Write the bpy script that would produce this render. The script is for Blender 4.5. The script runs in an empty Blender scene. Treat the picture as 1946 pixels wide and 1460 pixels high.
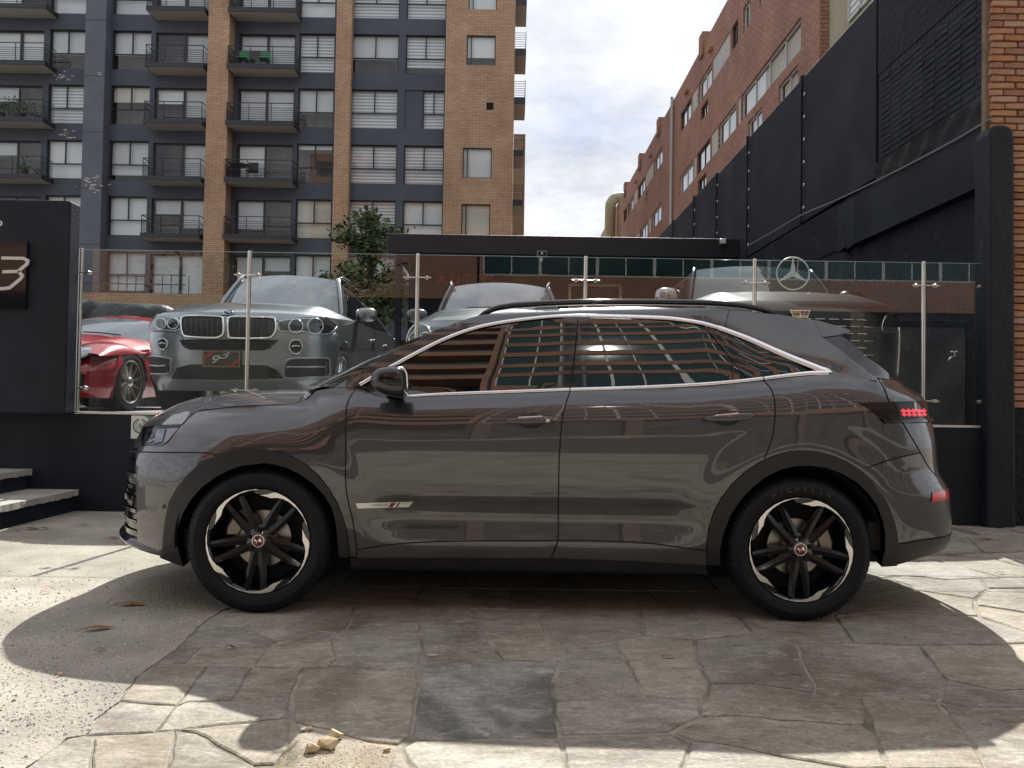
import bpy, bmesh, math, random
from mathutils import Vector, Matrix
from mathutils.geometry import delaunay_2d_cdt
R = math.radians
random.seed(7)
sc = bpy.context.scene
col = sc.collection

# ---------------------------------------------------------------- camera
F_PX, CX, CY = 1462.0, 973.0, 730.0
EYE = Vector((0, 0, 1.09))
PITCH = math.atan(32 / 1462); ROLL = 0.0158
fwd = Vector((0, math.cos(PITCH), math.sin(PITCH)))
up0 = Vector((0, -math.sin(PITCH), math.cos(PITCH)))
yaw = -3 / 1462.0
fwd = Matrix.Rotation(-yaw * 0, 3, 'Z') @ fwd
rgt = Vector((1, 0, 0)) * math.cos(ROLL) + up0 * math.sin(ROLL)
upv = up0 * math.cos(ROLL) - Vector((1, 0, 0)) * math.sin(ROLL)
cam_d = bpy.data.cameras.new('camera'); cam = bpy.data.objects.new('camera', cam_d)
col.objects.link(cam); sc.camera = cam
cam_d.sensor_fit = 'HORIZONTAL'; cam_d.sensor_width = 36.0
cam_d.lens = 36.0 * F_PX / 1946.0
cam_d.clip_start = 0.05; cam_d.clip_end = 2000
mw = Matrix((rgt, upv, -fwd)).transposed().to_4x4(); mw.translation = EYE
cam.matrix_world = mw

# ---------------------------------------------------------------- sky, sun, exposure
SUN = Vector((0.14, 1.06, 1.0)).normalized()
w = bpy.data.worlds.new('World'); sc.world = w; w.use_nodes = True
nt = w.node_tree; nt.nodes.clear()
def wn(t, **k):
    n = nt.nodes.new(t)
    for a, b in k.items(): setattr(n, a, b)
    return n
wout = wn('ShaderNodeOutputWorld'); wbg = wn('ShaderNodeBackground')
sky = wn('ShaderNodeTexSky', sky_type='NISHITA', sun_disc=False)
sky.sun_elevation = math.asin(SUN.z); sky.sun_rotation = math.atan2(SUN.x, SUN.y)
sky.altitude = 2500; sky.air_density = 1.0; sky.dust_density = 1.5
tc = wn('ShaderNodeTexCoord')
sep = wn('ShaderNodeSeparateXYZ'); nt.links.new(tc.outputs['Generated'], sep.inputs[0])
zp = wn('ShaderNodeMath', operation='ADD'); zp.inputs[1].default_value = 0.18; nt.links.new(sep.outputs[2], zp.inputs[0])
zm = wn('ShaderNodeMath', operation='MAXIMUM'); zm.inputs[1].default_value = 0.12; nt.links.new(zp.outputs[0], zm.inputs[0])
dx = wn('ShaderNodeMath', operation='DIVIDE'); dy = wn('ShaderNodeMath', operation='DIVIDE')
nt.links.new(sep.outputs[0], dx.inputs[0]); nt.links.new(zm.outputs[0], dx.inputs[1])
nt.links.new(sep.outputs[1], dy.inputs[0]); nt.links.new(zm.outputs[0], dy.inputs[1])
cmb = wn('ShaderNodeCombineXYZ'); nt.links.new(dx.outputs[0], cmb.inputs[0]); nt.links.new(dy.outputs[0], cmb.inputs[1])
cmb.inputs[2].default_value = 3.7
n1 = wn('ShaderNodeTexNoise'); n1.inputs['Scale'].default_value = 1.25; n1.inputs['Detail'].default_value = 9; n1.inputs['Roughness'].default_value = 0.56
n2 = wn('ShaderNodeTexNoise'); n2.inputs['Scale'].default_value = 2.4; n2.inputs['Detail'].default_value = 8; n2.inputs['Roughness'].default_value = 0.6
nt.links.new(cmb.outputs[0], n1.inputs['Vector']); nt.links.new(cmb.outputs[0], n2.inputs['Vector'])
r1 = wn('ShaderNodeValToRGB'); r1.color_ramp.elements[0].position = 0.14; r1.color_ramp.elements[1].position = 0.42
nt.links.new(n1.outputs[0], r1.inputs[0])
r2 = wn('ShaderNodeValToRGB')
r2.color_ramp.elements[0].position = 0.32; r2.color_ramp.elements[0].color = (3.9, 4.15, 4.75, 1)
r2.color_ramp.elements[1].position = 0.68; r2.color_ramp.elements[1].color = (7.6, 7.75, 8.0, 1)
nt.links.new(n2.outputs[0], r2.inputs[0])
mx = wn('ShaderNodeMix', data_type='RGBA')
nt.links.new(r1.outputs[0], mx.inputs['Factor'])
nt.links.new(sky.outputs[0], mx.inputs['A']); nt.links.new(r2.outputs[0], mx.inputs['B'])
nt.links.new(mx.outputs['Result'], wbg.inputs['Color'])
wbg.inputs['Strength'].default_value = 0.096
nt.links.new(wbg.outputs[0], wout.inputs[0])

sl = bpy.data.lights.new('sun', 'SUN'); sl.energy = 5.0; sl.angle = R(0.53); sl.color = (1.0, 0.965, 0.91)
so = bpy.data.objects.new('sun', sl); col.objects.link(so)
so.rotation_euler = SUN.to_track_quat('Z', 'Y').to_euler(); so.location = (6, 46, 44)
vs = sc.view_settings
vs.view_transform = 'Standard'; vs.look = 'None'; vs.gamma = 1.0; vs.use_curve_mapping = False
vs.exposure = 0.70
sc.cycles.use_denoising = True
sc.cycles.max_bounces = 10; sc.cycles.diffuse_bounces = 4; sc.cycles.glossy_bounces = 5
sc.cycles.transmission_bounces = 6; sc.cycles.transparent_max_bounces = 14
sc.cycles.caustics_reflective = False; sc.cycles.caustics_refractive = False
sc.cycles.sample_clamp_indirect = 6.0

# ---------------------------------------------------------------- helpers
def P(u, v, d):
    """photo pixel -> world point at distance y = d"""
    k = fwd + rgt * ((u - CX) / F_PX) - upv * ((v - CY) / F_PX)
    return EYE + k * (d / k.y)
def G(u, v, z=0.0):
    """photo pixel -> point on the plane of height z"""
    k = fwd + rgt * ((u - CX) / F_PX) - upv * ((v - CY) / F_PX)
    return EYE + k * ((z - EYE.z) / k.z)
def PX(u, v, X):
    """photo pixel -> point on the plane x = X"""
    k = fwd + rgt * ((u - CX) / F_PX) - upv * ((v - CY) / F_PX)
    return EYE + k * (X / k.x)

MATS = {}
def mat(name, c=(0.5, 0.5, 0.5), c2=None, rough=0.5, metal=0.0, scale=4.0, detail=6, contrast=(0.35, 0.65),
        bump=0.0, bscale=40.0, bdist=0.01, coat=0.0, ior=1.5, spec=None, rvar=0.0, emit=None, estr=0.0, stretch=(1, 1, 1),
        world=False, rand=0.0, c3=None, s3=1.2, p3=(0.52, 0.66), sheen=0.0, fleck=None):
    if name in MATS: return MATS[name]
    m = bpy.data.materials.new(name); m.use_nodes = True; MATS[name] = m
    t = m.node_tree; b = t.nodes['Principled BSDF']
    b.inputs['Base Color'].default_value = (*c, 1); b.inputs['Roughness'].default_value = rough
    b.inputs['Metallic'].default_value = metal; b.inputs['IOR'].default_value = ior
    b.inputs['Coat Weight'].default_value = coat; b.inputs['Coat Roughness'].default_value = 0.02
    if spec is not None: b.inputs['Specular IOR Level'].default_value = spec
    if emit: b.inputs['Emission Color'].default_value = (*emit, 1); b.inputs['Emission Strength'].default_value = estr
    L = t.links.new
    if world:
        g = t.nodes.new('ShaderNodeNewGeometry'); src = g.outputs['Position']
    else:
        g = t.nodes.new('ShaderNodeTexCoord'); src = g.outputs['Object']
    mp = t.nodes.new('ShaderNodeMapping'); mp.inputs['Scale'].default_value = stretch; L(src, mp.inputs['Vector'])
    colout = None
    if c2 is not None:
        n = t.nodes.new('ShaderNodeTexNoise'); n.inputs['Scale'].default_value = scale; n.inputs['Detail'].default_value = detail
        n.inputs['Roughness'].default_value = 0.62
        L(mp.outputs[0], n.inputs['Vector'])
        rr = t.nodes.new('ShaderNodeValToRGB')
        rr.color_ramp.elements[0].position = contrast[0]; rr.color_ramp.elements[0].color = (*c, 1)
        rr.color_ramp.elements[1].position = contrast[1]; rr.color_ramp.elements[1].color = (*c2, 1)
        L(n.outputs[0], rr.inputs[0]); colout = rr.outputs[0]
        if rvar:
            mr = t.nodes.new('ShaderNodeMapRange'); mr.inputs['To Min'].default_value = rough - rvar; mr.inputs['To Max'].default_value = rough + rvar
            L(n.outputs[0], mr.inputs[0]); L(mr.outputs[0], b.inputs['Roughness'])
    if c3 is not None:
        n3 = t.nodes.new('ShaderNodeTexNoise'); n3.inputs['Scale'].default_value = s3; n3.inputs['Detail'].default_value = 5
        L(mp.outputs[0], n3.inputs['Vector'])
        r3 = t.nodes.new('ShaderNodeValToRGB'); r3.color_ramp.elements[0].position = p3[0]; r3.color_ramp.elements[1].position = p3[1]
        L(n3.outputs[0], r3.inputs[0])
        x3 = t.nodes.new('ShaderNodeMix'); x3.data_type = 'RGBA'; L(r3.outputs[0], x3.inputs['Factor'])
        if colout: L(colout, x3.inputs['A'])
        else: x3.inputs['A'].default_value = (*c, 1)
        x3.inputs['B'].default_value = (*c3, 1); colout = x3.outputs['Result']
    if fleck is not None:                                  # (colour, scale, threshold)
        v = t.nodes.new('ShaderNodeTexVoronoi'); v.inputs['Scale'].default_value = fleck[1]; L(mp.outputs[0], v.inputs['Vector'])
        sv = t.nodes.new('ShaderNodeSeparateColor'); L(v.outputs['Color'], sv.inputs[0])
        gt = t.nodes.new('ShaderNodeMath'); gt.operation = 'GREATER_THAN'; gt.inputs[1].default_value = fleck[2]; L(sv.outputs[0], gt.inputs[0])
        x4 = t.nodes.new('ShaderNodeMix'); x4.data_type = 'RGBA'; L(gt.outputs[0], x4.inputs['Factor'])
        if colout: L(colout, x4.inputs['A'])
        else: x4.inputs['A'].default_value = (*c, 1)
        x4.inputs['B'].default_value = (*fleck[0], 1); colout = x4.outputs['Result']
    if rand:
        oi = t.nodes.new('ShaderNodeObjectInfo'); hs = t.nodes.new('ShaderNodeHueSaturation')
        mr = t.nodes.new('ShaderNodeMapRange'); mr.inputs['To Min'].default_value = 1 - rand; mr.inputs['To Max'].default_value = 1 + rand
        L(oi.outputs['Random'], mr.inputs[0]); L(mr.outputs[0], hs.inputs['Value'])
        m2 = t.nodes.new('ShaderNodeMapRange'); m2.inputs['To Min'].default_value = 0.82; m2.inputs['To Max'].default_value = 1.08
        mm = t.nodes.new('ShaderNodeMath'); mm.operation = 'FRACT'
        ml = t.nodes.new('ShaderNodeMath'); ml.operation = 'MULTIPLY'; ml.inputs[1].default_value = 7.31
        L(oi.outputs['Random'], ml.inputs[0]); L(ml.outputs[0], mm.inputs[0]); L(mm.outputs[0], m2.inputs[0]); L(m2.outputs[0], hs.inputs['Saturation'])
        if colout: L(colout, hs.inputs['Color'])
        else: hs.inputs['Color'].default_value = (*c, 1)
        colout = hs.outputs[0]
    if colout: L(colout, b.inputs['Base Color'])
    if bump:
        n = t.nodes.new('ShaderNodeTexNoise'); n.inputs['Scale'].default_value = bscale; n.inputs['Detail'].default_value = 7
        L(mp.outputs[0], n.inputs['Vector'])
        bp = t.nodes.new('ShaderNodeBump'); bp.inputs['Strength'].default_value = bump; bp.inputs['Distance'].default_value = bdist
        L(n.outputs[0], bp.inputs['Height']); L(bp.outputs[0], b.inputs['Normal'])
    return m

def brick_mat(name, c1, c2, mortar, axis='x', bw=0.25, bh=0.07, ms=0.012, dirt=(0.5, 0.8), bump=0.5, soldier=False):
    if name in MATS: return MATS[name]
    m = bpy.data.materials.new(name); m.use_nodes = True; MATS[name] = m
    t = m.node_tree; b = t.nodes['Principled BSDF']; L = t.links.new
    b.inputs['Roughness'].default_value = 0.85
    g = t.nodes.new('ShaderNodeNewGeometry'); s = t.nodes.new('ShaderNodeSeparateXYZ'); L(g.outputs['Position'], s.inputs[0])
    cb = t.nodes.new('ShaderNodeCombineXYZ'); L(s.outputs[0 if axis == 'x' else 1], cb.inputs[0]); L(s.outputs[2], cb.inputs[1])
    br = t.nodes.new('ShaderNodeTexBrick'); L(cb.outputs[0], br.inputs['Vector'])
    br.inputs['Scale'].default_value = 1.0; br.inputs['Brick Width'].default_value = bw; br.inputs['Row Height'].default_value = bh
    br.inputs['Mortar Size'].default_value = ms; br.inputs['Mortar Smooth'].default_value = 0.2; br.inputs['Bias'].default_value = 0.0
    br.inputs['Color1'].default_value = (*c1, 1); br.inputs['Color2'].default_value = (*c2, 1); br.inputs['Mortar'].default_value = (*mortar, 1)
    n = t.nodes.new('ShaderNodeTexNoise'); n.inputs['Scale'].default_value = 0.55; n.inputs['Detail'].default_value = 8; n.inputs['Roughness'].default_value = 0.7
    L(g.outputs['Position'], n.inputs['Vector'])
    mr = t.nodes.new('ShaderNodeMapRange'); mr.inputs['From Min'].default_value = 0.3; mr.inputs['From Max'].default_value = 0.7
    mr.inputs['To Min'].default_value = 0.72; mr.inputs['To Max'].default_value = 1.12; L(n.outputs[0], mr.inputs[0])
    mu = t.nodes.new('ShaderNodeMix'); mu.data_type = 'RGBA'; mu.blend_type = 'MULTIPLY'; mu.inputs['Factor'].default_value = 1
    L(br.outputs['Color'], mu.inputs['A']); L(mr.outputs[0], mu.inputs['B']); L(mu.outputs['Result'], b.inputs['Base Color'])
    bp = t.nodes.new('ShaderNodeBump'); bp.inputs['Strength'].default_value = bump; bp.inputs['Distance'].default_value = 0.01; bp.invert = True
    L(br.outputs['Fac'], bp.inputs['Height']); L(bp.outputs[0], b.inputs['Normal'])
    return m

def glass_mat(name, tint=(0.93, 0.97, 0.96), ior=1.5, boost=1.0, rough=0.0):
    """thin sheet of glass: Fresnel reflection over a straight-through tint"""
    if name in MATS: return MATS[name]
    m = bpy.data.materials.new(name); m.use_nodes = True; MATS[name] = m
    t = m.node_tree; t.nodes.clear(); L = t.links.new
    o = t.nodes.new('ShaderNodeOutputMaterial'); mx = t.nodes.new('ShaderNodeMixShader')
    tr = t.nodes.new('ShaderNodeBsdfTransparent'); tr.inputs[0].default_value = (*tint, 1)
    gl = t.nodes.new('ShaderNodeBsdfGlossy'); gl.inputs['Roughness'].default_value = rough
    fr = t.nodes.new('ShaderNodeFresnel')
    ge = t.nodes.new('ShaderNodeNewGeometry'); mi = t.nodes.new('ShaderNodeMapRange')   # the same ratio on both faces of the sheet
    mi.inputs['To Min'].default_value = ior; mi.inputs['To Max'].default_value = 1.0 / ior
    L(ge.outputs['Backfacing'], mi.inputs[0]); L(mi.outputs[0], fr.inputs['IOR'])
    mu = t.nodes.new('ShaderNodeMath'); mu.operation = 'MULTIPLY'; mu.inputs[1].default_value = boost; mu.use_clamp = True
    L(fr.outputs[0], mu.inputs[0]); L(mu.outputs[0], mx.inputs[0]); L(tr.outputs[0], mx.inputs[1]); L(gl.outputs[0], mx.inputs[2])
    L(mx.outputs[0], o.inputs[0])
    return m

WL = {}                                                  # object -> world position at build time
def wloc(p): return WL.get(p.name, Vector((0, 0, 0))) if p else Vector((0, 0, 0))
def tag(o, label=None, cat=None, group=None, kind=None):
    if label: o['label'] = label
    if cat: o['category'] = cat
    if group: o['group'] = group
    if kind: o['kind'] = kind
    return o
def thing(name, label, cat, loc=(0, 0, 0), group=None):
    o = bpy.data.objects.new(name, None); col.objects.link(o); o.location = loc; o.empty_display_size = 0.2
    WL[o.name] = Vector(loc); return tag(o, label, cat, group)

class MB:
    def __init__(s): s.v = []; s.f = []; s.n = None
    def add(s, vs, fs):
        k = len(s.v); s.v += [Vector(p) for p in vs]; s.f += [[k + i for i in f] for f in fs]; return s
    def box(s, x0, x1, y0, y1, z0, z1):
        return s.add([(x0, y0, z0), (x1, y0, z0), (x1, y1, z0), (x0, y1, z0), (x0, y0, z1), (x1, y0, z1), (x1, y1, z1), (x0, y1, z1)],
                     [(0, 3, 2, 1), (4, 5, 6, 7), (0, 1, 5, 4), (1, 2, 6, 5), (2, 3, 7, 6), (3, 0, 4, 7)])
    def tube(s, pts, r, n=8, caps=True):
        pts = [Vector(p) for p in pts]; rings = []
        rr = r if isinstance(r, (list, tuple)) else [r] * len(pts)
        prev = None
        for i, p in enumerate(pts):
            d = (pts[min(i + 1, len(pts) - 1)] - pts[max(i - 1, 0)]).normalized()
            a = d.orthogonal().normalized() if prev is None else (prev - d * prev.dot(d)).normalized()
            prev = a; b = d.cross(a)
            rings.append([p + (a * math.cos(2 * math.pi * k / n) + b * math.sin(2 * math.pi * k / n)) * rr[i] for k in range(n)])
        vs = [q for rg in rings for q in rg]; fs = []
        for i in range(len(pts) - 1):
            for k in range(n):
                fs.append((i * n + k, i * n + (k + 1) % n, (i + 1) * n + (k + 1) % n, (i + 1) * n + k))
        if caps: fs.append(tuple(range(n))[::-1]); fs.append(tuple((len(pts) - 1) * n + k for k in range(n)))
        return s.add(vs, fs)
    def grid(s, rows, close=False):
        m = len(rows[0]); vs = [q for r in rows for q in r]; fs = []
        for i in range(len(rows) - 1):
            for k in range(m if close else m - 1):
                fs.append((i * m + k, i * m + (k + 1) % m, (i + 1) * m + (k + 1) % m, (i + 1) * m + k))
        return s.add(vs, fs)
    def lathe(s, prof, c, axis='y', n=48):
        """prof: list of (r, t); t runs along the axis"""
        rows = []
        for r, t in prof:
            ring = []
            for k in range(n):
                a = 2 * math.pi * k / n
                if axis == 'y': q = (c[0] + r * math.cos(a), c[1] + t, c[2] + r * math.sin(a))
                elif axis == 'z': q = (c[0] + r * math.cos(a), c[1] + r * math.sin(a), c[2] + t)
                else: q = (c[0] + t, c[1] + r * math.cos(a), c[2] + r * math.sin(a))
                ring.append(q)
            rows.append(ring)
        return s.grid(rows, True)
    def prism(s, poly, mapf, t0, t1):
        """poly of 2d points, mapf(a, b, t) -> 3d"""
        n = len(poly)
        vs = [mapf(a, b, t0) for a, b in poly] + [mapf(a, b, t1) for a, b in poly]
        fs = [tuple(range(n)), tuple(range(2 * n - 1, n - 1, -1))]
        for k in range(n): fs.append((k, k + n, (k + 1) % n + n, (k + 1) % n))
        return s.add(vs, fs)
    def build(s, name, m, parent=None, smooth=False, bevel=0.0, bseg=2, fixn=False, normals=None, subd=0, base=False, angle=None):
        vs = s.v
        lo = Vector((min(p.x for p in vs), min(p.y for p in vs), min(p.z for p in vs)))
        hi = Vector((max(p.x for p in vs), max(p.y for p in vs), max(p.z for p in vs)))
        c = (lo + hi) / 2
        if base: c.z = lo.z
        me = bpy.data.meshes.new(name); me.from_pydata([tuple(p - c) for p in vs], [], s.f)
        if fixn:
            bm = bmesh.new(); bm.from_mesh(me); bmesh.ops.recalc_face_normals(bm, faces=bm.faces); bm.to_mesh(me); bm.free()
        me.update()
        if smooth: me.polygons.foreach_set('use_smooth', [True] * len(me.polygons))
        if m: me.materials.append(m)
        if normals: me.normals_split_custom_set_from_vertices([tuple(q) for q in normals])
        o = bpy.data.objects.new(name, me); col.objects.link(o)
        WL[o.name] = c
        if parent is not None: o.parent = parent; o.location = c - wloc(parent)
        else: o.location = c
        if angle is not None:
            me.polygons.foreach_set('use_smooth', [True] * len(me.polygons)); me.set_sharp_from_angle(angle=R(angle))
        if bevel:
            bv = o.modifiers.new('bevel', 'BEVEL'); bv.width = bevel; bv.segments = bseg; bv.limit_method = 'ANGLE'; bv.angle_limit = R(35)
        if subd:
            sb = o.modifiers.new('subdivision', 'SUBSURF'); sb.levels = subd; sb.render_levels = subd
        return o
def copy_tree(o, parent=None, dloc=None):
    c = o.copy(); col.objects.link(c); c.parent = parent
    if dloc is not None: c.location = o.location + Vector(dloc)
    for ch in o.children: copy_tree(ch, c)
    return c
def spline(pts, n=8, closed=False):
    """Catmull-Rom through 2d/3d points"""
    pts = [Vector(p) for p in pts]; out = []; N = len(pts)
    for i in range(N if closed else N - 1):
        if closed: p0, p1, p2, p3 = pts[(i - 1) % N], pts[i], pts[(i + 1) % N], pts[(i + 2) % N]
        else: p0, p1, p2, p3 = pts[max(i - 1, 0)], pts[i], pts[i + 1], pts[min(i + 2, N - 1)]
        for k in range(n):
            t = k / n
            out.append(0.5 * ((2 * p1) + (p2 - p0) * t + (2 * p0 - 5 * p1 + 4 * p2 - p3) * t * t + (3 * p1 - p0 - 3 * p2 + p3) * t ** 3))
    if not closed: out.append(pts[-1])
    return out
class Interp:
    """monotone (PCHIP) curve through (x, y)"""
    def __init__(s, pts):
        s.x = [p[0] for p in pts]; s.y = [p[1] for p in pts]; n = len(pts)
        h = [s.x[i + 1] - s.x[i] for i in range(n - 1)]; dl = [(s.y[i + 1] - s.y[i]) / h[i] for i in range(n - 1)]
        d = [0] * n
        for i in range(1, n - 1):
            if dl[i - 1] * dl[i] > 0:
                w1 = 2 * h[i] + h[i - 1]; w2 = h[i] + 2 * h[i - 1]; d[i] = (w1 + w2) / (w1 / dl[i - 1] + w2 / dl[i])
        d[0] = dl[0]; d[-1] = dl[-1]; s.d = d; s.h = h; s.dl = dl
    def __call__(s, x):
        if x <= s.x[0]: return s.y[0] + s.d[0] * 0 * (x - s.x[0])
        if x >= s.x[-1]: return s.y[-1]
        import bisect
        i = bisect.bisect_right(s.x, x) - 1
        t = (x - s.x[i]) / s.h[i]; h = s.h[i]
        return ((2 * t ** 3 - 3 * t * t + 1) * s.y[i] + (t ** 3 - 2 * t * t + t) * h * s.d[i]
                + (-2 * t ** 3 + 3 * t * t) * s.y[i + 1] + (t ** 3 - t * t) * h * s.d[i + 1])
def resample(poly, step):
    out = []
    n = len(poly)
    for i in range(n):
        a = Vector(poly[i]); b = Vector(poly[(i + 1) % n]); k = max(1, int((b - a).length / step + 0.5))
        for j in range(k): out.append(a + (b - a) * (j / k))
    return out
def inside(p, poly):
    x, y = p; c = False; n = len(poly); j = n - 1
    for i in range(n):
        xi, yi = poly[i][0], poly[i][1]; xj, yj = poly[j][0], poly[j][1]
        if (yi > y) != (yj > y) and x < (xj - xi) * (y - yi) / (yj - yi) + xi: c = not c
        j = i
    return c
def fill(poly, step):
    """triangulate a 2d polygon with interior points -> (points, tris)"""
    b = resample(poly, step); n = len(b)
    lo = Vector((min(p[0] for p in b), min(p[1] for p in b))); hi = Vector((max(p[0] for p in b), max(p[1] for p in b)))
    pts = [Vector((p[0], p[1])) for p in b]
    segs = [(b[i], b[(i + 1) % n]) for i in range(n)]
    a = math.floor(lo.x / step) * step; r = 0
    while a < hi.x:
        c = math.floor(lo.y / step) * step
        while c < hi.y:
            q = Vector((a, c))
            if inside(q, b) and min(((s0[0] - a) ** 2 + (s0[1] - c) ** 2) for s0, _ in segs) > (0.45 * step) ** 2: pts.append(q)
            c += step
        a += step; r += 1
    res = delaunay_2d_cdt(pts, [(i, (i + 1) % n) for i in range(n)], [list(range(n))], 1, 1e-7)
    return res[0], [list(f) for f in res[2]]
def text_mesh(txt, size, depth=0.0, bold=False, shear=0.0, space=1.0):
    cu = bpy.data.curves.new('lettering', 'FONT'); cu.body = txt; cu.size = size; cu.extrude = depth; cu.align_x = 'CENTER'; cu.align_y = 'CENTER'
    cu.shear = shear; cu.space_character = space; cu.resolution_u = 4
    if bold: cu.offset = size * 0.02
    o = bpy.data.objects.new('lettering', cu); col.objects.link(o)
    dg = bpy.context.evaluated_depsgraph_get(); dg.update()
    me = bpy.data.meshes.new_from_object(o.evaluated_get(dg)); bpy.data.objects.remove(o); bpy.data.curves.remove(cu)
    return me
def put_text(name, txt, size, m, origin, xdir, ydir, parent=None, depth=0.002, bold=False, shear=0.0, space=1.0, mirror=False):
    me = text_mesh(txt, size, depth, bold, shear, space); me.name = name; me.materials.clear(); me.materials.append(m)
    X = Vector(xdir).normalized(); Y = Vector(ydir).normalized(); Z = X.cross(Y)
    if mirror: X = -X
    for v in me.vertices: v.co = X * v.co.x + Y * v.co.y + Z * v.co.z
    o = bpy.data.objects.new(name, me); col.objects.link(o); WL[o.name] = Vector(origin)
    if parent: o.parent = parent; o.location = Vector(origin) - wloc(parent)
    else: o.location = origin
    return o
# ================================================================ SETTING
# ---------------------------------------------------------------- materials of the place
m_black = mat('black_wall_paint', (0.0055, 0.0085, 0.0165), (0.0095, 0.0140, 0.0245), rough=0.6, scale=1.2, bump=0.5, bscale=50, bdist=0.008, world=True, rvar=0.12, spec=.28, c3=(.021, .027, .040), s3=.9, p3=(.46, .72))
m_black2 = mat('black_rough_render', (0.007, 0.010, 0.0175), (0.013, 0.017, 0.027), rough=0.7, spec=.25, scale=3.0, bump=0.8, bscale=14, bdist=0.03, world=True,
               c3=(0.03, 0.032, 0.038), s3=2.2, p3=(0.6, 0.78))
m_steel = mat('brushed_steel', (0.62, 0.58, 0.52), rough=0.28, metal=1.0, bump=0.05, bscale=200)
m_chrome = mat('chrome', (0.82, 0.83, 0.85), rough=0.06, metal=1.0)
m_conc = mat('weathered_concrete', (0.30, 0.27, 0.22), (0.46, 0.42, 0.35), rough=0.9, scale=2.3, bump=0.7, bscale=55, bdist=0.012, world=True,
             c3=(0.20, 0.18, 0.15), s3=0.9, p3=(0.5, 0.72), fleck=((0.24, 0.22, 0.19), 190, 0.90))
m_step = mat('step_slab_concrete', (0.34, 0.32, 0.28), (0.48, 0.46, 0.42), rough=0.85, scale=4, bump=0.6, bscale=70, world=True)
m_sand = mat('sandy_mortar', (0.24, 0.21, 0.165), (0.37, 0.335, 0.27), rough=0.95, scale=9, bump=0.8, bscale=90, bdist=0.01, world=True, c3=(0.13, 0.125, 0.085), s3=2.8, p3=(0.5, 0.62))
def stone_mat(nm, a, b, stain, wet=None):
    m = bpy.data.materials.new(nm); m.use_nodes = True; MATS[nm] = m
    t = m.node_tree; bs = t.nodes['Principled BSDF']; L = t.links.new; bs.inputs['Roughness'].default_value = 0.75
    g = t.nodes.new('ShaderNodeNewGeometry')
    def noise(sc, det, st=(1, 1, 1), dis=0.0, ro=.6):
        mp = t.nodes.new('ShaderNodeMapping'); mp.inputs['Scale'].default_value = st; L(g.outputs['Position'], mp.inputs[0])
        n = t.nodes.new('ShaderNodeTexNoise'); n.inputs['Scale'].default_value = sc; n.inputs['Detail'].default_value = det; n.inputs['Distortion'].default_value = dis; n.inputs['Roughness'].default_value = ro
        L(mp.outputs[0], n.inputs['Vector']); return n.outputs[0]
    def ramp(src, p0, p1, c0=(0, 0, 0), c1=(1, 1, 1)):
        r = t.nodes.new('ShaderNodeValToRGB'); e = r.color_ramp.elements; e[0].position = p0; e[1].position = p1; e[0].color = (*c0, 1); e[1].color = (*c1, 1); L(src, r.inputs[0]); return r.outputs[0]
    def mixc(f, A, B, k=1.0, mode='MIX'):
        x = t.nodes.new('ShaderNodeMix'); x.data_type = 'RGBA'; x.blend_type = mode
        if isinstance(f, float): x.inputs['Factor'].default_value = f
        else:
            mu = t.nodes.new('ShaderNodeMath'); mu.operation = 'MULTIPLY'; mu.inputs[1].default_value = k; L(f, mu.inputs[0]); L(mu.outputs[0], x.inputs['Factor'])
        for s_, nm_ in ((A, 'A'), (B, 'B')):
            if isinstance(s_, tuple): x.inputs[nm_].default_value = (*s_, 1)
            else: L(s_, x.inputs[nm_])
        return x.outputs['Result']
    oi = t.nodes.new('ShaderNodeObjectInfo')
    c = ramp(noise(1.7, 9, (1, 1.8, 1), 1.1), .30, .70, a, b)
    c = mixc(ramp(noise(1.05, 9, (1, 1, 1), .8, .68), .47, .62), c, stain, .85)                                          # brown stains
    if wet is not None: c = mixc(ramp(noise(wet, 8, (1, 1, 1), 1.2), .47, .58), c, (.11, .11, .097), .75)
    c = mixc(1.0, c, ramp(noise(9, 12, (1, 2.0, 1), .9, .72), .30, .68, (.55, .54, .52), (1.14, 1.14, 1.13)), mode='MULTIPLY')
    c = mixc(1.0, c, ramp(noise(55, 8, (1, 1.6, 1), .4, .75), .30, .66, (.55, .54, .53), (1.18, 1.18, 1.18)), mode='MULTIPLY')
    c = mixc(ramp(noise(6.5, 12, (1, 3.2, 1), 1.8, .75), .56, .66), c, tuple(min(.66, q * 1.4) for q in b), .55)         # pale scuffs
    c = mixc(ramp(noise(75, 3), .64, .70), c, tuple(q * .40 for q in a), .75)                                           # pits
    c = mixc(ramp(noise(7, 8, (1, 1.5, 1), 2.5), .61, .66), c, (.19, .19, .18), .5)                                      # grey blotches
    hs = t.nodes.new('ShaderNodeHueSaturation'); mr = t.nodes.new('ShaderNodeMapRange'); mr.inputs['To Min'].default_value = .88; mr.inputs['To Max'].default_value = 1.10
    L(oi.outputs['Random'], mr.inputs[0]); L(mr.outputs[0], hs.inputs['Value']); hs.inputs['Saturation'].default_value = .95; L(c, hs.inputs['Color']); L(hs.outputs[0], bs.inputs['Base Color'])
    b1 = t.nodes.new('ShaderNodeBump'); b1.inputs['Strength'].default_value = .8; b1.inputs['Distance'].default_value = .012; L(noise(6, 10, (1, 2.4, 1), .8, .65), b1.inputs['Height'])
    b2 = t.nodes.new('ShaderNodeBump'); b2.inputs['Strength'].default_value = .6; b2.inputs['Distance'].default_value = .004; L(noise(45, 8), b2.inputs['Height']); L(b1.outputs[0], b2.inputs['Normal']); L(b2.outputs[0], bs.inputs['Normal'])
    return m
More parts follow.
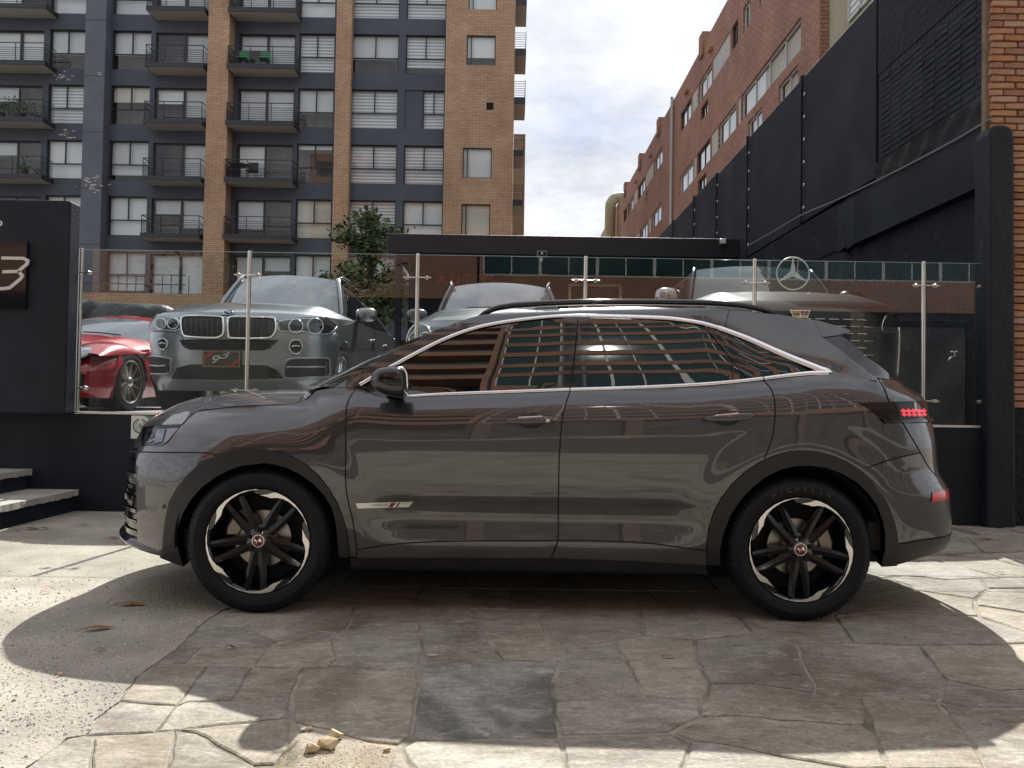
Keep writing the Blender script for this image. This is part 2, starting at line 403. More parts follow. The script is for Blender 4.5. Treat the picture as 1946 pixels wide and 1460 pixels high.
m_st = [stone_mat('flagstone_grey', (0.32, 0.29, 0.235), (0.46, 0.425, 0.36), (0.19, 0.15, 0.10)),
        stone_mat('flagstone_mauve', (0.31, 0.275, 0.23), (0.44, 0.405, 0.345), (0.19, 0.155, 0.12)),
        stone_mat('flagstone_ochre', (0.33, 0.29, 0.22), (0.45, 0.41, 0.33), (0.23, 0.19, 0.13))]
m_wet = stone_mat('flagstone_damp', (0.29, 0.27, 0.235), (0.40, 0.38, 0.335), (0.14, 0.13, 0.11), 1.6)
m_asph = mat('asphalt', (0.05, 0.05, 0.052), (0.085, 0.083, 0.08), rough=0.9, scale=3, bump=0.5, bscale=120, world=True)

# ---------------------------------------------------------------- ground sheets
def sheet(name, x0, x1, y0, y1, z, m, thick=0.0):
    b = MB()
    if thick: b.box(x0, x1, y0, y1, z - thick, z)
    else: b.add([(x0, y0, z), (x1, y0, z), (x1, y1, z), (x0, y1, z)], [(0, 1, 2, 3)])
    return tag(b.build(name, m), kind='structure')
sheet('ground', -300, 300, -300, 500, -0.02, m_sand)
sheet('road', -60, 60, -13.0, -5.0, -0.016, m_asph)
pv = sheet('pavement', -60, 60, -18.9, -13.0, 0.11, m_conc, 0.14)
forecourt_near = sheet('forecourt_paving', -30, 30, -5.0, 0.9, -0.009, m_conc, 0.012)

# left concrete apron
edge = [(20, 1500), (51, 1458), (126, 1403), (163, 1396), (182, 1366), (227, 1331), (265, 1280), (297, 1261), (320, 1243), (342, 1226), (382, 1186), (420, 1160)]
cp = [G(u, v).xy for u, v in edge]
cp = [Vector((-9, 0.9)), Vector((cp[0].x, 0.9))] + cp + [Vector((-1.30, 4.4)), Vector((-1.05, 5.2)), Vector((-1.15, 6.2)), Vector((-1.0, 7.2)), Vector((-9, 7.2))]
cp2 = []
for i, p in enumerate(resample(cp, 0.06)):
    j = Vector((random.uniform(-1, 1), random.uniform(-1, 1))) * 0.008
    cp2.append(p + (j if -8.9 < p.x and 1.0 < p.y < 7.1 else Vector((0, 0))))
b = MB(); b.prism([tuple(p) for p in cp2], lambda a, c, t: (a, c, t), -0.019, -0.001)
apron = tag(b.build('concrete_apron', m_conc, fixn=True), kind='structure')

# flagstones
fl = tag(MB().box(-1.6, 6.5, 0.9, 7.2, -0.0195, -0.0075).build('flagstone_bed', m_sand), kind='structure')
STONES = [
 [(20,1500),(51,1458),(126,1403),(163,1396),(179,1402),(168,1500)],
 [(179,1402),(293,1391),(333,1388),(331,1405),(312,1500),(168,1500)],
 [(333,1388),(370,1391),(430,1428),(481,1452),(500,1500),(312,1500)],
 [(340,1386),(549,1364),(552,1407),(530,1444),(521,1452),(481,1452),(430,1426),(372,1390)],
 [(163,1396),(182,1366),(227,1331),(334,1340),(293,1390)],
 [(334,1340),(358,1333),(470,1330),(552,1321),(549,1362),(340,1386),(297,1390)],
 [(227,1331),(265,1280),(296,1262),(396,1264),(334,1340)],
 [(396,1264),(481,1266),(440,1329),(358,1333),(336,1339)],
 [(481,1266),(575,1268),(552,1320),(440,1329)],
 [(320,1243),(340,1228),(382,1228),(375,1236),(355,1259),(297,1261)],
 [(342,1226),(382,1186),(465,1190),(529,1217),(510,1230),(382,1228)],
 [(382,1229),(510,1230),(487,1260),(357,1260)],
 [(382,1186),(420,1160),(470,1150),(600,1140),(673,1150),(668,1172),(659,1193),(609,1213),(529,1217),(465,1190)],
 [(487,1260),(529,1217),(628,1215),(632,1232),(640,1250),(623,1267),(577,1268),(481,1266)],
 [(628,1215),(660,1193),(700,1188),(796,1185),(798,1215),(802,1235),(797,1256),(790,1268),(720,1272),(640,1264),(640,1250)],
 [(798,1185),(907,1180),(925,1212),(956,1250),(810,1257),(803,1227)],
 [(909,1179),(1018,1172),(1039,1202),(1064,1224),(1080,1249),(1062,1254),(958,1251),(928,1212)],
 [(673,1150),(800,1140),(900,1150),(907,1178),(796,1184),(700,1187),(662,1192),(670,1170)],
 [(577,1270),(640,1266),(720,1274),(793,1271),(795,1300),(787,1341),(780,1397),(757,1414),(700,1407),(625,1384),(560,1370),(557,1320)],
 [(797,1268),(812,1258),(958,1253),(1061,1255),(1054,1280),(1046,1305),(1052,1350),(1061,1400),(790,1403),(782,1398),(789,1341),(797,1300)],
 [(765,1418),(790,1406),(1062,1402),(1075,1450),(1082,1500),(795,1500),(788,1458),(762,1425)],
 [(743,1434),(762,1427),(786,1459),(793,1500),(728,1500),(738,1458)],
 [(1080,1251),(1066,1224),(1110,1222),(1162,1219),(1192,1256),(1218,1305),(1222,1322),(1120,1328),(1056,1328),(1050,1310),(1056,1282)],
 [(1165,1218),(1222,1208),(1318,1216),(1323,1254),(1347,1297),(1346,1312),(1335,1326),(1225,1324),(1220,1305),(1194,1255)],
 [(1056,1331),(1223,1326),(1330,1328),(1330,1345),(1330,1361),(1300,1372),(1272,1389),(1180,1392),(1068,1394),(1056,1355)],
 [(1066,1397),(1180,1394),(1275,1391),(1318,1408),(1302,1440),(1286,1470),(1270,1500),(1084,1500),(1076,1458)],
 [(1278,1391),(1332,1363),(1400,1360),(1484,1368),(1638,1377),(1661,1393),(1680,1440),(1690,1459),(1630,1460),(1512,1441),(1400,1415),(1320,1406)],
 [(1320,1410),(1400,1418),(1512,1444),(1630,1463),(1650,1500),(1274,1500),(1303,1440)],
 [(1350,1300),(1430,1299),(1546,1318),(1634,1324),(1650,1358),(1638,1375),(1484,1366),(1400,1357),(1333,1360),(1333,1340),(1345,1318)],
 [(1320,1217),(1428,1203),(1500,1219),(1513,1223),(1531,1275),(1550,1304),(1546,1316),(1430,1297),(1350,1298),(1325,1254)],
 [(1515,1221),(1620,1222),(1746,1227),(1790,1282),(1795,1300),(1782,1331),(1638,1322),(1549,1317),(1552,1304),(1533,1273)],
 [(1636,1325),(1780,1333),(1804,1362),(1853,1418),(1872,1460),(1692,1460),(1663,1392),(1652,1358)],
 [(1692,1462),(1873,1462),(1890,1500),(1660,1500)],
 [(1748,1228),(2080,1223),(2080,1300),(1900,1311),(1797,1289)],
 [(1798,1292),(1900,1314),(2080,1303),(2080,1340),(1843,1343),(1786,1332)],
 [(1786,1336),(1845,1345),(2080,1342),(2080,1500),(1893,1500),(1857,1420),(1807,1362)],
 [(1020,1170),(1063,1131),(1131,1139),(1214,1150),(1220,1206),(1164,1217),(1066,1222),(1040,1200)],
 [(1218,1150),(1290,1148),(1356,1159),(1400,1170),(1428,1201),(1320,1215),(1224,1206)],
 [(1402,1168),(1440,1150),(1585,1165),(1586,1176),(1619,1219),(1512,1220),(1431,1201)],
 [(1588,1174),(1700,1162),(1861,1173),(1960,1204),(2080,1219),(1748,1225),(1622,1220)],
 [(1640,1106),(1717,1093),(1795,1102),(1860,1100),(1876,1118),(1852,1136),(1733,1119)],
 [(1586,1120),(1640,1109),(1733,1121),(1850,1138),(1851,1156),(1861,1170),(1700,1160),(1588,1171)],
 [(1879,1120),(2080,1119),(2080,1165),(1946,1162),(1858,1149),(1855,1138)],
 [(1857,1152),(1946,1164),(2080,1168),(2080,1217),(1955,1201),(1864,1170)],
 [(1863,1100),(2080,1096),(2080,1117),(1879,1117)],
 [(1718,1090),(1709,1073),(1772,1064),(1901,1097),(1860,1098),(1795,1100)],
 [(1775,1063),(1861,1053),(1889,1062),(1946,1078),(2080,1090),(2080,1094),(1904,1096)],
 [(1873,1051),(2080,1047),(2080,1087),(1946,1075),(1892,1061)],
 [(1560,1100),(1640,1078),(1706,1073),(1716,1090),(1640,1104),(1570,1118)],
 [(1640,1074),(1772,1055),(1866,1050),(1832,1019),(1800,1004),(1690,1008),(1640,1040)],
 [(1870,1049),(2080,1044),(2080,1012),(1942,1014),(1864,1017),(1836,1019)],
 [(1827,998),(1889,1002),(1939,1012),(1863,1015)],
 [(1790,987),(1870,988),(1890,1000),(1826,996),(1802,1002)],
 [(1890,987),(2080,990),(2080,1009),(1942,1011),(1893,1000)],
]
def stone(poly, m, z, hid=False, jit=0.006, gap=0.0042):
    poly = [Vector(p) for p in poly]; n0 = len(poly)
    area = sum(poly[i].x * poly[(i + 1) % n0].y - poly[(i + 1) % n0].x * poly[i].y for i in range(n0))
    if area < 0: poly = poly[::-1]
    pts = resample(poly, 0.07); n = len(pts)
    nrm = []
    for i in range(n):
        d = pts[(i + 1) % n] - pts[(i - 1) % n]; nrm.append(Vector((-d.y, d.x)).normalized())
    ring0 = [pts[i] + nrm[i] * (gap + random.uniform(-jit, jit) * 0.8) for i in range(n)]
    ring1 = [ring0[i] + nrm[i] * 0.006 for i in range(n)]
    tx, ty = random.uniform(-1, 1) * 0.002, random.uniform(-1, 1) * 0.002
    c = sum(pts, Vector((0, 0))) / n
    h = lambda p: z + tx * (p.x - c.x) + ty * (p.y - c.y)
    vs = [(p.x, p.y, -0.010) for p in ring0] + [(p.x, p.y, h(p) - 0.004) for p in ring0] + [(p.x, p.y, h(p)) for p in ring1]
    fs = [tuple(2 * n + k for k in range(n))]
    for k in range(n):
        q = (k + 1) % n; fs.append((k, q, n + q, n + k)); fs.append((n + k, n + q, 2 * n + q, 2 * n + k))
    return MB().add(vs, fs).build('flagstone', m, fl)
for i, s in enumerate(STONES):
    m = m_st[[0, 2, 0, 2, 1][i % 5]]
    if i == 19: m = m_wet
    stone([G(u, v).xy for u, v in s], m, random.uniform(-0.004, 0.001))
# stones under and behind the car
ys = [4.06, 4.5, 5.0, 5.45, 5.95, 6.45, 6.8, 7.18]
for r in range(len(ys) - 1):
    x = -1.0; k = 0
    cuts = [x]
    while x < 3.0: x += random.uniform(0.45, 0.85); cuts.append(x)
    for k in range(len(cuts) - 1):
        lo, hi = cuts[k], cuts[k + 1]
        if ys[r] > 5.3 and (lo + hi) / 2 > 2.3: continue
        if r == 0 and (lo + hi) / 2 > 1.85: continue
        if r == 1 and (lo + hi) / 2 > 2.2: continue
        q = [(lo, ys[r]), (hi, ys[r]), (hi + random.uniform(-.1, .1) * 0, ys[r + 1]), (lo, ys[r + 1])]
        stone(q, random.choice(m_st), random.uniform(-0.005, -0.001))
for lo in (3.25, 3.8, 4.4, 5.0, 5.7):
    for r, (y0, y1) in enumerate(((0.9, 1.55), (1.55, 2.1))):
        if lo > 3.2: stone([(lo, y0), (lo + 0.58, y0), (lo + 0.55, y1), (lo, y1)], random.choice(m_st), -0.003)

# sand, crumbs and grit in the broken patch and over the concrete: too many to count
def grit(name, n, area, smin, smax, m, zf=0.0):
    b = MB()
    for _ in range(n):
        x, y = area(); s = random.uniform(smin, smax) * random.choice((0.6, 0.8, 1.0, 1.0, 1.5))
        a = random.random() * 6.28; ca, sa = math.cos(a), math.sin(a)
        pts = []
        for (px, py, pz) in ((1, 0, 0), (0.2, 0.8, 0), (-0.9, 0.3, 0), (-0.5, -0.7, 0), (0.5, -0.6, 0), (0.1, 0.1, 0.75)):
            px *= s * random.uniform(.7, 1.2); py *= s * random.uniform(.6, 1.1); pz *= s * random.uniform(.5, 1.0)
            pts.append((x + px * ca - py * sa, y + px * sa + py * ca, zf + pz))
        b.add(pts, [(0, 1, 5), (1, 2, 5), (2, 3, 5), (3, 4, 5), (4, 0, 5)])
    return tag(b.build(name, m), kind='stuff')
m_peb = mat('pebble_grey', (0.17, 0.165, 0.15), (0.50, 0.48, 0.43), rough=0.85, scale=45, contrast=(.42, .58), world=True)
m_crumb = mat('sandstone_crumb', (0.42, 0.30, 0.16), (0.55, 0.46, 0.33), rough=0.9, scale=30, world=True)
cpoly = [tuple(p) for p in cp]
def area_conc():
    while True:
        u = random.uniform(-40, 470); v = random.uniform(1100, 1400) if random.random() < 0.75 else random.uniform(1000, 1460)
        p = G(u, v)
        if inside((p.x, p.y), cpoly): return p.x, p.y
def area_pit():
    while True:
        p = G(random.uniform(530, 745), random.gauss(1440, 22))
        if p.y > 1.7: return p.x, p.y
tag(grit('loose_pebbles', 4200, area_conc, 0.002, 0.0075, m_peb, -0.001), 'small grey pebbles bedded in the worn concrete', 'pebbles')
tag(grit('sandstone_crumbs', 1100, area_pit, 0.0015, 0.005, m_crumb, -0.0075), 'crumbs and sand in the broken paving patch', 'crumbs')
for k, (u, v, s, lab) in enumerate(((637, 1400, 0.026, 'largest pale sandstone chunk in the broken paving patch'), (623, 1418, 0.030, 'sharp ochre sandstone piece below the largest chunk'),
        (590, 1424, 0.024, 'flat ochre sandstone sliver at left of broken patch'), (577, 1386, 0.013, 'small grey stone at upper left of broken patch'),
        (588, 1384, 0.012, 'small pale stone touching the grey one in broken patch'), (735, 1424, 0.012, 'white pebble at right end of broken patch'))):
    p = G(u, v); b = MB(); vs = []
    bm = bmesh.new()
    for _ in range(13):
        q = Vector((random.gauss(0, 1), random.gauss(0, 1), random.gauss(0, 1))).normalized() * random.uniform(.75, 1.1)
        bm.verts.new((p.x + q.x * s * 1.3, p.y + q.y * s, -0.0075 + max(0, (q.z + 0.7)) * s * 0.75))
    bmesh.ops.convex_hull(bm, input=bm.verts); bmesh.ops.delete(bm, geom=[v_ for v_ in bm.verts if not v_.link_faces], context='VERTS')
    bm.verts.index_update()
    b.add([v_.co for v_ in bm.verts], [[q.index for q in f.verts] for f in bm.faces]); bm.free()
    tag(b.build('broken_stone', m_crumb if k not in (3,) else m_peb), lab, 'stone', 'broken stones in the paving patch')
# broken ochre edge of the big slab
b = MB(); e = [G(x, y) for x, y in ((566, 1373), (625, 1386), (700, 1409), (752, 1416))]; e2 = [G(x, y) for x, y in ((570, 1380), (628, 1396), (702, 1416), (750, 1423))]
for k in range(3):
    a0, a1, c0, c1 = e[k], e[k + 1], e2[k], e2[k + 1]
    b.add([(a0.x, a0.y, -0.006), (a1.x, a1.y, -0.006), (c1.x, c1.y, -0.012), (c0.x, c0.y, -0.012)], [(0, 3, 2, 1)])
b.build('broken_edge', m_crumb, fl)

# fallen leaves
m_leaf = [mat('dry_leaf_brown', (0.20, 0.065, 0.022), (0.30, 0.12, 0.045), rough=0.6, scale=30), mat('dry_leaf_ochre', (0.34, 0.15, 0.025), (0.20, 0.08, 0.02), rough=0.6, scale=25),
          mat('dry_leaf_dark', (0.07, 0.03, 0.02), (0.14, 0.055, 0.03), rough=0.7, scale=30)]
def leaf(p, L, ang, m, label, curl=0.3):
    n = 9; rows = []
    for i in range(n + 1):
        t = i / n; wd = L * 0.19 * math.sin(math.pi * min(1, t * 1.02)) ** 0.75 * (1.1 - 0.4 * t)
        z = 0.008 + L * curl * 0.5 * (t - 0.5) ** 2 + 0.004 * math.sin(t * 5)
        rows.append([((t - 0.5) * L, -wd, z + wd * 0.2), ((t - 0.5) * L, 0, z), ((t - 0.5) * L, wd, z + wd * 0.2)])
    b = MB(); b.grid(rows)
    ca, sa = math.cos(ang), math.sin(ang)
    for v in b.v: v.x, v.y = v.x * ca - v.y * sa + p.x, v.x * sa + v.y * ca + p.y
    st = MB().tube([(-0.5 * L, 0, 0.010 + L * curl * 0.125), (-0.72 * L, 0.02 * L, 0.003)], 0.0014, 5)
    for v in st.v: v.x, v.y = v.x * ca - v.y * sa + p.x, v.x * sa + v.y * ca + p.y
    o = b.build('fallen_leaf', m, smooth=True); tag(o, label, 'leaf', 'fallen leaves on the ground')
    st.build('stalk', m_leaf[2], o)
for u, v, L, a, mi, lab in ((252, 1151, 0.135, 0.15, 1, 'long dry leaf with yellow tip in front of the front wheel'), (190, 1197, 0.135, 0.5, 0, 'big brown dry leaf, the nearest one in the car shadow'),
        (161, 999, 0.075, 0.3, 1, 'small orange leaf on shaded concrete near the lower step'), (216, 1024, 0.10, 0.1, 0, 'reddish brown leaf just left of the car nose'),
        (232, 1034, 0.06, 0.3, 1, 'small ochre leaf half under the front splitter'), (60, 1007, 0.14, -0.1, 2, 'dark curled leaf litter by the foot of the steps'),
        (34, 1010, 0.08, 0.4, 2, 'darkest leaf, farthest left by the steps'), (84, 1006, 0.09, 0.1, 2, 'thin dark leaf between the litter and the orange leaf'),
        (88, 1128, 0.045, 0.2, 0, 'tiny brown leaf alone on the sunlit concrete'), (541, 1229, 0.03, 1.2, 0, 'tiny red leaf fragment on the flagstones by front wheel'),
        (441, 1233, 0.045, -0.2, 2, 'little twig-like leaf on the flagstone below front wheel'), (193, 1237, 0.04, 0.3, 0, 'small reddish leaf below the big brown leaf'),
        (117, 1284, 0.035, 0.8, 0, 'small orange speck of leaf at lower edge of the car shadow'), (1273, 1251, 0.05, 0.0, 1, 'small golden leaf on the flagstones between the wheels'),
        (1516, 1283, 0.045, -0.3, 0, 'brown leaf beside the stained joint below the rear wheel'), (1876, 1026, 0.14, 0.05, 0, 'reddish leaf on the paving behind the car'),
        (1850, 1018, 0.07, 0.5, 2, 'dark curled leaf behind the rear bumper'), (1903, 1091, 0.06, 0.0, 2, 'dark leaf scrap on the sunlit paving at right')):
    leaf(G(u, v), L, a, m_leaf[mi], lab)
pb = G(821, 1248)
b = MB().tube([(pb.x - 0.02, pb.y, 0.006), (pb.x + 0.02, pb.y + 0.005, 0.006)], 0.004, 8)
tag(b.build('cigarette_butt', mat('cigarette_filter', (0.6, 0.42, 0.2), (0.75, 0.7, 0.6), scale=40)), 'cigarette butt on the flagstones in mid foreground', 'litter')

# ---------------------------------------------------------------- platform, base wall, steps
YF = 7.2
plat = tag(MB().box(-14, 4.5, YF + 0.2, 24, 0.2, 0.90).build('platform', mat('platform_tiles', (0.24, 0.24, 0.24), (0.33, 0.33, 0.32), rough=0.5, scale=2, world=True, rvar=0.1)), kind='structure')
bw = MB().box(-9, 4.42, YF, YF + 0.2, -0.05, 0.905).build('base_wall', m_black, bevel=0.008)
tag(bw, 'low black painted wall under the glass fence', 'wall')
# stairs rising to the left: two slabs on dark risers
def step(xr, z, y0, lab):
    t = thing('stair_step', lab, 'step', (xr - 1.2, (y0 + YF) / 2, 0), 'concrete steps at the left')
    n = 40; b = MB(); rows = []
    for k in range(n + 1):
        y = y0 + (YF - 0.004 - y0) * k / n; j = random.uniform(-0.004, 0.004)
        rows.append([(-9.0, y, z - 0.055), (xr + j, y, z - 0.055 + random.uniform(-.006, .004)), (xr + j * .5, y, z - 0.003), (xr - 0.006, y, z), (-9.0, y, z)])
    b.grid(rows, True); b.f.append([0, 1, 2, 3, 4]); k0 = n * 5; b.f.append([k0 + 4, k0 + 3, k0 + 2, k0 + 1, k0])
    b.build('slab', m_step, t, fixn=True)
    MB().box(-9.0, xr - 0.035, y0 + 0.03, YF - 0.006, -0.01, z - 0.055).build('riser', m_black, t)
step(P(150, 929, YF).x, 0.20, 5.4, 'lower concrete step slab on a black riser by the wall')
step(P(62, 893, YF).x, 0.385, 5.42, 'upper concrete step slab at far left by the wall')

# sign wall (black monolith at far left)
sx1 = P(128, 600, 7.0).x; stop = P(128, 381, 7.0).z
sw = thing('sign_wall', 'tall black sign wall at far left with silver lettering panel', 'wall', (-6.2, 7.08, 0.905))
b = MB(); b.prism([(-9, 0.905), (sx1, 0.905), (sx1, stop - 0.006), (sx1 - 0.05, stop), (-9, stop)], lambda a, c, t: (a, t, c), 7.0, 7.17)
b.build('wall_block', m_black, sw, bevel=0.012, fixn=True)
m_gloss = mat('black_gloss_panel', (0.008, 0.009, 0.012), rough=0.06)
pr = P(52, 520, 6.99).x
MB().box(-6.6, pr, 6.972, 6.998, P(30, 587, 6.99).z, P(30, 459, 6.99).z).build('sign_panel', m_gloss, sw, bevel=0.003)
m_silver = mat('silver_letter', (0.62, 0.62, 0.60), rough=0.45, metal=0.2)
def stroke(b, pts, wd, mapf, t0, t1):
    pts = [Vector(p) for p in pts]; L = []; Rr = []
    for i, p in enumerate(pts):
        d0 = (pts[i] - pts[i - 1]).normalized() if i else (pts[1] - pts[0]).normalized()
        d1 = (pts[i + 1] - pts[i]).normalized() if i < len(pts) - 1 else d0
        n = Vector((-(d0 + d1).y, (d0 + d1).x)).normalized(); k = wd / 2 / max(0.5, n.dot(Vector((-d0.y, d0.x))))
        L.append(p + n * k); Rr.append(p - n * k)
    for i in range(len(pts) - 1):
        q = [L[i], L[i + 1], Rr[i + 1], Rr[i]]
        b.prism([tuple(p) for p in q], mapf, t0, t1)
    return b
THREE = [[(0.0, 1.0), (0.72, 1.0), (0.86, 0.93), (0.84, 0.82), (0.56, 0.57), (0.05, 0.55)], [(0.56, 0.57), (0.70, 0.44), (0.66, 0.34), (0.30, 0.03), (0.10, 0.0), (-0.45, 0.0)]]
NINE = [[(-0.25, 0.02), (0.0, 0.0), (0.14, 0.08), (0.95, 0.85), (0.90, 0.97), (0.75, 1.0), (0.25, 1.0), (0.05, 0.92), (-0.12, 0.62), (-0.06, 0.50), (0.10, 0.47), (0.52, 0.47)]]
def logo(name, parent, o, s, wd, t0, t1, m, strokes, mp):
    b = MB()
    for st in strokes:
        sm = [Vector(p) for p in st]
        stroke(b, [(o[0] + p.x * s, o[1] + p.y * s) for p in sm], wd, mp, t0, t1)
    return b.build(name, m, parent, fixn=True)
z3b = P(10, 549, 6.97).z; z3t = P(10, 491, 6.97).z
logo('sign_numeral', sw, (P(3, 520, 6.97).x, z3b), z3t - z3b, 0.028 * 1.0, 6.958, 6.972, m_silver, THREE, lambda a, c, t: (a, t, c))
logo('sign_numeral', sw, (P(3, 520, 6.97).x - 0.42, z3b), z3t - z3b, 0.028 * 1.0, 6.958, 6.972, m_silver, NINE, lambda a, c, t: (a, t, c))
put_text('house_number', '90', 0.062, mat('white_paint', (0.78, 0.78, 0.76), rough=0.5), (P(0, 425, 6.99).x - 0.012, 6.995, P(0, 425, 6.99).z), (1, 0, 0), (0, 0, 1), sw, 0.004, True)

# emblem card on the base wall
cx, cz = P(268, 812, YF).x, P(268, 812, YF).z
card = thing('emblem_card', 'white card with round green emblem on the black base wall', 'sign', (cx, YF - 0.004, cz))
MB().box(P(250, 800, YF).x, P(310, 800, YF).x, YF - 0.006, YF - 0.002, P(268, 834, YF).z, P(268, 790, YF).z).build('card', mat('white_card', (0.72, 0.74, 0.72), rough=0.35), card)
m_green = mat('emblem_green', (0.01, 0.13, 0.06), rough=0.4)
b = MB(); ex, ez = P(267, 810, YF).x, P(267, 810, YF).z
for rr, dr, seg in ((0.056, 0.012, (0, 340)), (0.038, 0.005, (20, 330))):
    b.grid([[(ex + (rr + q) * math.cos(R(a)), YF - 0.008, ez + (rr + q) * math.sin(R(a))) for a in range(seg[0] + 100, seg[1] + 100, 12)] for q in (0, dr)])
for q in range(-2, 3): b.box(ex - 0.02 + abs(q) * 0.004, ex + 0.02 - abs(q) * 0.004, YF - 0.0085, YF - 0.0065, ez + q * 0.010 - 0.0025, ez + q * 0.010 + 0.0025)
b.build('emblem', m_green, card)
MB().prism([(P(275, 790, YF).x, P(275, 790.5, YF).z), (P(310, 790, YF).x, P(310, 790.5, YF).z), (P(310, 812, YF).x, P(300, 812, YF).z)], lambda a, c, t: (a, t, c), YF - 0.0085, YF - 0.0065).build('corner_flash', mat('card_green', (0.02, 0.30, 0.11), rough=0.4), card, fixn=True)

# ---------------------------------------------------------------- glass fence
m_fglass = glass_mat('fence_glass', (0.95, 0.98, 0.975), ior=1.52, boost=0.9)
m_gedge = mat('glass_edge', (0.35, 0.55, 0.5), rough=0.1)
zt, zb_ = P(1000, 486, YF).z, 0.935
fence = thing('glass_fence', 'clear glass panel fence on steel posts along the black base wall', 'fence', (0, YF, 0.905))
pu = [147, 469, 791, 1112, 1435, 1758]
pxs = [P(u, 640, YF).x for u in pu] + [P(1880, 640, YF).x]
for i, x in enumerate(pxs[:-1]):
    r = 0.019
    p = MB(); p.lathe([(0.0, 0), (r, 0), (r, zt - 0.90), (r * 0.8, zt - 0.893), (0, zt - 0.892)], (x, YF + 0.03, 0.902), 'z', 20)
    po = p.build('post', m_steel, fence, smooth=True, angle=40) if False else p.build('post', m_steel, fence, angle=40)
    MB().lathe([(0, 0), (0.045, 0), (0.045, 0.006), (0.02, 0.010), (0.019, 0.012)], (x, YF + 0.03, 0.905), 'z', 20).build('post_base', m_steel, fence, angle=40)
for i in range(6):
    x0, x1 = pxs[i] + 0.012, pxs[i + 1] - 0.012
    if i == 5: x1 = pxs[6]
    g = MB().box(x0, x1, YF - 0.005, YF + 0.005, zb_, zt - 0.01).build('glass_panel', m_fglass, fence)
    e = MB().box(x0, x1, YF - 0.0046, YF + 0.0046, zt - 0.0098, zt - 0.006).build('polished_edge', m_gedge, g)
for i, x in enumerate(pxs):
    for z in (P(976, 531, YF).z, P(976, 750, YF).z):
        for s in (-1, 1):
            if i == 0 and s < 0: continue
            if i == 6 and s > 0: continue
            c = MB()
            c.tube([(x, YF - 0.012, z), (x + s * 0.13, YF - 0.012, z)], 0.006, 8)
            c.lathe([(0, -0.024), (0.017, -0.022), (0.019, -0.012), (0.012, -0.005), (0.012, 0.0)], (x + s * 0.09, YF - 0.002, z), 'y', 14)
            c.lathe([(0.012, 0.005), (0.018, 0.008), (0.018, 0.016), (0, 0.018)], (x + s * 0.09, YF + 0.0, z), 'y', 14)
            c.build('clamp', m_steel, fence, angle=40)
MB().box(pxs[0] - 0.05, P(1875, 810, YF).x, YF - 0.004, YF + 0.06, 0.9055, 0.928).build('bottom_rail', mat('sill_metal', (0.72, 0.71, 0.68), rough=0.4, metal=0.6), fence, bevel=0.003)
# three-pointed star on the glass
star = thing('star_emblem', 'white three-pointed star in a ring mounted behind the glass fence', 'emblem', (P(1507, 520, YF).x, YF + 0.02, P(1507, 520, YF).z))
sxx, szz = P(1507, 520, YF + 0.02).x, P(1507, 520, YF + 0.02).z; rs = 32 * (YF + 0.02) / F_PX
b = MB(); n = 64
prof = [(rs - 0.012, -0.002), (rs, -0.004), (rs + 0.002, 0.0), (rs, 0.004), (rs - 0.012, 0.002)]
b.lathe(prof, (sxx, YF + 0.02, szz), 'y', 64)
m_white = mat('frosted_white', (0.70, 0.74, 0.76), rough=0.4)
b.build('ring', m_white, star, angle=40)
for k in range(3):
    a = R(90 + 120 * k); tip = (sxx + (rs - 0.006) * math.cos(a), szz + (rs - 0.006) * math.sin(a))
    l = (sxx + 0.03 * math.cos(a + R(60)), szz + 0.03 * math.sin(a + R(60))); r_ = (sxx + 0.03 * math.cos(a - R(60)), szz + 0.03 * math.sin(a - R(60)))
    MB().prism([(sxx, szz), r_, tip, l], lambda q, c, t: (q, t, c), YF + 0.017, YF + 0.023).build('star_point', m_white, star, fixn=True)

# ---------------------------------------------------------------- facade helper
def wall_holes(maps, a0, a1, z0, z1, holes, dep):
    """wall sheet with rectangular openings and reveals; maps(a, z, t) with t going inwards"""
    A = sorted({a0, a1, *[h[0] for h in holes], *[h[1] for h in holes]}); Z = sorted({z0, z1, *[h[2] for h in holes], *[h[3] for h in holes]})
    A = [a for a in A if a0 <= a <= a1]; Z = [z for z in Z if z0 <= z <= z1]
    b = MB()
    for i in range(len(A) - 1):
        for j in range(len(Z) - 1):
            ca, cz = (A[i] + A[i + 1]) / 2, (Z[j] + Z[j + 1]) / 2
            if any(h[0] < ca < h[1] and h[2] < cz < h[3] for h in holes): continue
            b.add([maps(A[i], Z[j], 0), maps(A[i + 1], Z[j], 0), maps(A[i + 1], Z[j + 1], 0), maps(A[i], Z[j + 1], 0)], [(0, 1, 2, 3)])
    for h in holes:
        q = [(h[0], h[2]), (h[1], h[2]), (h[1], h[3]), (h[0], h[3])]
        for k in range(4):
            p, r = q[k], q[(k + 1) % 4]
            b.add([maps(*p, 0), maps(*p, dep), maps(*r, dep), maps(*r, 0)], [(0, 1, 2, 3)])
    return b
def frame_mb(maps, a0, a1, z0, z1, t0, t1, bars_a=(), bars_z=(), fw=0.05, bw=0.04):
    b = MB()
    def bx(p0, p1, q0, q1):
        c = [maps(p, q, t) for t in (t0, t1) for (p, q) in ((p0, q0), (p1, q0), (p1, q1), (p0, q1))]
        b.add(c, [(0, 1, 2, 3), (7, 6, 5, 4), (0, 4, 5, 1), (1, 5, 6, 2), (2, 6, 7, 3), (3, 7, 4, 0)])
    bx(a0, a1, z0, z0 + fw); bx(a0, a1, z1 - fw, z1); bx(a0, a0 + fw, z0 + fw, z1 - fw); bx(a1 - fw, a1, z0 + fw, z1 - fw)
    for z in bars_z: bx(a0 + fw, a1 - fw, z - bw / 2, z + bw / 2)
    zz = [z0 + fw] + [z for z in bars_z] + [z1 - fw]
    for a, lo, hi in bars_a: bx(a - bw / 2, a + bw / 2, lo, hi)
    return b
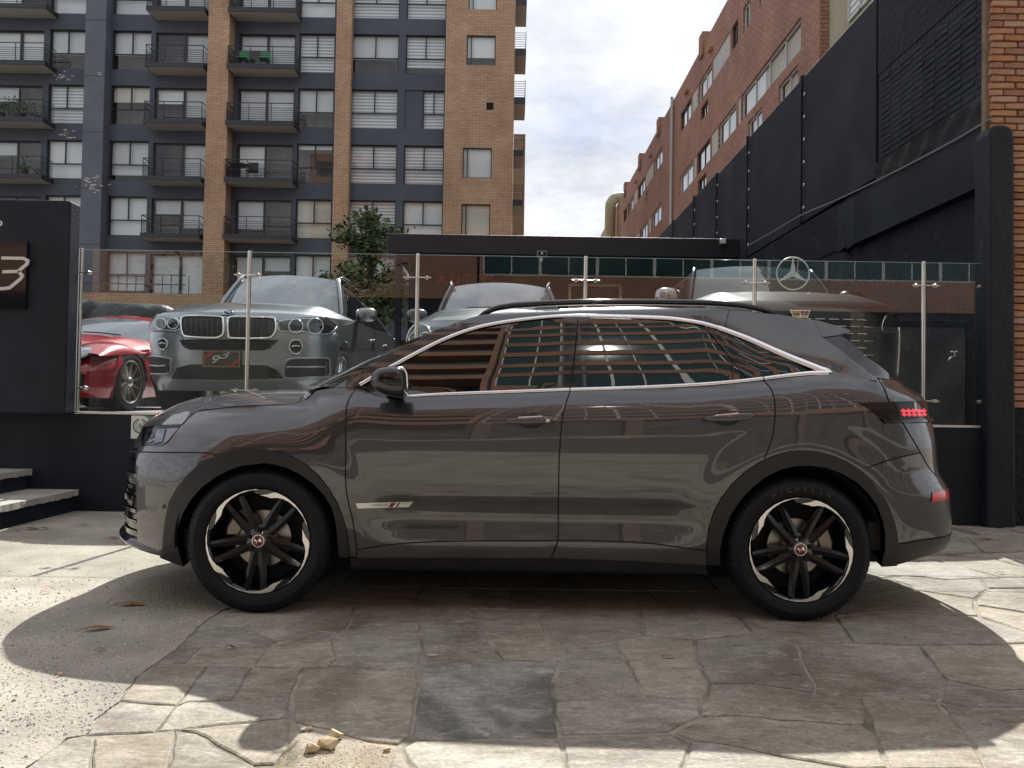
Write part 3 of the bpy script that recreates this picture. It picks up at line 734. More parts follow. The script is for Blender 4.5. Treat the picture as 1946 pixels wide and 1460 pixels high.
def quad_mb(maps, a0, a1, z0, z1, t):
    return MB().add([maps(a0, z0, t), maps(a1, z0, t), maps(a1, z1, t), maps(a0, z1, t)], [(0, 1, 2, 3)])
# ================================================================ APARTMENT BUILDING (far, frontal)
DA = 38.0
m_tan = brick_mat('tan_brick', (0.44, 0.29, 0.185), (0.525, 0.37, 0.25), (0.27, 0.17, 0.11), 'x', 0.36, 0.10, 0.014)
m_tans = brick_mat('tan_brick_side', (0.43, 0.28, 0.18), (0.51, 0.355, 0.24), (0.27, 0.17, 0.11), 'y', 0.36, 0.10, 0.014)
m_slate = mat('slate_blue_render', (0.058, 0.069, 0.096), (0.074, 0.086, 0.115), rough=0.8, scale=0.8, world=True, bump=0.2, bscale=30)
m_slate2 = mat('slate_pilaster', (0.10, 0.112, 0.14), (0.125, 0.138, 0.168), rough=0.8, scale=0.7, world=True)
m_frame = mat('black_aluminium', (0.012, 0.013, 0.018), rough=0.4)
m_pane = glass_mat('window_glass', (0.90, 0.94, 0.95), ior=1.5, boost=1.6)
m_blind = [mat('white_blind', (0.84, 0.85, 0.87), (0.78, 0.80, 0.82), rough=0.8, scale=0.6, world=True), mat('grey_blind', (0.62, 0.63, 0.67), (0.68, 0.69, 0.72), rough=0.8, scale=0.6, world=True),
           mat('cream_blind', (0.66, 0.62, 0.52), rough=0.8)]
def zebra(nm):
    m = bpy.data.materials.new(nm); m.use_nodes = True; t = m.node_tree; b_ = t.nodes['Principled BSDF']; b_.inputs['Roughness'].default_value = 0.8
    g = t.nodes.new('ShaderNodeNewGeometry'); s = t.nodes.new('ShaderNodeSeparateXYZ'); t.links.new(g.outputs['Position'], s.inputs[0])
    mu = t.nodes.new('ShaderNodeMath'); mu.operation = 'MULTIPLY'; mu.inputs[1].default_value = 6.2; t.links.new(s.outputs[2], mu.inputs[0])
    fr = t.nodes.new('ShaderNodeMath'); fr.operation = 'FRACT'; t.links.new(mu.outputs[0], fr.inputs[0])
    rp = t.nodes.new('ShaderNodeValToRGB'); rp.color_ramp.elements[0].position = 0.42; rp.color_ramp.elements[0].color = (0.82, 0.83, 0.86, 1)
    rp.color_ramp.elements[1].position = 0.58; rp.color_ramp.elements[1].color = (0.40, 0.41, 0.44, 1); t.links.new(fr.outputs[0], rp.inputs[0])
    t.links.new(rp.outputs[0], b_.inputs['Base Color']); return m
m_blind.append(zebra('striped_blind'))
m_room = mat('dim_room', (0.05, 0.05, 0.055), (0.13, 0.12, 0.115), rough=0.9, scale=0.8, world=True)
m_balc = mat('balcony_black', (.024, .027, .036), rough=.6)
m_soffit = mat('balcony_soffit', (0.42, 0.40, 0.39), rough=0.85)
apt = thing('apartment_building', 'tall apartment block with tan brick piers and slate blue bays', 'building', (-14, DA + 4, 0))
def AX(u, v=210, d=DA): return P(u, v, d).x
Z0 = [P(700, 170, DA).z + k * 2.775 for k in (2, 1, 0, -1, -2, -3)]     # window heads, top floor first
WH, UP = 1.97, 1.17
yy = lambda base: (lambda a, z, t: (a, base + t, z))
mapA = yy(DA)
TOPZ = 24.0
cols = dict(B=(AX(91), AX(158)), C=(AX(210), AX(284)), F=(AX(566), AX(634)), G=(AX(666), AX(756)), H=(AX(769), AX(845)))
doors = dict(A=(AX(0) - 0.6, AX(80)), D=(AX(293), AX(393)), E=(AX(451), AX(559)))
bays = {'left': (AX(-260), AX(165), ('A', 'B')), 'second': (AX(190), AX(400), ('C', 'D')), 'third': (AX(425), AX(640), ('E', 'F')), 'fourth': (AX(655), AX(850), ('G', 'H'))}
for nm, (a0, a1, cs) in bays.items():
    holes = []
    for fl_i, zh in enumerate(Z0):
        for c in cs:
            if c in cols: holes.append((cols[c][0], cols[c][1], zh - WH, zh))
            else: holes.append((doors[c][0], doors[c][1], zh - 2.10, zh - 0.08))
    wall_holes(mapA, a0, a1, 4.0, TOPZ, holes, 0.22).build('bay_wall', m_slate, apt)
MB().box(AX(-260), AX(975), DA + 0.8, DA + 12, 0, TOPZ).build('core', m_room, apt)
rb = random.Random(3)
def blind(win, a0, a1, z0, z1, t, kind=None, drop=None):
    kind = rb.choice((0, 0, 0, 1, 1, 2, 3)) if kind is None else kind
    drop = rb.choice((1, 1, 1, 1, 0.95, 0.6, 0.85)) if drop is None else drop
    if drop > 0.05: quad_mb(mapA, a0, a1, z1 - (z1 - z0) * drop, z1, t).build('blind', m_blind[kind], win)
def col_window(a0, a1, zh, kind=None, drop=None):
    z0, z1 = zh - WH, zh; zs = zh - UP; am = (a0 + a1) / 2
    w_ = frame_mb(mapA, a0, a1, z0, z1, 0.10, 0.16, [(am, zs, z1 - 0.05)], [zs], 0.055, 0.06).build('window', m_frame, apt)
    for (p, q, r, s) in ((a0 + 0.05, am - 0.03, zs + 0.03, z1 - 0.05), (am + 0.03, a1 - 0.05, zs + 0.03, z1 - 0.05), (a0 + 0.05, a1 - 0.05, z0 + 0.05, zs - 0.03)):
        quad_mb(mapA, p, q, r, s, 0.13).build('pane', m_pane, w_)
    blind(w_, a0 + 0.03, a1 - 0.03, z0 + 0.03, z1 - 0.03, 0.26, kind, drop)
for k, zh in enumerate(Z0):
    for c in ('B', 'C', 'F', 'G', 'H'):
        a0, a1 = cols[c]; kind = drop = None
        if c in 'GH' and k in (2, 3, 0): kind, drop = 3, 1.0
        if c == 'H' and k == 2: a0 = AX(803)
        if c == 'H' and k == 1: drop = 0.8
        if c == 'C' and k == 2: kind, drop = 2, 0.38
        if c == 'F' and k == 3: kind, drop = 0, 0.1
        col_window(a0, a1, zh, kind, drop)
    if k == 2: quad_mb(mapA, cols['H'][0], AX(803), zh - WH, zh, 0.05).build('infill_panel', m_slate, apt)
    for c in ('A', 'D', 'E'):
        a0, a1 = doors[c]; z0, z1 = zh - 2.10, zh - 0.08; am = a0 + (a1 - a0) * (0.5 if c == 'E' else 0.55)
        w_ = frame_mb(mapA, a0, a1, z0, z1, 0.10, 0.16, [(am, z0 + 0.05, z1 - 0.05)], [], 0.07, 0.08).build('balcony_door', m_frame, apt)
        for (p, q) in ((a0 + 0.07, am - 0.04), (am + 0.04, a1 - 0.07)):
            quad_mb(mapA, p, q, z0 + 0.07, z1 - 0.07, 0.13).build('pane', m_pane, w_)
            if rb.random() < 0.85: blind(w_, p + 0.02, q - 0.02, z0 + 0.03, z1 - 0.03, 0.26 + 0.01 * rb.random(), rb.choice((0, 0, 1, 1)), rb.choice((1, 1, 1, 0.7, 0.35)))
# balconies: slab > soffit, railing
def balcony(a0, a1, ztop, dep=1.0, ybase=DA):
    y0 = ybase - dep
    sl_ = MB().box(a0, a1, y0, ybase - 0.002, ztop - 0.23, ztop).build('balcony', m_balc, apt)
    MB().box(a0 + 0.05, a1 - 0.05, y0 + 0.05, ybase - 0.01, ztop - 0.24, ztop - 0.2305).build('soffit', m_soffit, sl_)
    b = MB(); h = 0.86
    for z in [ztop + h] + [ztop + 0.10 + q * 0.105 for q in range(6)]:
        r = 0.018 if z > ztop + 0.8 else 0.010
        b.box(a0 + 0.03, a1 - 0.03, y0 + 0.03, y0 + 0.03 + 2 * r, z - r, z + r)
        for a in (a0 + 0.03, a1 - 0.05): b.box(a, a + 0.02, y0 + 0.03, ybase - 0.03, z - r, z + r)
    n = 3
    for q in range(n + 1):
        a = a0 + 0.03 + (a1 - a0 - 0.08) * q / n
        b.box(a, a + 0.025, y0 + 0.025, y0 + 0.06, ztop, ztop + h + 0.01)
    b.build('railing', m_frame, sl_)
    return sl_
for k, zh in enumerate(Z0[:-1]):
    zt_ = zh - WH - 0.03
    balcony(AX(-60), AX(82, 210, DA - 1), zt_)
    balcony(AX(272, 210, DA - 1), AX(400), zt_)
    balcony(AX(432, 210, DA - 0.75), AX(559, 210, DA - 1), zt_)
# pilaster and brick piers
MB().box(AX(158, 210, DA - 0.5), AX(197, 210, DA - 0.5), DA - 0.5, DA + 0.1, 4.0, TOPZ).build('pilaster', m_slate2, apt)
for k in range(7):
    z = Z0[0] + 0.25 - k * 2.775
    MB().box(AX(158, 210, DA - 0.5) - 0.01, AX(197, 210, DA - 0.5) + 0.01, DA - 0.512, DA - 0.499, z, z + 0.03).build('joint_strip', m_slate, apt)
for (u0, u1, dd) in ((392, 432, 0.78), (636, 665, 0.35)):
    b = MB(); x0, x1 = AX(u0, 210, DA - dd), AX(u1, 210, DA - dd)
    b.box(x0, x1, DA - dd, DA + 0.1, 3.0, TOPZ); b.build('brick_pier', m_tan, apt)
    MB().box(x1 - 0.01, x1 + 0.004, DA - dd + 0.003, DA + 0.1, 3.0, TOPZ).build('pier_return', m_tans, apt)
b = MB()
for (u0, v0, n_, su, sv) in ((170, 345, 16, 22, 12), (178, 355, 10, 14, 10), (115, 145, 14, 26, 10), (125, 255, 12, 22, 9), (190, 140, 4, 6, 4)):
    for _ in range(n_):
        yy_ = DA - (.5 if u0 > 150 else 0) - .012; c_ = P(u0 + random.gauss(0, su * .5), v0 + random.gauss(0, sv * .5), yy_); L_ = random.uniform(.03, .16); h_ = random.uniform(.015, .04); t_ = random.uniform(-.5, .5)
        b.add([(c_.x - L_, yy_, c_.z - t_ * L_), (c_.x, yy_, c_.z - h_), (c_.x + L_, yy_, c_.z + t_ * L_), (c_.x, yy_, c_.z + h_ * .6)], [(0, 1, 2, 3)])
tag(b.build('peeling_paint', mat('bare_plaster', (.62, .62, .6), rough=.9), apt), kind='stuff')
# brick end wall with single windows
xe0, xe1 = AX(845, 210, DA - 0.3), AX(976, 210, DA - 0.3)
ew = [(AX(u0, 210, DA - .3), AX(u1, 210, DA - .3), P(900, v1, DA - .3).z, P(900, v0, DA - .3).z) for u0, u1, v0, v1 in ((887, 941, -45, 18), (885, 940, 67, 124), (881, 936, 281, 338), (880, 935, 388, 470))]
vent = (AX(924, 210, DA - .3), AX(938, 210, DA - .3), P(930, 209, DA - .3).z, P(930, 195, DA - .3).z)
mapE = yy(DA - 0.3)
wall_holes(mapE, xe0, xe1, 3.0, TOPZ, ew + [vent], 0.18).build('brick_end_wall', m_tan, apt)
for (a0, a1, z0, z1) in ew:
    am = a0 + 0.22
    w_ = frame_mb(mapE, a0, a1, z0, z1, 0.08, 0.13, [(am, z0, z1)], [], 0.045, 0.05).build('window', m_frame, apt)
    quad_mb(mapE, a0 + .04, am - .02, z0 + .04, z1 - .04, 0.10).build('pane', m_pane, w_); quad_mb(mapE, am + .02, a1 - .04, z0 + .04, z1 - .04, 0.10).build('pane', m_pane, w_)
    quad_mb(mapE, a0 + .02, a1 - .02, z0 + (0.45 if z0 > 16 and z0 < 19 else 0.03), z1 - .03, 0.2).build('blind', m_blind[0 if z0 > 12 else 2], w_)
    quad_mb(mapE, a0, a1, z0, z1, 0.5).build('room', m_room, w_)
a0, a1, z0, z1 = vent
v_ = frame_mb(mapE, a0, a1, z0, z1, 0.02, 0.10, [], [z0 + (z1 - z0) * q for q in (.25, .5, .75)], 0.03, 0.03).build('wall_vent', m_frame, apt); quad_mb(mapE, a0, a1, z0, z1, 0.12).build('vent_back', m_frame, v_)
MB().box(xe1 - 0.01, xe1 + 0.0, DA - 0.297, DA + 12, 3.0, TOPZ).build('side_wall', m_tans, apt)
# side balconies seen edge-on, and the lower wing behind
for zz_, yb in ((P(985, 57, 41).z, 41), (P(985, 150, 41).z, 41), (P(985, 240, 41).z, 41), (P(985, 333, 45).z, 45), (P(985, 425, 45).z, 45)):
    x0, x1 = xe1 + 0.004, xe1 + 0.60
    s_ = MB().box(x0, x1, yb - 1.2, yb + 1.2, zz_ + 0.75, zz_ + 1.1).build('balcony', m_slate, apt)
    MB().box(x0, x1 - 0.02, yb - 1.15, yb + 1.15, zz_ + 0.74, zz_ + 0.7495).build('soffit', m_soffit, s_)
    b = MB()
    for q in range(7): b.box(x0, x1, yb - 1.18, yb - 1.16, zz_ + 1.2 + q * 0.12, zz_ + 1.22 + q * 0.12); b.box(x1 - 0.03, x1 - 0.01, yb - 1.16, yb + 1.18, zz_ + 1.2 + q * 0.12, zz_ + 1.22 + q * 0.12)
    b.box(x1 - 0.03, x1 - 0.005, yb - 1.19, yb - 1.165, zz_ + 1.1, zz_ + 2.0); b.build('railing', m_frame, s_)
MB().box(xe1 - 2.0, P(998, 300, 52).x, 52, 60, 0, P(990, 255, 52).z).build('rear_wing', m_tan, apt)
# terrace plinth with railing at the foot
zp_ = P(300, 560, DA - 1.2).z
MB().box(AX(-260), AX(520), DA - 1.6, DA - 0.02, 0, zp_).build('plinth', m_tan, apt)
b = MB()
for a in range(0, 16): b.box(AX(150) + a * 0.42, AX(150) + a * 0.42 + 0.03, DA - 1.5, DA - 1.47, zp_, zp_ + 0.9)
for z in (zp_ + 0.45, zp_ + 0.9): b.box(AX(150), AX(385), DA - 1.51, DA - 1.46, z - 0.02, z + 0.02)
b.build('terrace_railing', m_frame, apt)
# balcony plants and chairs
m_lf = mat('balcony_leaf', (0.035, 0.085, 0.02), (0.09, 0.15, 0.035), rough=0.6, scale=3)
def plant(x, y, z, wd, h, lab, n=140):
    t = thing('balcony_plant', lab, 'plant', (x, y, z), 'plants on balconies')
    MB().lathe([(0, 0), (0.14, 0), (0.18, 0.28), (0, 0.26)], (x, y, z), 'z', 12).build('pot', m_frame, t)
    b = MB()
    for _ in range(n):
        c = Vector((x + random.gauss(0, wd / 3), y + random.gauss(0, 0.15), z + 0.28 + abs(random.gauss(0.3, 0.35)) * h)); s = random.uniform(0.05, 0.12)
        d = Vector((random.gauss(0, 1), random.gauss(0, 1), random.gauss(0.3, 1))).normalized(); e = d.orthogonal().normalized()
        b.add([c - e * s * .4, c + d * s, c + e * s * .4, c - d * s * .8], [(0, 1, 2, 3)])
    b.build('foliage', m_lf, t)
zb2 = Z0[2] - WH - 0.03
plant(AX(18), DA - 0.6, zb2, 0.9, 1.0, 'bushy plant at the far left of the third visible balcony'); plant(AX(55), DA - 0.6, zb2, 0.8, 0.8, 'leafy plant by the right rail of the far left balcony')
plant(AX(62), DA - 0.5, Z0[3] - WH - 0.03, 0.35, 0.6, 'small yellow-green pot plant on a far left balcony', 60)
def chair(x, z, lab, m):
    t = thing('balcony_chair', lab, 'chair', (x, DA - 0.5, z), 'chairs on balconies')
    MB().box(x - .25, x + .25, DA - .75, DA - .3, z + .40, z + .45).build('seat', m, t, bevel=.02)
    MB().box(x - .25, x + .25, DA - .32, DA - .27, z + .45, z + .92).build('backrest', m, t, bevel=.03)
    for sx in (-.2, .2):
        for sy in (-.7, -.34): MB().tube([(x + sx, DA + sy, z), (x + sx, DA + sy, z + .4)], .015, 6).build('leg', m_frame, t)
m_gch = mat('green_plastic', (0.03, 0.22, 0.10), rough=0.4); m_dch = mat('dark_rattan', (0.02, 0.02, 0.022), rough=0.6)
z1c = Z0[1] - WH - 0.03; z3c = Z0[3] - WH - 0.03
chair(AX(466), z1c, 'left one of two green chairs on a balcony', m_gch); chair(AX(506), z1c, 'right one of two green chairs on a balcony', m_gch)
chair(AX(445), z3c, 'dark chair at left of a balcony table', m_dch); chair(AX(488), z3c, 'dark chair at right of a balcony table', m_dch)
t = thing('balcony_table', 'round dark table between chairs on a balcony', 'table', (AX(466), DA - .5, z3c))
MB().lathe([(0, .70), (.42, .70), (.42, .73), (0, .73)], (AX(466), DA - .5, z3c), 'z', 20).build('table_top', m_dch, t); MB().tube([(AX(466), DA - .5, z3c), (AX(466), DA - .5, z3c + .7)], .03, 8).build('leg', m_dch, t)

# ================================================================ BLACK CANOPY STRUCTURE BEHIND THE CARS
m_black3 = mat('black_fascia', (0.010, 0.011, 0.020), (0.013, 0.014, 0.024), rough=0.5, scale=1, world=True)
DC = 15.5
can = thing('canopy', 'flat black canopy with deep fascia over the parked cars', 'canopy', (1.0, DC + 2, 0.9))
cx0, cx1 = P(737, 465, DC).x, P(1405, 465, DC).x
cz0, cz1 = P(1000, 484, DC).z, P(1000, 448, DC).z
MB().box(cx0, cx1, DC, DC + 0.12, cz0, cz1).build('fascia', m_black3, can, bevel=0.01)
MB().box(cx0, cx1, DC + 0.12, DC + 3.4, cz0 + 0.12, cz1 - 0.02).build('roof_slab', m_black3, can)
MB().box(cx0 + 0.02, 4.54, DC + 3.0, DC + 3.3, 0.9, cz0 + 0.119).build('back_wall', m_black, can)
for xx in (cx0 + 0.12, 1.4): MB().box(xx, xx + 0.12, DC + 0.3, DC + 0.42, 0.9, cz0 + 0.119).build('column', m_black, can)
sh = frame_mb(yy(DC + 2.99), P(1080, 550, DC + 3).x, P(1118, 550, DC + 3).x + 0.8, 0.95, P(1090, 540, DC + 3).z, -0.05, 0.0, [], [], 0.06).build('shutter_frame', m_steel, can)
for k in range(16):
    z = 0.98 + k * 0.155
    if z < P(1090, 545, DC + 3).z - 0.1: MB().box(P(1082, 550, DC + 3).x, P(1118, 550, DC + 3).x + 0.75, DC + 2.955, DC + 2.985, z, z + 0.135).build('shutter_slat', mat('beige_shutter', (0.42, 0.37, 0.27), rough=0.6), sh)
put_text('wall_lettering', 'AUTOS', 0.34, mat('red_letter', (0.55, 0.03, 0.03), rough=0.4), (P(886, 532, DC + 2.95).x, DC + 2.96, P(886, 532, DC + 2.95).z), (1, 0, 0), (0, 0, 1), can, 0.01, False, 0.0, 1.35)
# security camera and flood light
sc_p = P(1030, 483, DC - 0.1)
t = thing('security_camera', 'small boxed security camera under the canopy fascia', 'camera', tuple(sc_p))
MB().box(sc_p.x - .10, sc_p.x + .10, DC - .13, DC - .002, sc_p.z - .06, sc_p.z + .06).build('housing', mat('grey_plastic', (0.30, 0.31, 0.32), rough=0.4), t, bevel=.012)
MB().box(sc_p.x - .085, sc_p.x + .085, DC - .136, DC - .128, sc_p.z - .045, sc_p.z + .045).build('front_plate', m_gloss, t, bevel=.004)
MB().lathe([(0, -.02), (.022, -.018), (.026, 0)], (sc_p.x, DC - .137, sc_p.z), 'y', 16).build('lens', mat('lens_ring', (.55, .56, .58), rough=.2), t, smooth=True)
MB().box(sc_p.x - .025, sc_p.x + .02, DC - .06, DC - .03, sc_p.z - .13, sc_p.z - .06).build('bracket', mat('pale_plastic', (.62, .66, .66), rough=.5), t)
fp = P(1375, 459, DC - 0.1)
t = thing('flood_light', 'small silver flood light on the canopy fascia at right', 'lamp', tuple(fp))
MB().box(fp.x - .06, fp.x + .06, DC - .09, DC - .002, fp.z - .05, fp.z + .06).build('housing', mat('cast_aluminium', (.55, .55, .54), rough=.35, metal=.6), t, bevel=.012)
MB().box(fp.x - .045, fp.x + .045, DC - .097, DC - .09, fp.z - .035, fp.z + .045).build('glass', mat('lamp_glass', (.75, .76, .74), rough=.1), t)
MB().box(fp.x - .02, fp.x + .02, DC - .05, DC - .002, fp.z - .14, fp.z - .05).build('bracket', m_frame, t)

# ================================================================ RIGHT BLACK WALL (receding)
XW = 4.55
bwall = thing('black_side_wall', 'tall black painted side wall receding on the right', 'wall', (XW + 0.2, 16, 0))
MB().box(XW + 0.05, XW + 0.4, 7.32, 27, -0.05, 4.0).build('lower_wall', m_black2, bwall)
joints = [PX(u, 300, XW).y for u in (1666, 1523, 1419, 1362, 1318)] + [22.0, 24.6, 27.0]
zt_w = 6.3
for k in range(len(joints) - 1):
    a0, a1 = joints[k] + 0.03, joints[k + 1] - 0.03; off = (0.0, 0.015, 0.0, 0.02, 0.005, 0.015, 0.0)[k]
    ztop = zt_w + (0.0, 0.02, -0.05, 0.04, 0.0, 0.05, 0.02)[k]
    MB().box(XW + off, XW + 0.3, a0, a1, 3.98, ztop).build('wall_panel', m_black, bwall, bevel=0.01)
    MB().box(XW + off - 0.02, XW + 0.05, a1 + 0.004, a1 + 0.056, 3.95, ztop + 0.05).build('panel_post', m_black, bwall)
    if k in (0, 1, 2, 3):
        for q in range(6):
            z = 4.2 + q * 0.36
            MB().lathe([(0.022, -0.01), (0.03, 0.0), (0.022, 0.01), (0.016, 0.0)], (XW + off - 0.012, a1 - 0.10, z), 'x', 12).build('fixing_ring', m_steel, bwall)
# near bay: black painted bricks between two rendered strips
MB().box(XW + 0.007, XW + 0.3, 7.31, joints[0] - 0.03, 3.98, 6.9).build('brick_backing', m_black, bwall)
MB().box(XW - 0.004, XW + 0.0065, 7.31, joints[0] - 0.03, 5.26, 6.85).build('upper_render', m_black2, bwall)
bk = []
for v in range(4):
    bm_ = MB(); L, H, D = 0.235, 0.058, 0.045
    rows = []
    j = lambda: random.uniform(-0.004, 0.004)
    bm_.add([(D, 0, 0), (D, L, 0), (D, L, H), (D, 0, H), (j(), .004 + j(), .003), (j(), L - .004 + j(), .003 + j()), (j(), L - .004, H - .003 + j()), (j(), .004, H - .003)],
            [(4, 7, 6, 5), (0, 4, 5, 1), (1, 5, 6, 2), (2, 6, 7, 3), (3, 7, 4, 0)])
    o = bm_.build('brick', m_black, bwall, bevel=0.004, bseg=1); bk.append(o)
nb = 0; z = 4.17; r = 0
while z < 5.16:
    y = 7.33 - (0.12 if r % 2 else 0.0); y = max(y, 7.31)
    first = True
    while y < joints[0] - 0.2:
        o = bk[nb] if nb < 4 else random.choice(bk).copy()
        if nb >= 4: col.objects.link(o)
        nb += 1
        o.parent = bwall; o.location = Vector((XW + 0.021 + random.uniform(-.004, .005), y + 0.1175 + random.uniform(-.008, .008), z + 0.029 + random.uniform(-.003, .003))) - wloc(bwall)
        o.rotation_euler = (random.uniform(-.02, .02), 0, random.uniform(-.015, .015))
        y += 0.246
    z += 0.069; r += 1
y = 7.34
while y < joints[0] - 0.09:                              # soldier course on top
    o = MB().box(XW + 0.002, XW + 0.046, y, y + 0.06, 5.165, 5.255).build('brick', m_black, bwall, bevel=.004, bseg=1); y += 0.07
# torn black plastic in the gap and the lower beam
rows = []
for i in range(26):
    y = 7.4 + i * 0.09; rows.append([(XW - 0.012 + random.uniform(-.012, .012) + .012 * math.sin(i * 1.3 + q), y + random.uniform(-.02, .02), 3.86 + q * 0.058 + random.uniform(-.008, .008)) for q in range(6)])
m_plas = mat('black_plastic', (0.010, 0.011, 0.015), rough=0.42, spec=.3)
MB().grid(rows).build('plastic_sheet', m_plas, bwall, smooth=True)
rows = []; yb_ = PX(1600, 440, XW).y
for i in range(31):
    t_ = i / 30; y = 7.33 + (yb_ - 7.33) * t_; j = 0.0 if i < 26 else random.uniform(-.06, .06)
    rows.append([(XW - 0.07 + j, y, 3.23 + j), (XW - 0.075 + j, y, 3.5), (XW - 0.07 + j, y, 3.86 + random.uniform(-.006, .006) + j), (XW + 0.06, y, 3.88 + j), (XW + 0.06, y, 3.22)])
b = MB().grid(rows, True); b.f.append([0, 1, 2, 3, 4]); b.f.append([154, 153, 152, 151, 150]); b.build('beam', m_black, bwall, fixn=True)
rows = []
for i in range(40):
    y = yb_ + 0.1 + i * 0.4; rows.append([(XW + 0.045 + random.uniform(-.015, .003), y, 3.3), (XW + 0.01 + random.uniform(-.02, .02), y, 3.65), (XW + 0.0 + random.uniform(-.02, .02), y, 3.93), (XW + 0.08, y, 4.0)])
MB().grid(rows).build('broken_ledge', m_black2, bwall)
cpts = [PX(u, v, XW - 0.09) for u, v in ((1884, 226), (1850, 246), (1800, 275), (1716, 319), (1650, 352), (1580, 385), (1521, 410), (1470, 440), (1420, 468))]
cab = MB().tube(spline(cpts, 6), 0.011, 6).build('wall_cable', mat('grey_cable', (.20, .20, .21), rough=.5))
tag(cab, 'grey cable sagging along the black side wall', 'cable')
# tap on the side wall just behind the fence
tp = PX(1838, 680, XW + 0.05); tx, ty, tz = tp.x - 0.05, 7.62, P(1820, 680, 7.6).z
tap = thing('garden_tap', 'chrome garden tap on the black wall behind the glass at right', 'tap', (tx, ty, tz))
m_tap = mat('tap_chrome', (.72, .70, .66), rough=.18, metal=1)
px0 = P(1836, 682, 7.6).x
MB().tube([(XW + .06, ty, tz), (px0, ty, tz)], .012, 10).build('pipe', mat('brass', (.5, .38, .18), rough=.35, metal=1), tap)
MB().tube([(px0, ty, tz), (px0 - .05, ty, tz), (px0 - .10, ty, tz + .004), (px0 - .145, ty, tz - .004), (px0 - .165, ty, tz - .03)], [.014, .018, .016, .013, .012], 12).build('spout', m_tap, tap, smooth=True)
MB().tube([(px0 - .10, ty, tz), (px0 - .10, ty, tz + .06)], [.013, .008], 10).build('stem', m_tap, tap)
b = MB(); b.tube([(px0 - .145, ty, tz + .06), (px0 - .055, ty, tz + .06)], .006, 8); b.tube([(px0 - .10, ty - .045, tz + .06), (px0 - .10, ty + .045, tz + .06)], .006, 8)
b.build('handle', m_tap, tap, smooth=True)

# near black pilaster and frontal brick wall at the right edge
bfw = thing('brick_wall', 'orange brick wall at the right edge, black at its foot', 'wall', (6.0, 7.3, 0))
m_obr = [mat('orange_brick_%s' % s, a, c, rough=0.85, scale=9, bump=0.5, bscale=60, c3=(0.10, 0.07, 0.055), s3=2.5, p3=(0.58, 0.75), rand=0.08) for s, a, c in
         (('warm', (0.36, 0.17, 0.09), (0.45, 0.235, 0.135)), ('pale', (0.41, 0.225, 0.135), (0.48, 0.29, 0.185)), ('dark', (0.28, 0.125, 0.07), (0.38, 0.185, 0.11)))]
m_mort = mat('old_mortar', (0.15, 0.11, 0.075), (0.24, 0.18, 0.125), rough=0.95, scale=6, world=True)
MB().box(4.45, 9.0, 7.235, 7.3, -0.05, 8.0).build('mortar_bed', m_mort, bfw)
MB().box(5.25, 9.0, 7.2, 7.234, 1.0, 8.0).build('far_brickwork', brick_mat('orange_brickwork', (.42, .18, .085), (.5, .26, .14), (.33, .25, .17), 'x', .25, .066, .01), bfw)
protos = []
for v in range(5):
    L, H = 0.24, 0.056; j = lambda s=.004: random.uniform(-s, s)
    vs = [(0, .045, 0), (L, .045, 0), (L, .045, H), (0, .045, H), (.004 + j(.003), j(), .003 + j(.003)), (L - .004 + j(.003), j(), .003), (L - .004, j(), H - .003 + j(.003)), (.004, j(), H - .003)]
    mid = [((vs[4][0] + vs[5][0]) / 2, j(.005), .001 + j(.004)), ((vs[6][0] + vs[7][0]) / 2, j(.005), H - .002 + j(.003))]
    o = MB().add(vs + mid, [(4, 8, 9, 7), (8, 5, 6, 9), (0, 1, 5, 8, 4), (1, 2, 6, 5), (2, 3, 7, 9, 6), (3, 0, 4, 7)]).build('brick', m_obr[v % 3], bfw, bevel=.004, bseg=1)
    protos.append(o)
nb = 0; r = 0; z = 1.10
while z < 5.15:
    xs = P(1884, 100, 7.2).x if z > 3.66 else P(1925, 500, 7.2).x
    x = xs + random.uniform(-.012, .012); half = bool(r % 2)
    while x < 5.24:
        o = protos[nb] if nb < 5 else random.choice(protos).copy()
        if nb >= 5: col.objects.link(o)
        nb += 1; o.parent = bfw
        o.scale.x = .5 if half else 1.0
        o.location = Vector((x + (.06 if half else .12), 7.2 + 0.0225 + random.uniform(-.006, .004), z + .028)) - wloc(bfw); o.rotation_euler = (0, random.uniform(-.012, .012), random.uniform(-.01, .01))
        x += .128 if half else .252; half = False
    z += 0.0655; r += 1
rows = []
for i in range(40):                                       # ragged black paint edge at the foot
    x = 4.40 + i * 0.04; rows.append([(x, 7.19, -0.05), (x, 7.185 + random.uniform(-.004, .004), 0.6), (x, 7.19, 1.085 + random.uniform(-.02, .03)), (x, 7.24, 1.09)])
MB().grid(rows).build('painted_foot', m_black2, bfw)
x0, x1 = P(1879, 500, 7.08).x, P(1929, 500, 7.08).x; zt_ = P(1900, 236, 7.08).z
pts = [(x0, -0.05), (x1 + .02, -0.05), (x1, zt_ - .14), (x1 - .015, zt_ - .06), (x1 - .05, zt_ - .012), (x1 - .11, zt_), (x0 + .07, zt_ - .004), (x0 + .02, zt_ - .03), (x0, zt_ - .10)]
b = MB().prism(pts, lambda a, c, t: (a, t, c), 7.08, 7.32)
pil = b.build('black_pilaster', mat('black_scuffed_paint', (.008, .011, .018), (.014, .018, .027), rough=.55, spec=.3, scale=2.2, world=True, bump=.6, bscale=18, bdist=.02, c3=(.07, .08, .10), s3=3.4, p3=(.63, .8), stretch=(1, 1, .35)), fixn=True, bevel=.03)
tag(pil, 'black rounded-top pilaster at the right edge beside the orange bricks', 'pilaster')

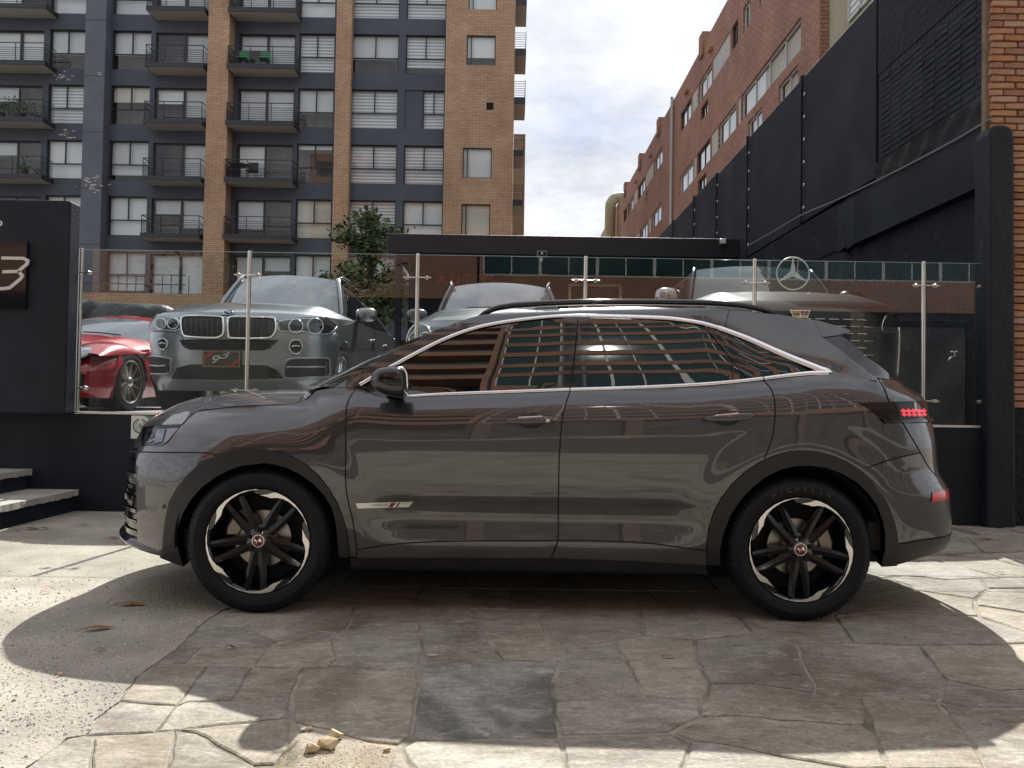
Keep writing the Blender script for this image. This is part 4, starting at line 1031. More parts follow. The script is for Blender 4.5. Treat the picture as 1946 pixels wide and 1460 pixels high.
# ================================================================ RED BRICK BUILDING (right, receding)
XB = 8.0
m_red = brick_mat('red_brick', (0.37, 0.185, 0.13), (0.46, 0.25, 0.185), (0.22, 0.12, 0.09), 'y', 0.30, 0.11, 0.018)
m_redx = brick_mat('red_brick_front', (0.35, 0.17, 0.12), (0.44, 0.235, 0.17), (0.22, 0.12, 0.09), 'x', 0.30, 0.11, 0.018)
rbd = thing('red_brick_building', 'long red brick building with ribbon windows receding at right', 'building', (XB + 4, 45, 0))
ya = lambda u: XB * F_PX / (u - 976.0)
zr_ = lambda k: k * XB + 1.09
mapB = lambda a, z, t: (XB + t, a, z)
ROOF = zr_(1.93)
mp_ = mat('pale_panel', (.46, .45, .43), (.52, .51, .49), rough=.8, scale=2, world=True); m_curt = [mat('net_curtain', (.46, .47, .47), (.62, .63, .63), rough=.9, scale=7, stretch=(1, 3, .3), world=True), m_blind[0], m_room]
m_alu = mat('white_window_frame', (.55, .55, .54), rough=.5)
rowsB = [  # (u0, u1, top, bottom, kind)
 (1440, 1470, 1.757, 1.642, 'w'), (1409, 1424, 1.757, 1.642, 'w'), (1387, 1399, 1.757, 1.642, 'w'), (1351, 1384, 1.757, 1.642, 'p'), (1325, 1350, 1.757, 1.642, 'w'), (1312, 1323, 1.757, 1.642, 'p'), (1291, 1311, 1.757, 1.642, 'w'),
 (1241, 1257, 1.757, 1.642, 'w'), (1225, 1240, 1.757, 1.642, 'p'), (1211, 1224, 1.757, 1.642, 'w'), (1203, 1210, 1.757, 1.642, 'p'), (1192, 1202, 1.757, 1.642, 'w'), (1184, 1190, 1.757, 1.642, 'w'),
 (1407, 1520, 1.374, 1.255, 'w4'), (1400, 1406, 1.374, 1.255, 'p'), (1364, 1397, 1.374, 1.255, 'w'), (1350, 1363, 1.374, 1.255, 'p'), (1323, 1348, 1.374, 1.255, 'w'), (1317, 1322, 1.374, 1.255, 'p'), (1290, 1316, 1.374, 1.255, 'w'),
 (1238, 1256, 1.374, 1.255, 'w'), (1231, 1237, 1.374, 1.255, 'p'), (1216, 1230, 1.374, 1.255, 'w'), (1208, 1215, 1.374, 1.255, 'p'),
 (1478, 1515, 1.217, 1.14, 'w'), (1420, 1447, 1.217, 1.14, 'w'), (1329, 1343, 1.60, 1.525, 'w'), (1325, 1341, 1.217, 1.14, 'w'), (1226, 1232, 1.60, 1.525, 'w'), (1450, 1520, 0.99, 0.90, 'w'), (1360, 1400, 0.99, 0.90, 'w')]
yn, yf = ya(1556), 72.0
holes = [(ya(u1), ya(u0), zr_(b0), zr_(t0), k) for u0, u1, t0, b0, k in rowsB]
holes = [h for h in holes if h[0] >= yn]
wall_holes(mapB, yn, yf, 0, ROOF, [h[:4] for h in holes], 0.16).build('facade', m_red, rbd)
for (a0, a1, z0, z1, k) in holes:
    if k == 'p': quad_mb(mapB, a0, a1, z0, z1, 0.03).build('pale_panel', mp_, rbd); continue
    n = 4 if k == 'w4' else 2
    am = [a0 + (a1 - a0) * (i / n) for i in range(1, n)]
    w_ = frame_mb(mapB, a0, a1, z0, z1, 0.07, 0.12, [(a, z0, z1) for a in am], [], 0.05, 0.06).build('window', m_alu if rb.random() < .5 else m_frame, rbd)
    al = [a0] + am + [a1]
    for i in range(n): quad_mb(mapB, al[i] + .04, al[i + 1] - .04, z0 + .04, z1 - .04, 0.10).build('pane', m_pane, w_)
    quad_mb(mapB, a0 + .03, a1 - .03, z0 + .03, z1 - .03, 0.19).build('curtain', m_curt[rb.choice((0, 0, 0, 1, 2))], w_)
MB().box(XB + 0.001, XB + 9, yn, yn + 0.01, 0, ROOF).build('end_wall', m_redx, rbd); MB().box(XB + 0.25, XB + 9, yn + 0.02, yf, 0, ROOF - 0.3).build('core', m_room, rbd)
for u, h in ((1335, .62), (1252, .55), (1216, .6), (1188, .6), (1405, .6)):
    y = ya(u); MB().box(XB - 0.10, XB + 0.4, y - 0.02, y + 0.6, ROOF - .5, ROOF + h * .8).build('parapet_fin', m_redx, rbd)
for u in (1352, 1306, 1237, 1209, 1425): MB().box(XB - 0.16, XB + 0.1, ya(u), ya(u) + 0.4, ROOF - .95, ROOF - .82).build('spout', m_redx, rbd)
# beige recessed bay nearer than the corner, then brick again
rec = MB().box(XB + 0.25, XB + 6, 16.4, yn - 0.01, 0, ROOF); rec.build('recessed_bay', mat('beige_render', (.36, .33, .24), (.42, .39, .29), rough=.85, scale=1, world=True), rbd)
mr_ = lambda a, z, t: (XB + 0.25 - 0.02 + t, a, z)
w_ = frame_mb(mr_, 17.6, 18.9, zr_(1.19), zr_(1.33), -.04, .0, [(18.25, zr_(1.19), zr_(1.33))], [], .05, .05).build('window', m_alu, rbd); quad_mb(mr_, 17.62, 18.88, zr_(1.19), zr_(1.33), .005).build('pane', m_blind[3], w_)
MB().box(XB - 0.0, XB + 6, 10, 16.39, 0, ROOF).build('near_block', m_red, rbd)
# downpipe and duct
dp = MB(); yd = ya(1278)
dp.tube(spline([(XB - .10, yd, 3), (XB - .10, yd, ROOF - 1.0), (XB - .10, yd, ROOF - 0.45), (XB - .06, yd + .02, ROOF - .30), (XB + .3, yd + .02, ROOF - .28)], 5), .085, 10).build('downpipe', mat('grey_pipe', (.42, .42, .41), rough=.5), rbd, smooth=True)
for q in range(4): MB().lathe([(.09, 0), (.105, 0), (.105, .08), (.09, .08)], (XB - .10, yd, 5 + q * 2.4), 'z', 12).build('pipe_collar', mat('grey_pipe', (.4, .4, .4)), rbd)
yk = ya(1172); m_duct = mat('ochre_duct', (.34, .30, .17), (.40, .35, .22), rough=.5, scale=2, world=True)
MB().tube(spline([(XB - .55, yk, 2), (XB - .55, yk, ROOF - 4), (XB - .55, yk, ROOF - 0.5), (XB - .45, yk, ROOF + .15), (XB - .1, yk, ROOF + .5), (XB + .6, yk, ROOF + .55)], 5), .42, 14).build('vent_duct', m_duct, rbd, smooth=True)
for q in range(7): MB().lathe([(.42, 0), (.45, 0), (.45, .12), (.42, .12)], (XB - .55, yk, 4 + q * 1.6), 'z', 16).build('duct_band', m_duct, rbd)

# ================================================================ BUILDING ACROSS THE STREET (behind the camera, seen mirrored in glass and paint)
YB = -19.0
mapS = lambda a, z, t: (a, YB - t, z)
m_sbr = brick_mat('street_brick', (0.36, 0.17, 0.105), (0.44, 0.225, 0.145), (0.32, 0.21, 0.15), 'x', 0.26, 0.08, 0.01)
m_teal = mat('teal_tinted_glass', (0.020, 0.050, 0.056), (0.04, 0.085, 0.09), rough=0.05, scale=0.5, ior=1.7, world=True)
m_wmul = mat('white_mullion', (.62, .62, .60), rough=.5)
ob = thing('street_building', 'long brick office block with teal ribbon windows across the street', 'building', (10, YB - 5, 0))
PIT, ZB0 = 2.75, 6.55
wins = [];  A0, A1, BAY = -1.5, 41.0, 2.5
floors = [ZB0 + k * PIT for k in range(10)]
hol = [(A0 + 0.15, A1 - 0.15, z, z + 1.75) for z in floors]
wall_holes(mapS, A0, A1, 5.2, floors[-1] + 3.2, hol, 0.25).build('brick_front', m_sbr, ob)
MB().box(A0, A1, YB - 12, YB - 0.6, 0.1, floors[-1] + 2.6).build('core', m_room, ob)
MB().box(A0, A1, YB - 0.599, YB - 0.3, 4.9, 5.2).build('ground_floor_beam', mat('dark_concrete', (.10, .10, .10)), ob)
for k in range(9): MB().box(A0 + k * 5.4, A0 + k * 5.4 + .6, YB - .58, YB - .02, 0.11, 5.195).build('column', mat('brick_column', (.17, .12, .09), rough=.8), ob)
pw = None
nb_ = int((A1 - A0 - .3) / BAY)
for z in floors:
    for k in range(nb_):
        a = A0 + .15 + k * BAY
        if pw is None:
            pw = frame_mb(mapS, a, a + BAY, z, z + 1.75, .10, .18, [(a + BAY * .5, z + .06, z + 1.69)], [], .07, .06).build('ribbon_window', m_wmul, ob)
            quad_mb(mapS, a + .06, a + BAY / 2 - .02, z + .06, z + 1.7, .14).build('pane', m_teal, pw); quad_mb(mapS, a + BAY / 2 + .02, a + BAY - .06, z + .06, z + 1.7, .14).build('pane', m_teal, pw)
            base_a, base_z = a, z
        else: copy_tree(pw, ob, (a - base_a, 0, z - base_z))
# loggia block to the left
lb = thing('loggia_building', 'brick apartment block with deep dark loggias across the street', 'building', (-16, YB - 3, 0))
L0, L1 = -25.2, -1.55
hol = []
for k in range(9):
    z = 4.2 + k * 3.0
    for q in range(4): hol.append((L0 + .8 + q * 5.9, L0 + .8 + q * 5.9 + 4.9, z, z + 1.95))
mapL = lambda a, z, t: (a, YB + 1.5 - t, z)
hol = [h for h in hol if h[2] > 5.3]
wall_holes(mapL, L0, L1, 5.3, 31.0, hol, 2.2).build('brick_front', m_sbr, lb); MB().box(L0, L1, YB - 10, YB - .75, .11, 31).build('core', m_room, lb)
for h in hol: MB().box(h[0], h[1], YB + 1.40, YB + 1.44, h[2], h[2] + .5).build('loggia_panel', m_teal, lb)

# ================================================================ TREES
m_tl = mat('tree_leaf', (0.035, 0.075, 0.022), (0.085, 0.14, 0.04), rough=0.55, scale=2.5, world=True); m_bark = mat('bark', (.09, .065, .045), (.14, .11, .08), rough=.9, scale=20, bump=.5)
def tree(base, h, rx, lab, n, ls, trunk=.09, seed=1, cz=.62):
    rg = random.Random(seed); t = thing('tree', lab, 'tree', base); bx, by, bz = base
    b = MB(); top = (bx + .1, by, bz + h * .8)
    b.tube([(bx, by, bz), (bx + .04, by, bz + h * .35), (bx - .03, by, bz + h * .6), top], [trunk, trunk * .8, trunk * .5, trunk * .15], 8)
    tips = []
    for k in range(11):
        a = rg.random() * 6.28; z0 = bz + h * rg.uniform(.35, .7); r = rx * rg.uniform(.5, 1.0); e = (bx + r * math.cos(a), by + r * math.sin(a), z0 + h * rg.uniform(.08, .3))
        b.tube([(bx, by, z0), ((bx + e[0]) / 2, (by + e[1]) / 2, (z0 + e[2]) / 2 + .1), e], [trunk * .4, trunk * .25, .01], 5); tips.append(Vector(e))
    b.build('trunk', m_bark, t, smooth=True)
    cl = tips + [Vector((bx + rg.gauss(0, rx * .5), by + rg.gauss(0, rx * .5), bz + h * rg.uniform(cz - .2, 1.0))) for _ in range(16)]
    c = MB()
    for _ in range(n):
        q = rg.choice(cl) + Vector((rg.gauss(0, 1), rg.gauss(0, 1), rg.gauss(0, .8))) * rx * .2
        d = Vector((rg.gauss(0, 1), rg.gauss(0, 1), rg.gauss(-.3, .6))).normalized(); e = d.orthogonal().normalized(); s = ls * rg.uniform(.6, 1.3)
        c.add([q - e * s * .32, q + d * s * .7, q + e * s * .32, q - d * s * .6], [(0, 1, 2, 3)])
    c.build('crown', m_tl, t)
tree((P(705, 560, 20).x, 20.0, 0.9), P(705, 424, 20).z - 0.9, 0.85, 'small leafy tree behind the silver car, left of the canopy', 6500, .13, seed=5)
tree((P(650, 560, 19).x, 18.6, 0.9), P(650, 500, 19).z - 0.9, 0.5, 'low shrub-like tree behind the silver car roof', 1300, .10, .05, 9, .5)
tree((-7.5, -9.5, 0.0), 6.5, 2.2, 'street tree across the road, mirrored in the front wing', 5000, .2, .16, 12)
# dark covered mounds behind the red car
m_tarp = mat('black_tarpaulin', (.014, .015, .018), (.028, .03, .034), rough=.45, scale=5, bump=.8, bscale=6, bdist=.05)
def mound(u, v, d, wd, h, lab, seed):
    rg = random.Random(seed); p = P(u, v, d); z0 = 0.9; rows = []
    zt2 = p.z
    for i in range(9):
        t_ = i / 8; row = []
        for k in range(24):
            a = 2 * math.pi * k / 24; r = wd * (.12 + .88 * (1 - t_ ** 3) ** .6) * (1 + .12 * math.sin(3 * a + seed) + rg.uniform(-.05, .05))
            row.append((p.x + r * math.cos(a), d + r * .6 * math.sin(a), z0 + (zt2 - z0) * math.sin(t_ * 1.57) + rg.uniform(-.03, .03) * (0 if i in (0, 8) else 1)))
        rows.append(row)
    tag(MB().grid(rows, True).build('tarpaulin_pile', m_tarp, smooth=True), lab, 'tarpaulin', 'black tarpaulin piles')
mound(160, 572, 13.5, .75, 1, 'black tarpaulin pile at far left behind the red car', 2); mound(262, 578, 13.5, 1.0, 1, 'black tarpaulin pile between red car and silver car', 4)
# ================================================================ THE GREY CROSSOVER
YC = 4.83
FW, RW = (P(490, 1035, 3.90).x, 0.362), (P(1522, 1050, 3.90).x, 0.362)
m_paint = mat('graphite_paint', (0.037, 0.0365, 0.041), (0.043, 0.0425, 0.047), rough=0.34, metal=0.5, scale=900, detail=1, coat=1.0)
m_paint.node_tree.nodes['Principled BSDF'].inputs['Coat IOR'].default_value = 1.7
m_pblk = mat('gloss_black', (0.006, 0.0065, 0.009), rough=0.07, coat=0.5)
m_clad = mat('black_cladding', (0.013, 0.0138, 0.0165), (0.018, 0.0188, 0.0215), rough=0.38, spec=.35, scale=60, bump=0.12, bscale=300)
m_dark = mat('underbody_black', (0.006, 0.006, 0.007), rough=0.8)
m_tint = mat('tinted_glass', (0.004, 0.006, 0.007), rough=0.0, ior=1.85)
m_tint2 = mat('pillar_gloss_black', (0.005, 0.0055, 0.007), rough=0.04, ior=1.75)
m_trim = mat('satin_chrome', (0.80, 0.81, 0.84), rough=0.13, metal=1.0)
m_gap = mat('panel_gap', (0.002, 0.002, 0.003), rough=0.9)
m_tyre = mat('tyre_rubber', (0.006, 0.0066, 0.008), (0.010, 0.0108, 0.0125), rough=0.6, spec=.22, scale=30, bump=0.1, bscale=120)
m_spoke = mat('spoke_black', (0.0045, 0.0048, 0.006), rough=0.16, spec=.35)
m_alloy = mat('machined_alloy', (0.74, 0.72, 0.69), rough=0.26, metal=1.0)

ZB = Interp([(-2.3, .90), (-2.05, .955), (-1.9, .985), (-1.64, 1.012), (-1.3, 1.045), (-1.09, 1.068), (-0.95, 1.098), (-0.8, 1.122), (-0.55, 1.112), (0, 1.132), (.31, 1.15), (.9, 1.172), (1.3, 1.215), (1.63, 1.255), (1.85, 1.25), (2.05, 1.21), (2.2, 1.13), (2.5, 1.1)])
SH = Interp([(-2.3, 1.0), (1.6, 1.0), (2.2, .7)])
SHELF = Interp([(0, .082), (.03, .056), (.06, .034), (.10, .015), (.16, .004), (.24, 0.0), (1.2, 0.0)])
WING = Interp([(0, .165), (.05, .098), (.10, .058), (.15, .032), (.21, .014), (.30, .003), (.36, 0.0), (1.2, 0.0)])
WB = Interp([(-2.3, 1.0), (-1.15, 1.0), (-.75, 0.0), (2.5, 0.0)]); DL = Interp([(-2.3, 1.0), (1.0, 1.0), (1.75, 1.75), (2.5, 1.75)])
LOW = Interp([(.10, .13), (.20, .075), (.25, .043), (.30, .025), (.36, .015), (.42, .020), (.49, .028), (.55, .0225), (.60, .012), (.68, .005), (.84, .001), (.95, 0.0), (1.3, 0.0)])
LOWE = Interp([(.10, .12), (.20, .07), (.28, .045), (.36, .03), (.5, .014), (.65, .005), (.85, 0.0), (1.3, 0.0)])
BL = Interp([(-2.3, 0), (-.85, 0), (-.5, 1), (.75, 1), (1.15, 0), (2.5, 0)])
GL = Interp([(0, 0), (.1, .027), (.2, .060), (.3, .098), (.37, .128), (.41, .148), (.44, .18), (.47, .26), (.50, .42)])
AF, NF, AR, NR = 0.95, 2.5, 0.62, 2.7
XN = Interp([(0.2, -2.16), (1.4, -2.16)]); XT = Interp([(0.2, 2.34), (1.4, 2.34)])
def hwid(x, z):
    zb = ZB(x)
    wb = WB(x); d_ = max(0.0, zb - z)
    s_ = .945 - SHELF(d_) * SH(x) * (1 - wb) - WING(d_) * wb
    if z > zb: s_ -= GL(z - zb) * DL(x)
    b_ = BL(x); s_ -= LOW(z) * b_ + LOWE(z) * (1 - b_)
    for cx_, rr in ((FW[0], .0), (RW[0], .0)):
        r_ = math.hypot(x - cx_, z - .362)
        t_ = max(0.0, min(1.0, (.66 - r_) / .17)); s_ += .010 * t_ * t_ * (3 - 2 * t_) * (1 if z < .95 else 0.0 if z > 1.1 else (1.1 - z) / .15)
    s_ += .012 * math.exp(-((x - 1.5) / .35) ** 2 - ((z - 1.0) / .16) ** 2)
    return s_
def pos(q, z, side=-1, off=0.0):
    xf = XN(z) + AF; xr = XT(z) - AR
    if q < xf:
        t_ = min(math.pi / 2, (xf - q) / (AF * .95)); x = xf - AF * math.sin(t_) ** (2 / NF); k = max(0, math.cos(t_)) ** (2 / NF)
    elif q > xr:
        t_ = min(math.pi / 2, (q - xr) / (AR * .95)); x = xr + AR * math.sin(t_) ** (2 / NR); k = max(0, math.cos(t_)) ** (2 / NR)
    else: x, k = q, 1.0
    return Vector((x, YC + side * hwid(x, z) * k, z))
def qmin(z): return XN(z) + AF - AF * .95 * math.pi / 2
def qmax(z): return XT(z) - AR + AR * .95 * math.pi / 2
def proj(p):
    d = p - EYE; k = d.dot(fwd); return CX + F_PX * d.dot(rgt) / k, CY - F_PX * d.dot(upv) / k
def sil(z, front=True):
    best = None
    for i in range(60):
        q = (XN(z) + AF - AF * .95 * math.pi / 2 * i / 59) if front else (XT(z) - AR + AR * .95 * math.pi / 2 * i / 59)
        u, v = proj(pos(q, z))
        if best is None or (u < best[0] if front else u > best[0]): best = (u, v, q)
    return best
# fit the nose and tail profiles
NOSE = Interp([(784, 290), (810, 271), (831, 262), (851, 248), (885, 240), (920, 235), (954, 233), (981, 233), (1002, 234), (1026, 238), (1043, 250), (1060, 275), (1090, 310)])
TAIL = Interp([(690, 1662), (723, 1703), (745, 1738), (761, 1759), (789, 1765), (800, 1770), (819, 1775), (842, 1780), (885, 1783), (899, 1786), (917, 1797), (928, 1803), (956, 1807), (985, 1809), (1028, 1804), (1042, 1797), (1060, 1780), (1090, 1740)])
zs_ = [.24 + .045 * i for i in range(23)]
for it in range(4):
    nx, tx_ = [], []
    for z in zs_:
        u, v, q = sil(z, True); nx.append((z, XN(z) + (NOSE(v) - u) / F_PX * 4.25))
        u, v, q = sil(z, False); tx_.append((z, XT(z) + (TAIL(v) - u) / F_PX * 4.15))
    XN, XT = Interp(nx), Interp(tx_)
def S2(u, v):
    """pixel -> (q, z) on the near flank"""
    z = P(u, v, YC - .93).z; q = P(u, v, YC - .93).x
    for it in range(14):
        z = max(.1, min(1.64, z)); lo, hi = sil_q(z)
        for k in range(26):
            m_ = (lo + hi) / 2
            if proj(pos(m_, z))[0] < u: lo = m_
            else: hi = m_
        q = (lo + hi) / 2; p = pos(q, z); vv = proj(p)[1]
        z += (vv - v) / F_PX * p.y * .9
    return Vector((q, z))
_sq = {}
def sil_q(z):
    k = round(z, 3)
    if k not in _sq: _sq[k] = (sil(z, True)[2], sil(z, False)[2])
    return _sq[k]
def nrm(q, z, side):
    e = .004; a = pos(q + e, z, side) - pos(q - e, z, side); b_ = pos(q, z + e, side) - pos(q, z - e, side)
    n = a.cross(b_) if side < 0 else b_.cross(a)
    return n.normalized() if n.length > 1e-12 else Vector((0, side, 0))
def qz(pts):
    out = []
    for p in pts:
        if len(p) == 3: out.append(Vector((p[1], p[2])))
        else: out.append(S2(*p))
    return out
def panel(name, poly, m, parent, off=0.0, step=.045, flange=.018, sides=(-1,), smooth_n=True, recess=0.0):
    """skin panel: polygon in (q, z) laid on the flank, with turned-in edges"""
    obs = []
    b2 = resample(poly, step)
    pts, tris = fill(poly, step)
    for side in sides:
        V = []; N = []
        for p in pts:
            n = nrm(p[0], p[1], side); V.append(pos(p[0], p[1], side) + n * off); N.append(n)
        F = [list(t) if side < 0 else list(t)[::-1] for t in tris]
        # orientation check
        t0 = F[0]; c = (V[t0[1]] - V[t0[0]]).cross(V[t0[2]] - V[t0[0]])
        if c.dot(N[t0[0]]) < 0: F = [f[::-1] for f in F]
        if flange:
            n = len(b2); k = len(V); inn = Vector((0, -side, 0))
            for p in b2:
                nn = nrm(p[0], p[1], side); a = pos(p[0], p[1], side) + nn * off
                V.append(a); V.append(a - nn * flange)
            for i in range(n):
                j = (i + 1) % n
                d = (V[k + 2 * j] - V[k + 2 * i]); 
                F.append([k + 2 * i, k + 2 * j, k + 2 * j + 1, k + 2 * i + 1])
            cen = sum(V[:len(pts)], Vector()) / len(pts)
            for i in range(n):
                j = (i + 1) % n; d = V[k + 2 * j] - V[k + 2 * i]; nn = nrm(b2[i][0], b2[i][1], side); o_ = d.cross(nn)
                if o_.length < 1e-9: o_ = nn
                o_.normalize(); N += [o_, o_]
            # duplicate normals per vertex pair stored in order
        mb = MB(); mb.v = V; mb.f = F
        obs.append(mb.build(name, m, parent, smooth=True, normals=N))
    return obs[0]
def seam(name, pts, wd, parent, m=None, off=.0012, closed=False, dense=5, raw=False):
    """narrow strip along a line of the flank (shut line, moulding)"""
    pl = spline([tuple(p) for p in (pts if raw else qz(pts))], dense, closed); V = []; N = []
    n = len(pl)
    for i, p in enumerate(pl):
        a = pos(pl[max(i - 1, 0)].x, pl[max(i - 1, 0)].y); c = pos(pl[min(i + 1, n - 1)].x, pl[min(i + 1, n - 1)].y)
        nn = nrm(p.x, p.y, -1); s_ = nn.cross((c - a).normalized()).normalized(); o = pos(p.x, p.y) + nn * off
        w_ = wd(i / (n - 1)) if callable(wd) else wd
        V += [o - s_ * w_ / 2, o + s_ * w_ / 2]; N += [nn, nn]
    F = [[2 * i, 2 * i + 2, 2 * i + 3, 2 * i + 1] for i in range(n - 1)]
    mb = MB(); mb.v = V; mb.f = F
    t0 = F[0]; c = (V[t0[1]] - V[t0[0]]).cross(V[t0[2]] - V[t0[0]])
    if c.dot(N[0]) < 0: mb.f = [f[::-1] for f in F]
    return mb.build(name, m or m_gap, parent, smooth=True, normals=N)
def moulding(name, pts, wd, hgt, parent, m, off=.0, dense=5, ends=True):
    """raised bar with a rounded face along a line of the flank"""
    pl = spline([tuple(p) for p in qz(pts)], dense); rows = []; n = len(pl)
    for i, p in enumerate(pl):
        a = pos(pl[max(i - 1, 0)].x, pl[max(i - 1, 0)].y); c = pos(pl[min(i + 1, n - 1)].x, pl[min(i + 1, n - 1)].y)
        nn = nrm(p.x, p.y, -1); s_ = nn.cross((c - a).normalized()).normalized(); o = pos(p.x, p.y) + nn * off
        w_ = (wd(i / (n - 1)) if callable(wd) else wd) / 2
        rows.append([o + s_ * w_ * t_ + nn * hgt * h_ for t_, h_ in ((-1, -.6), (-1, .45), (-.72, .85), (0, 1), (.72, .85), (1, .45), (1, -.6))])
    b = MB().grid(rows); return b.build(name, m, parent, smooth=True, fixn=False, angle=50)

car = thing('parked_crossover', 'dark grey crossover parked side-on in the middle, nose to the left', 'car', (0.08, YC, 0))
ARF_O = [(311, 1042), (314, 1000), (323, 954), (338, 927), (357, 903), (377, 885), (398, 872), (439, 858), (487, 854), (528, 858), (555, 868), (580, 882), (604, 902), (624, 927), (640, 954), (651, 981), (659, 1010), (663, 1040), (665, 1058)]
ARF_I = [(350, 1076), (340, 1040), (338, 1009), (348, 978), (364, 950), (386, 925), (412, 906), (435, 894), (460, 885), (501, 880), (523, 883), (545, 889), (573, 902), (597, 920), (616, 940), (631, 964), (638, 990), (641, 1015), (645, 1058)]
ARR_O = [(1343, 1072), (1343, 1040), (1346, 1006), (1356, 974), (1371, 946), (1392, 919), (1417, 896), (1443, 879), (1471, 866), (1499, 858), (1528, 856), (1557, 858), (1585, 866), (1613, 879), (1638, 896), (1659, 917), (1677, 942), (1690, 966), (1699, 992), (1704, 1014), (1706, 1035), (1703, 1074)]
ARR_I = [(1368, 1074), (1367, 1045), (1375, 1010), (1388, 977), (1407, 949), (1429, 926), (1453, 907), (1483, 892), (1514, 885), (1543, 885), (1571, 889), (1601, 901), (1628, 917), (1650, 939), (1667, 963), (1676, 988), (1681, 1013), (1681, 1045), (1674, 1076)]
both = (-1, 1)
c = 'c'
zB0, zB1 = .235, S2(262, 851).y
# --- front bumper corner, grille zone
zb1 = S2(1040 and 311, 1042).y
bump = qz([(262, 852), (268, 847), (309, 849), (312, 860), (391, 861), (412, 867)]) + qz(ARF_O[:7][::-1]) + qz([(306, 1056), (285, 1052), (262, 1043)]) + qz([(261, 1010), (260, 960), (258, 910)])
panel('front_bumper', bump, m_paint, car, sides=both, step=.035)
zc_ = lambda u, v: S2(u, v)
gz0, gz1 = S2(262, 1046).y, S2(262, 852).y
gp = [zc_(262, 852), zc_(258, 910), zc_(260, 960), zc_(261, 1010), zc_(262, 1043)]
grille = gp + [Vector((qmin(gz0) + .002, gz0 - .01)), Vector((qmin(gz0 + .2) + .002, gz0 + .2)), Vector((qmin(gz1 - .2) + .002, gz1 - .2)), Vector((qmin(gz1) + .002, gz1))]
gr = panel('front_grille', grille, m_pblk, car, off=-.018, sides=both, step=.04, flange=0)
for k in range(7):
    z = gz0 + .09 + k * .062
    row = [Vector((qmin(z) + .01 + (S2(258, 930).x - qmin(z) - .02) * i / 10, z)) for i in range(11)]
    seam('grille_bar', row, .020 if k % 3 else .03, gr, m_trim if k in (2, 5) else m_pblk, off=-.004 if k in (2, 5) else -.008, raw=True)
nb_ = [(272, 811), (268, 847), (262, 852)]
hl_t = [Vector((qmin(S2(272, 811).y) + .002, S2(272, 811).y)), Vector((qmin(gz1) + .002, gz1))]
panel('front_panel', [S2(272, 811), S2(269, 830), S2(268, 846), S2(262, 852), hl_t[1], hl_t[0]], m_paint, car, sides=both, flange=0, step=.03)
# splitter lip
sp = MB(); rows = []
for i in range(21):
    t_ = i / 20; q = qmin(.34) + (S2(306, 1052).x - qmin(.34)) * t_
    z = .325 - .055 * t_ ** 1.5
    p = pos(q, z); n = nrm(q, z, -1); n.z = 0; n.normalize(); k = .030 * (1 - t_) ** .5 + .002
    rows.append([p + Vector((0, 0, .028)) - n * .02, p + n * k + Vector((0, 0, .012)), p + n * k, p + n * (k * .6) + Vector((0, 0, -.012)), p - n * .05 + Vector((0, 0, -.015))])
sp.grid(rows).build('splitter', m_pblk, car, smooth=True)
sp = MB(); sp.grid([[Vector((v.x, 2 * YC - v.y, v.z)) for v in r] for r in rows]).build('splitter', m_pblk, car, smooth=True)
# --- headlight
hl = panel('headlight', qz([(272, 813), (300, 810), (345, 808), (319, 841), (309, 848), (269, 846)]), mat('headlight_housing', (.035, .036, .04), rough=.15), car, off=-.012, sides=both, step=.02)
m_refl = mat('lamp_reflector', (.30, .31, .33), rough=.12, metal=1)
for (pl, mm) in (([(275, 818), (292, 815), (296, 833), (278, 842)], m_refl), ([(296, 815), (312, 814), (306, 838), (290, 842)], m_refl), ([(316, 814), (338, 812), (316, 838), (308, 843)], mat('lamp_diffuser', (.35, .36, .36), rough=.3))):
    panel('lamp_module', qz(pl), mm, hl, off=-.006, step=.01, flange=.004)
for pl in ([(280, 822), (290, 820), (292, 830), (282, 834)],):
    panel('lamp_lens', qz(pl), m_gloss, hl, off=.0, step=.008, flange=.002)
panel('lens_cover', qz([(272, 813), (300, 810), (345, 808), (319, 841), (309, 848), (269, 846)]), glass_mat('headlamp_cover', (.80, .82, .84), 1.45, .8), hl, off=.003, step=.02, flange=0)
# --- front wing, doors, sills, rear quarter
FD = [(675, 737), (662, 762), (658, 783), (657, 851), (657, 920), (662, 954), (670, 988), (675, 1022), (678, 1045)]
fen = qz([(345, 808), (374, 783), (415, 777), (460, 772), (545, 769), (566, 765), (583, 758), (600, 743), (632, 738)]) + qz(FD) + qz([(677, 1058)]) + qz(ARF_O[5:][::-1]) + qz([(412, 867), (391, 861), (312, 860), (309, 849), (319, 842)])
# ARF_O[5:] reversed runs back to the bumper line
fen = qz([(345, 808), (374, 783), (415, 777), (460, 772), (545, 769), (566, 765), (583, 758), (600, 743), (632, 738)]) + qz(FD) + qz([(677, 1058)]) + qz(ARF_O[7:][::-1]) + qz([(412, 867), (391, 861), (312, 860), (309, 849), (319, 842)])
panel('front_wing', fen, m_paint, car, sides=both, step=.04)
DD = [(1083, 744), (1074, 772), (1068, 800), (1064, 850), (1062, 900), (1061, 960), (1060, 1027)]
fdp = qz([(676, 738), (690, 741), (712, 752), (735, 757), (770, 756.5), (900, 750.5), (1000, 747)]) + qz(DD) + qz([(945, 1027.5), (829, 1029), (758, 1033), (712, 1039)]) + qz(FD[::-1][:-1])
panel('front_door', fdp, m_paint, car, sides=both, step=.022)
RD = [(1451, 724), (1462, 735), (1468, 746), (1473, 773), (1470, 820), (1463, 846), (1453, 872)]
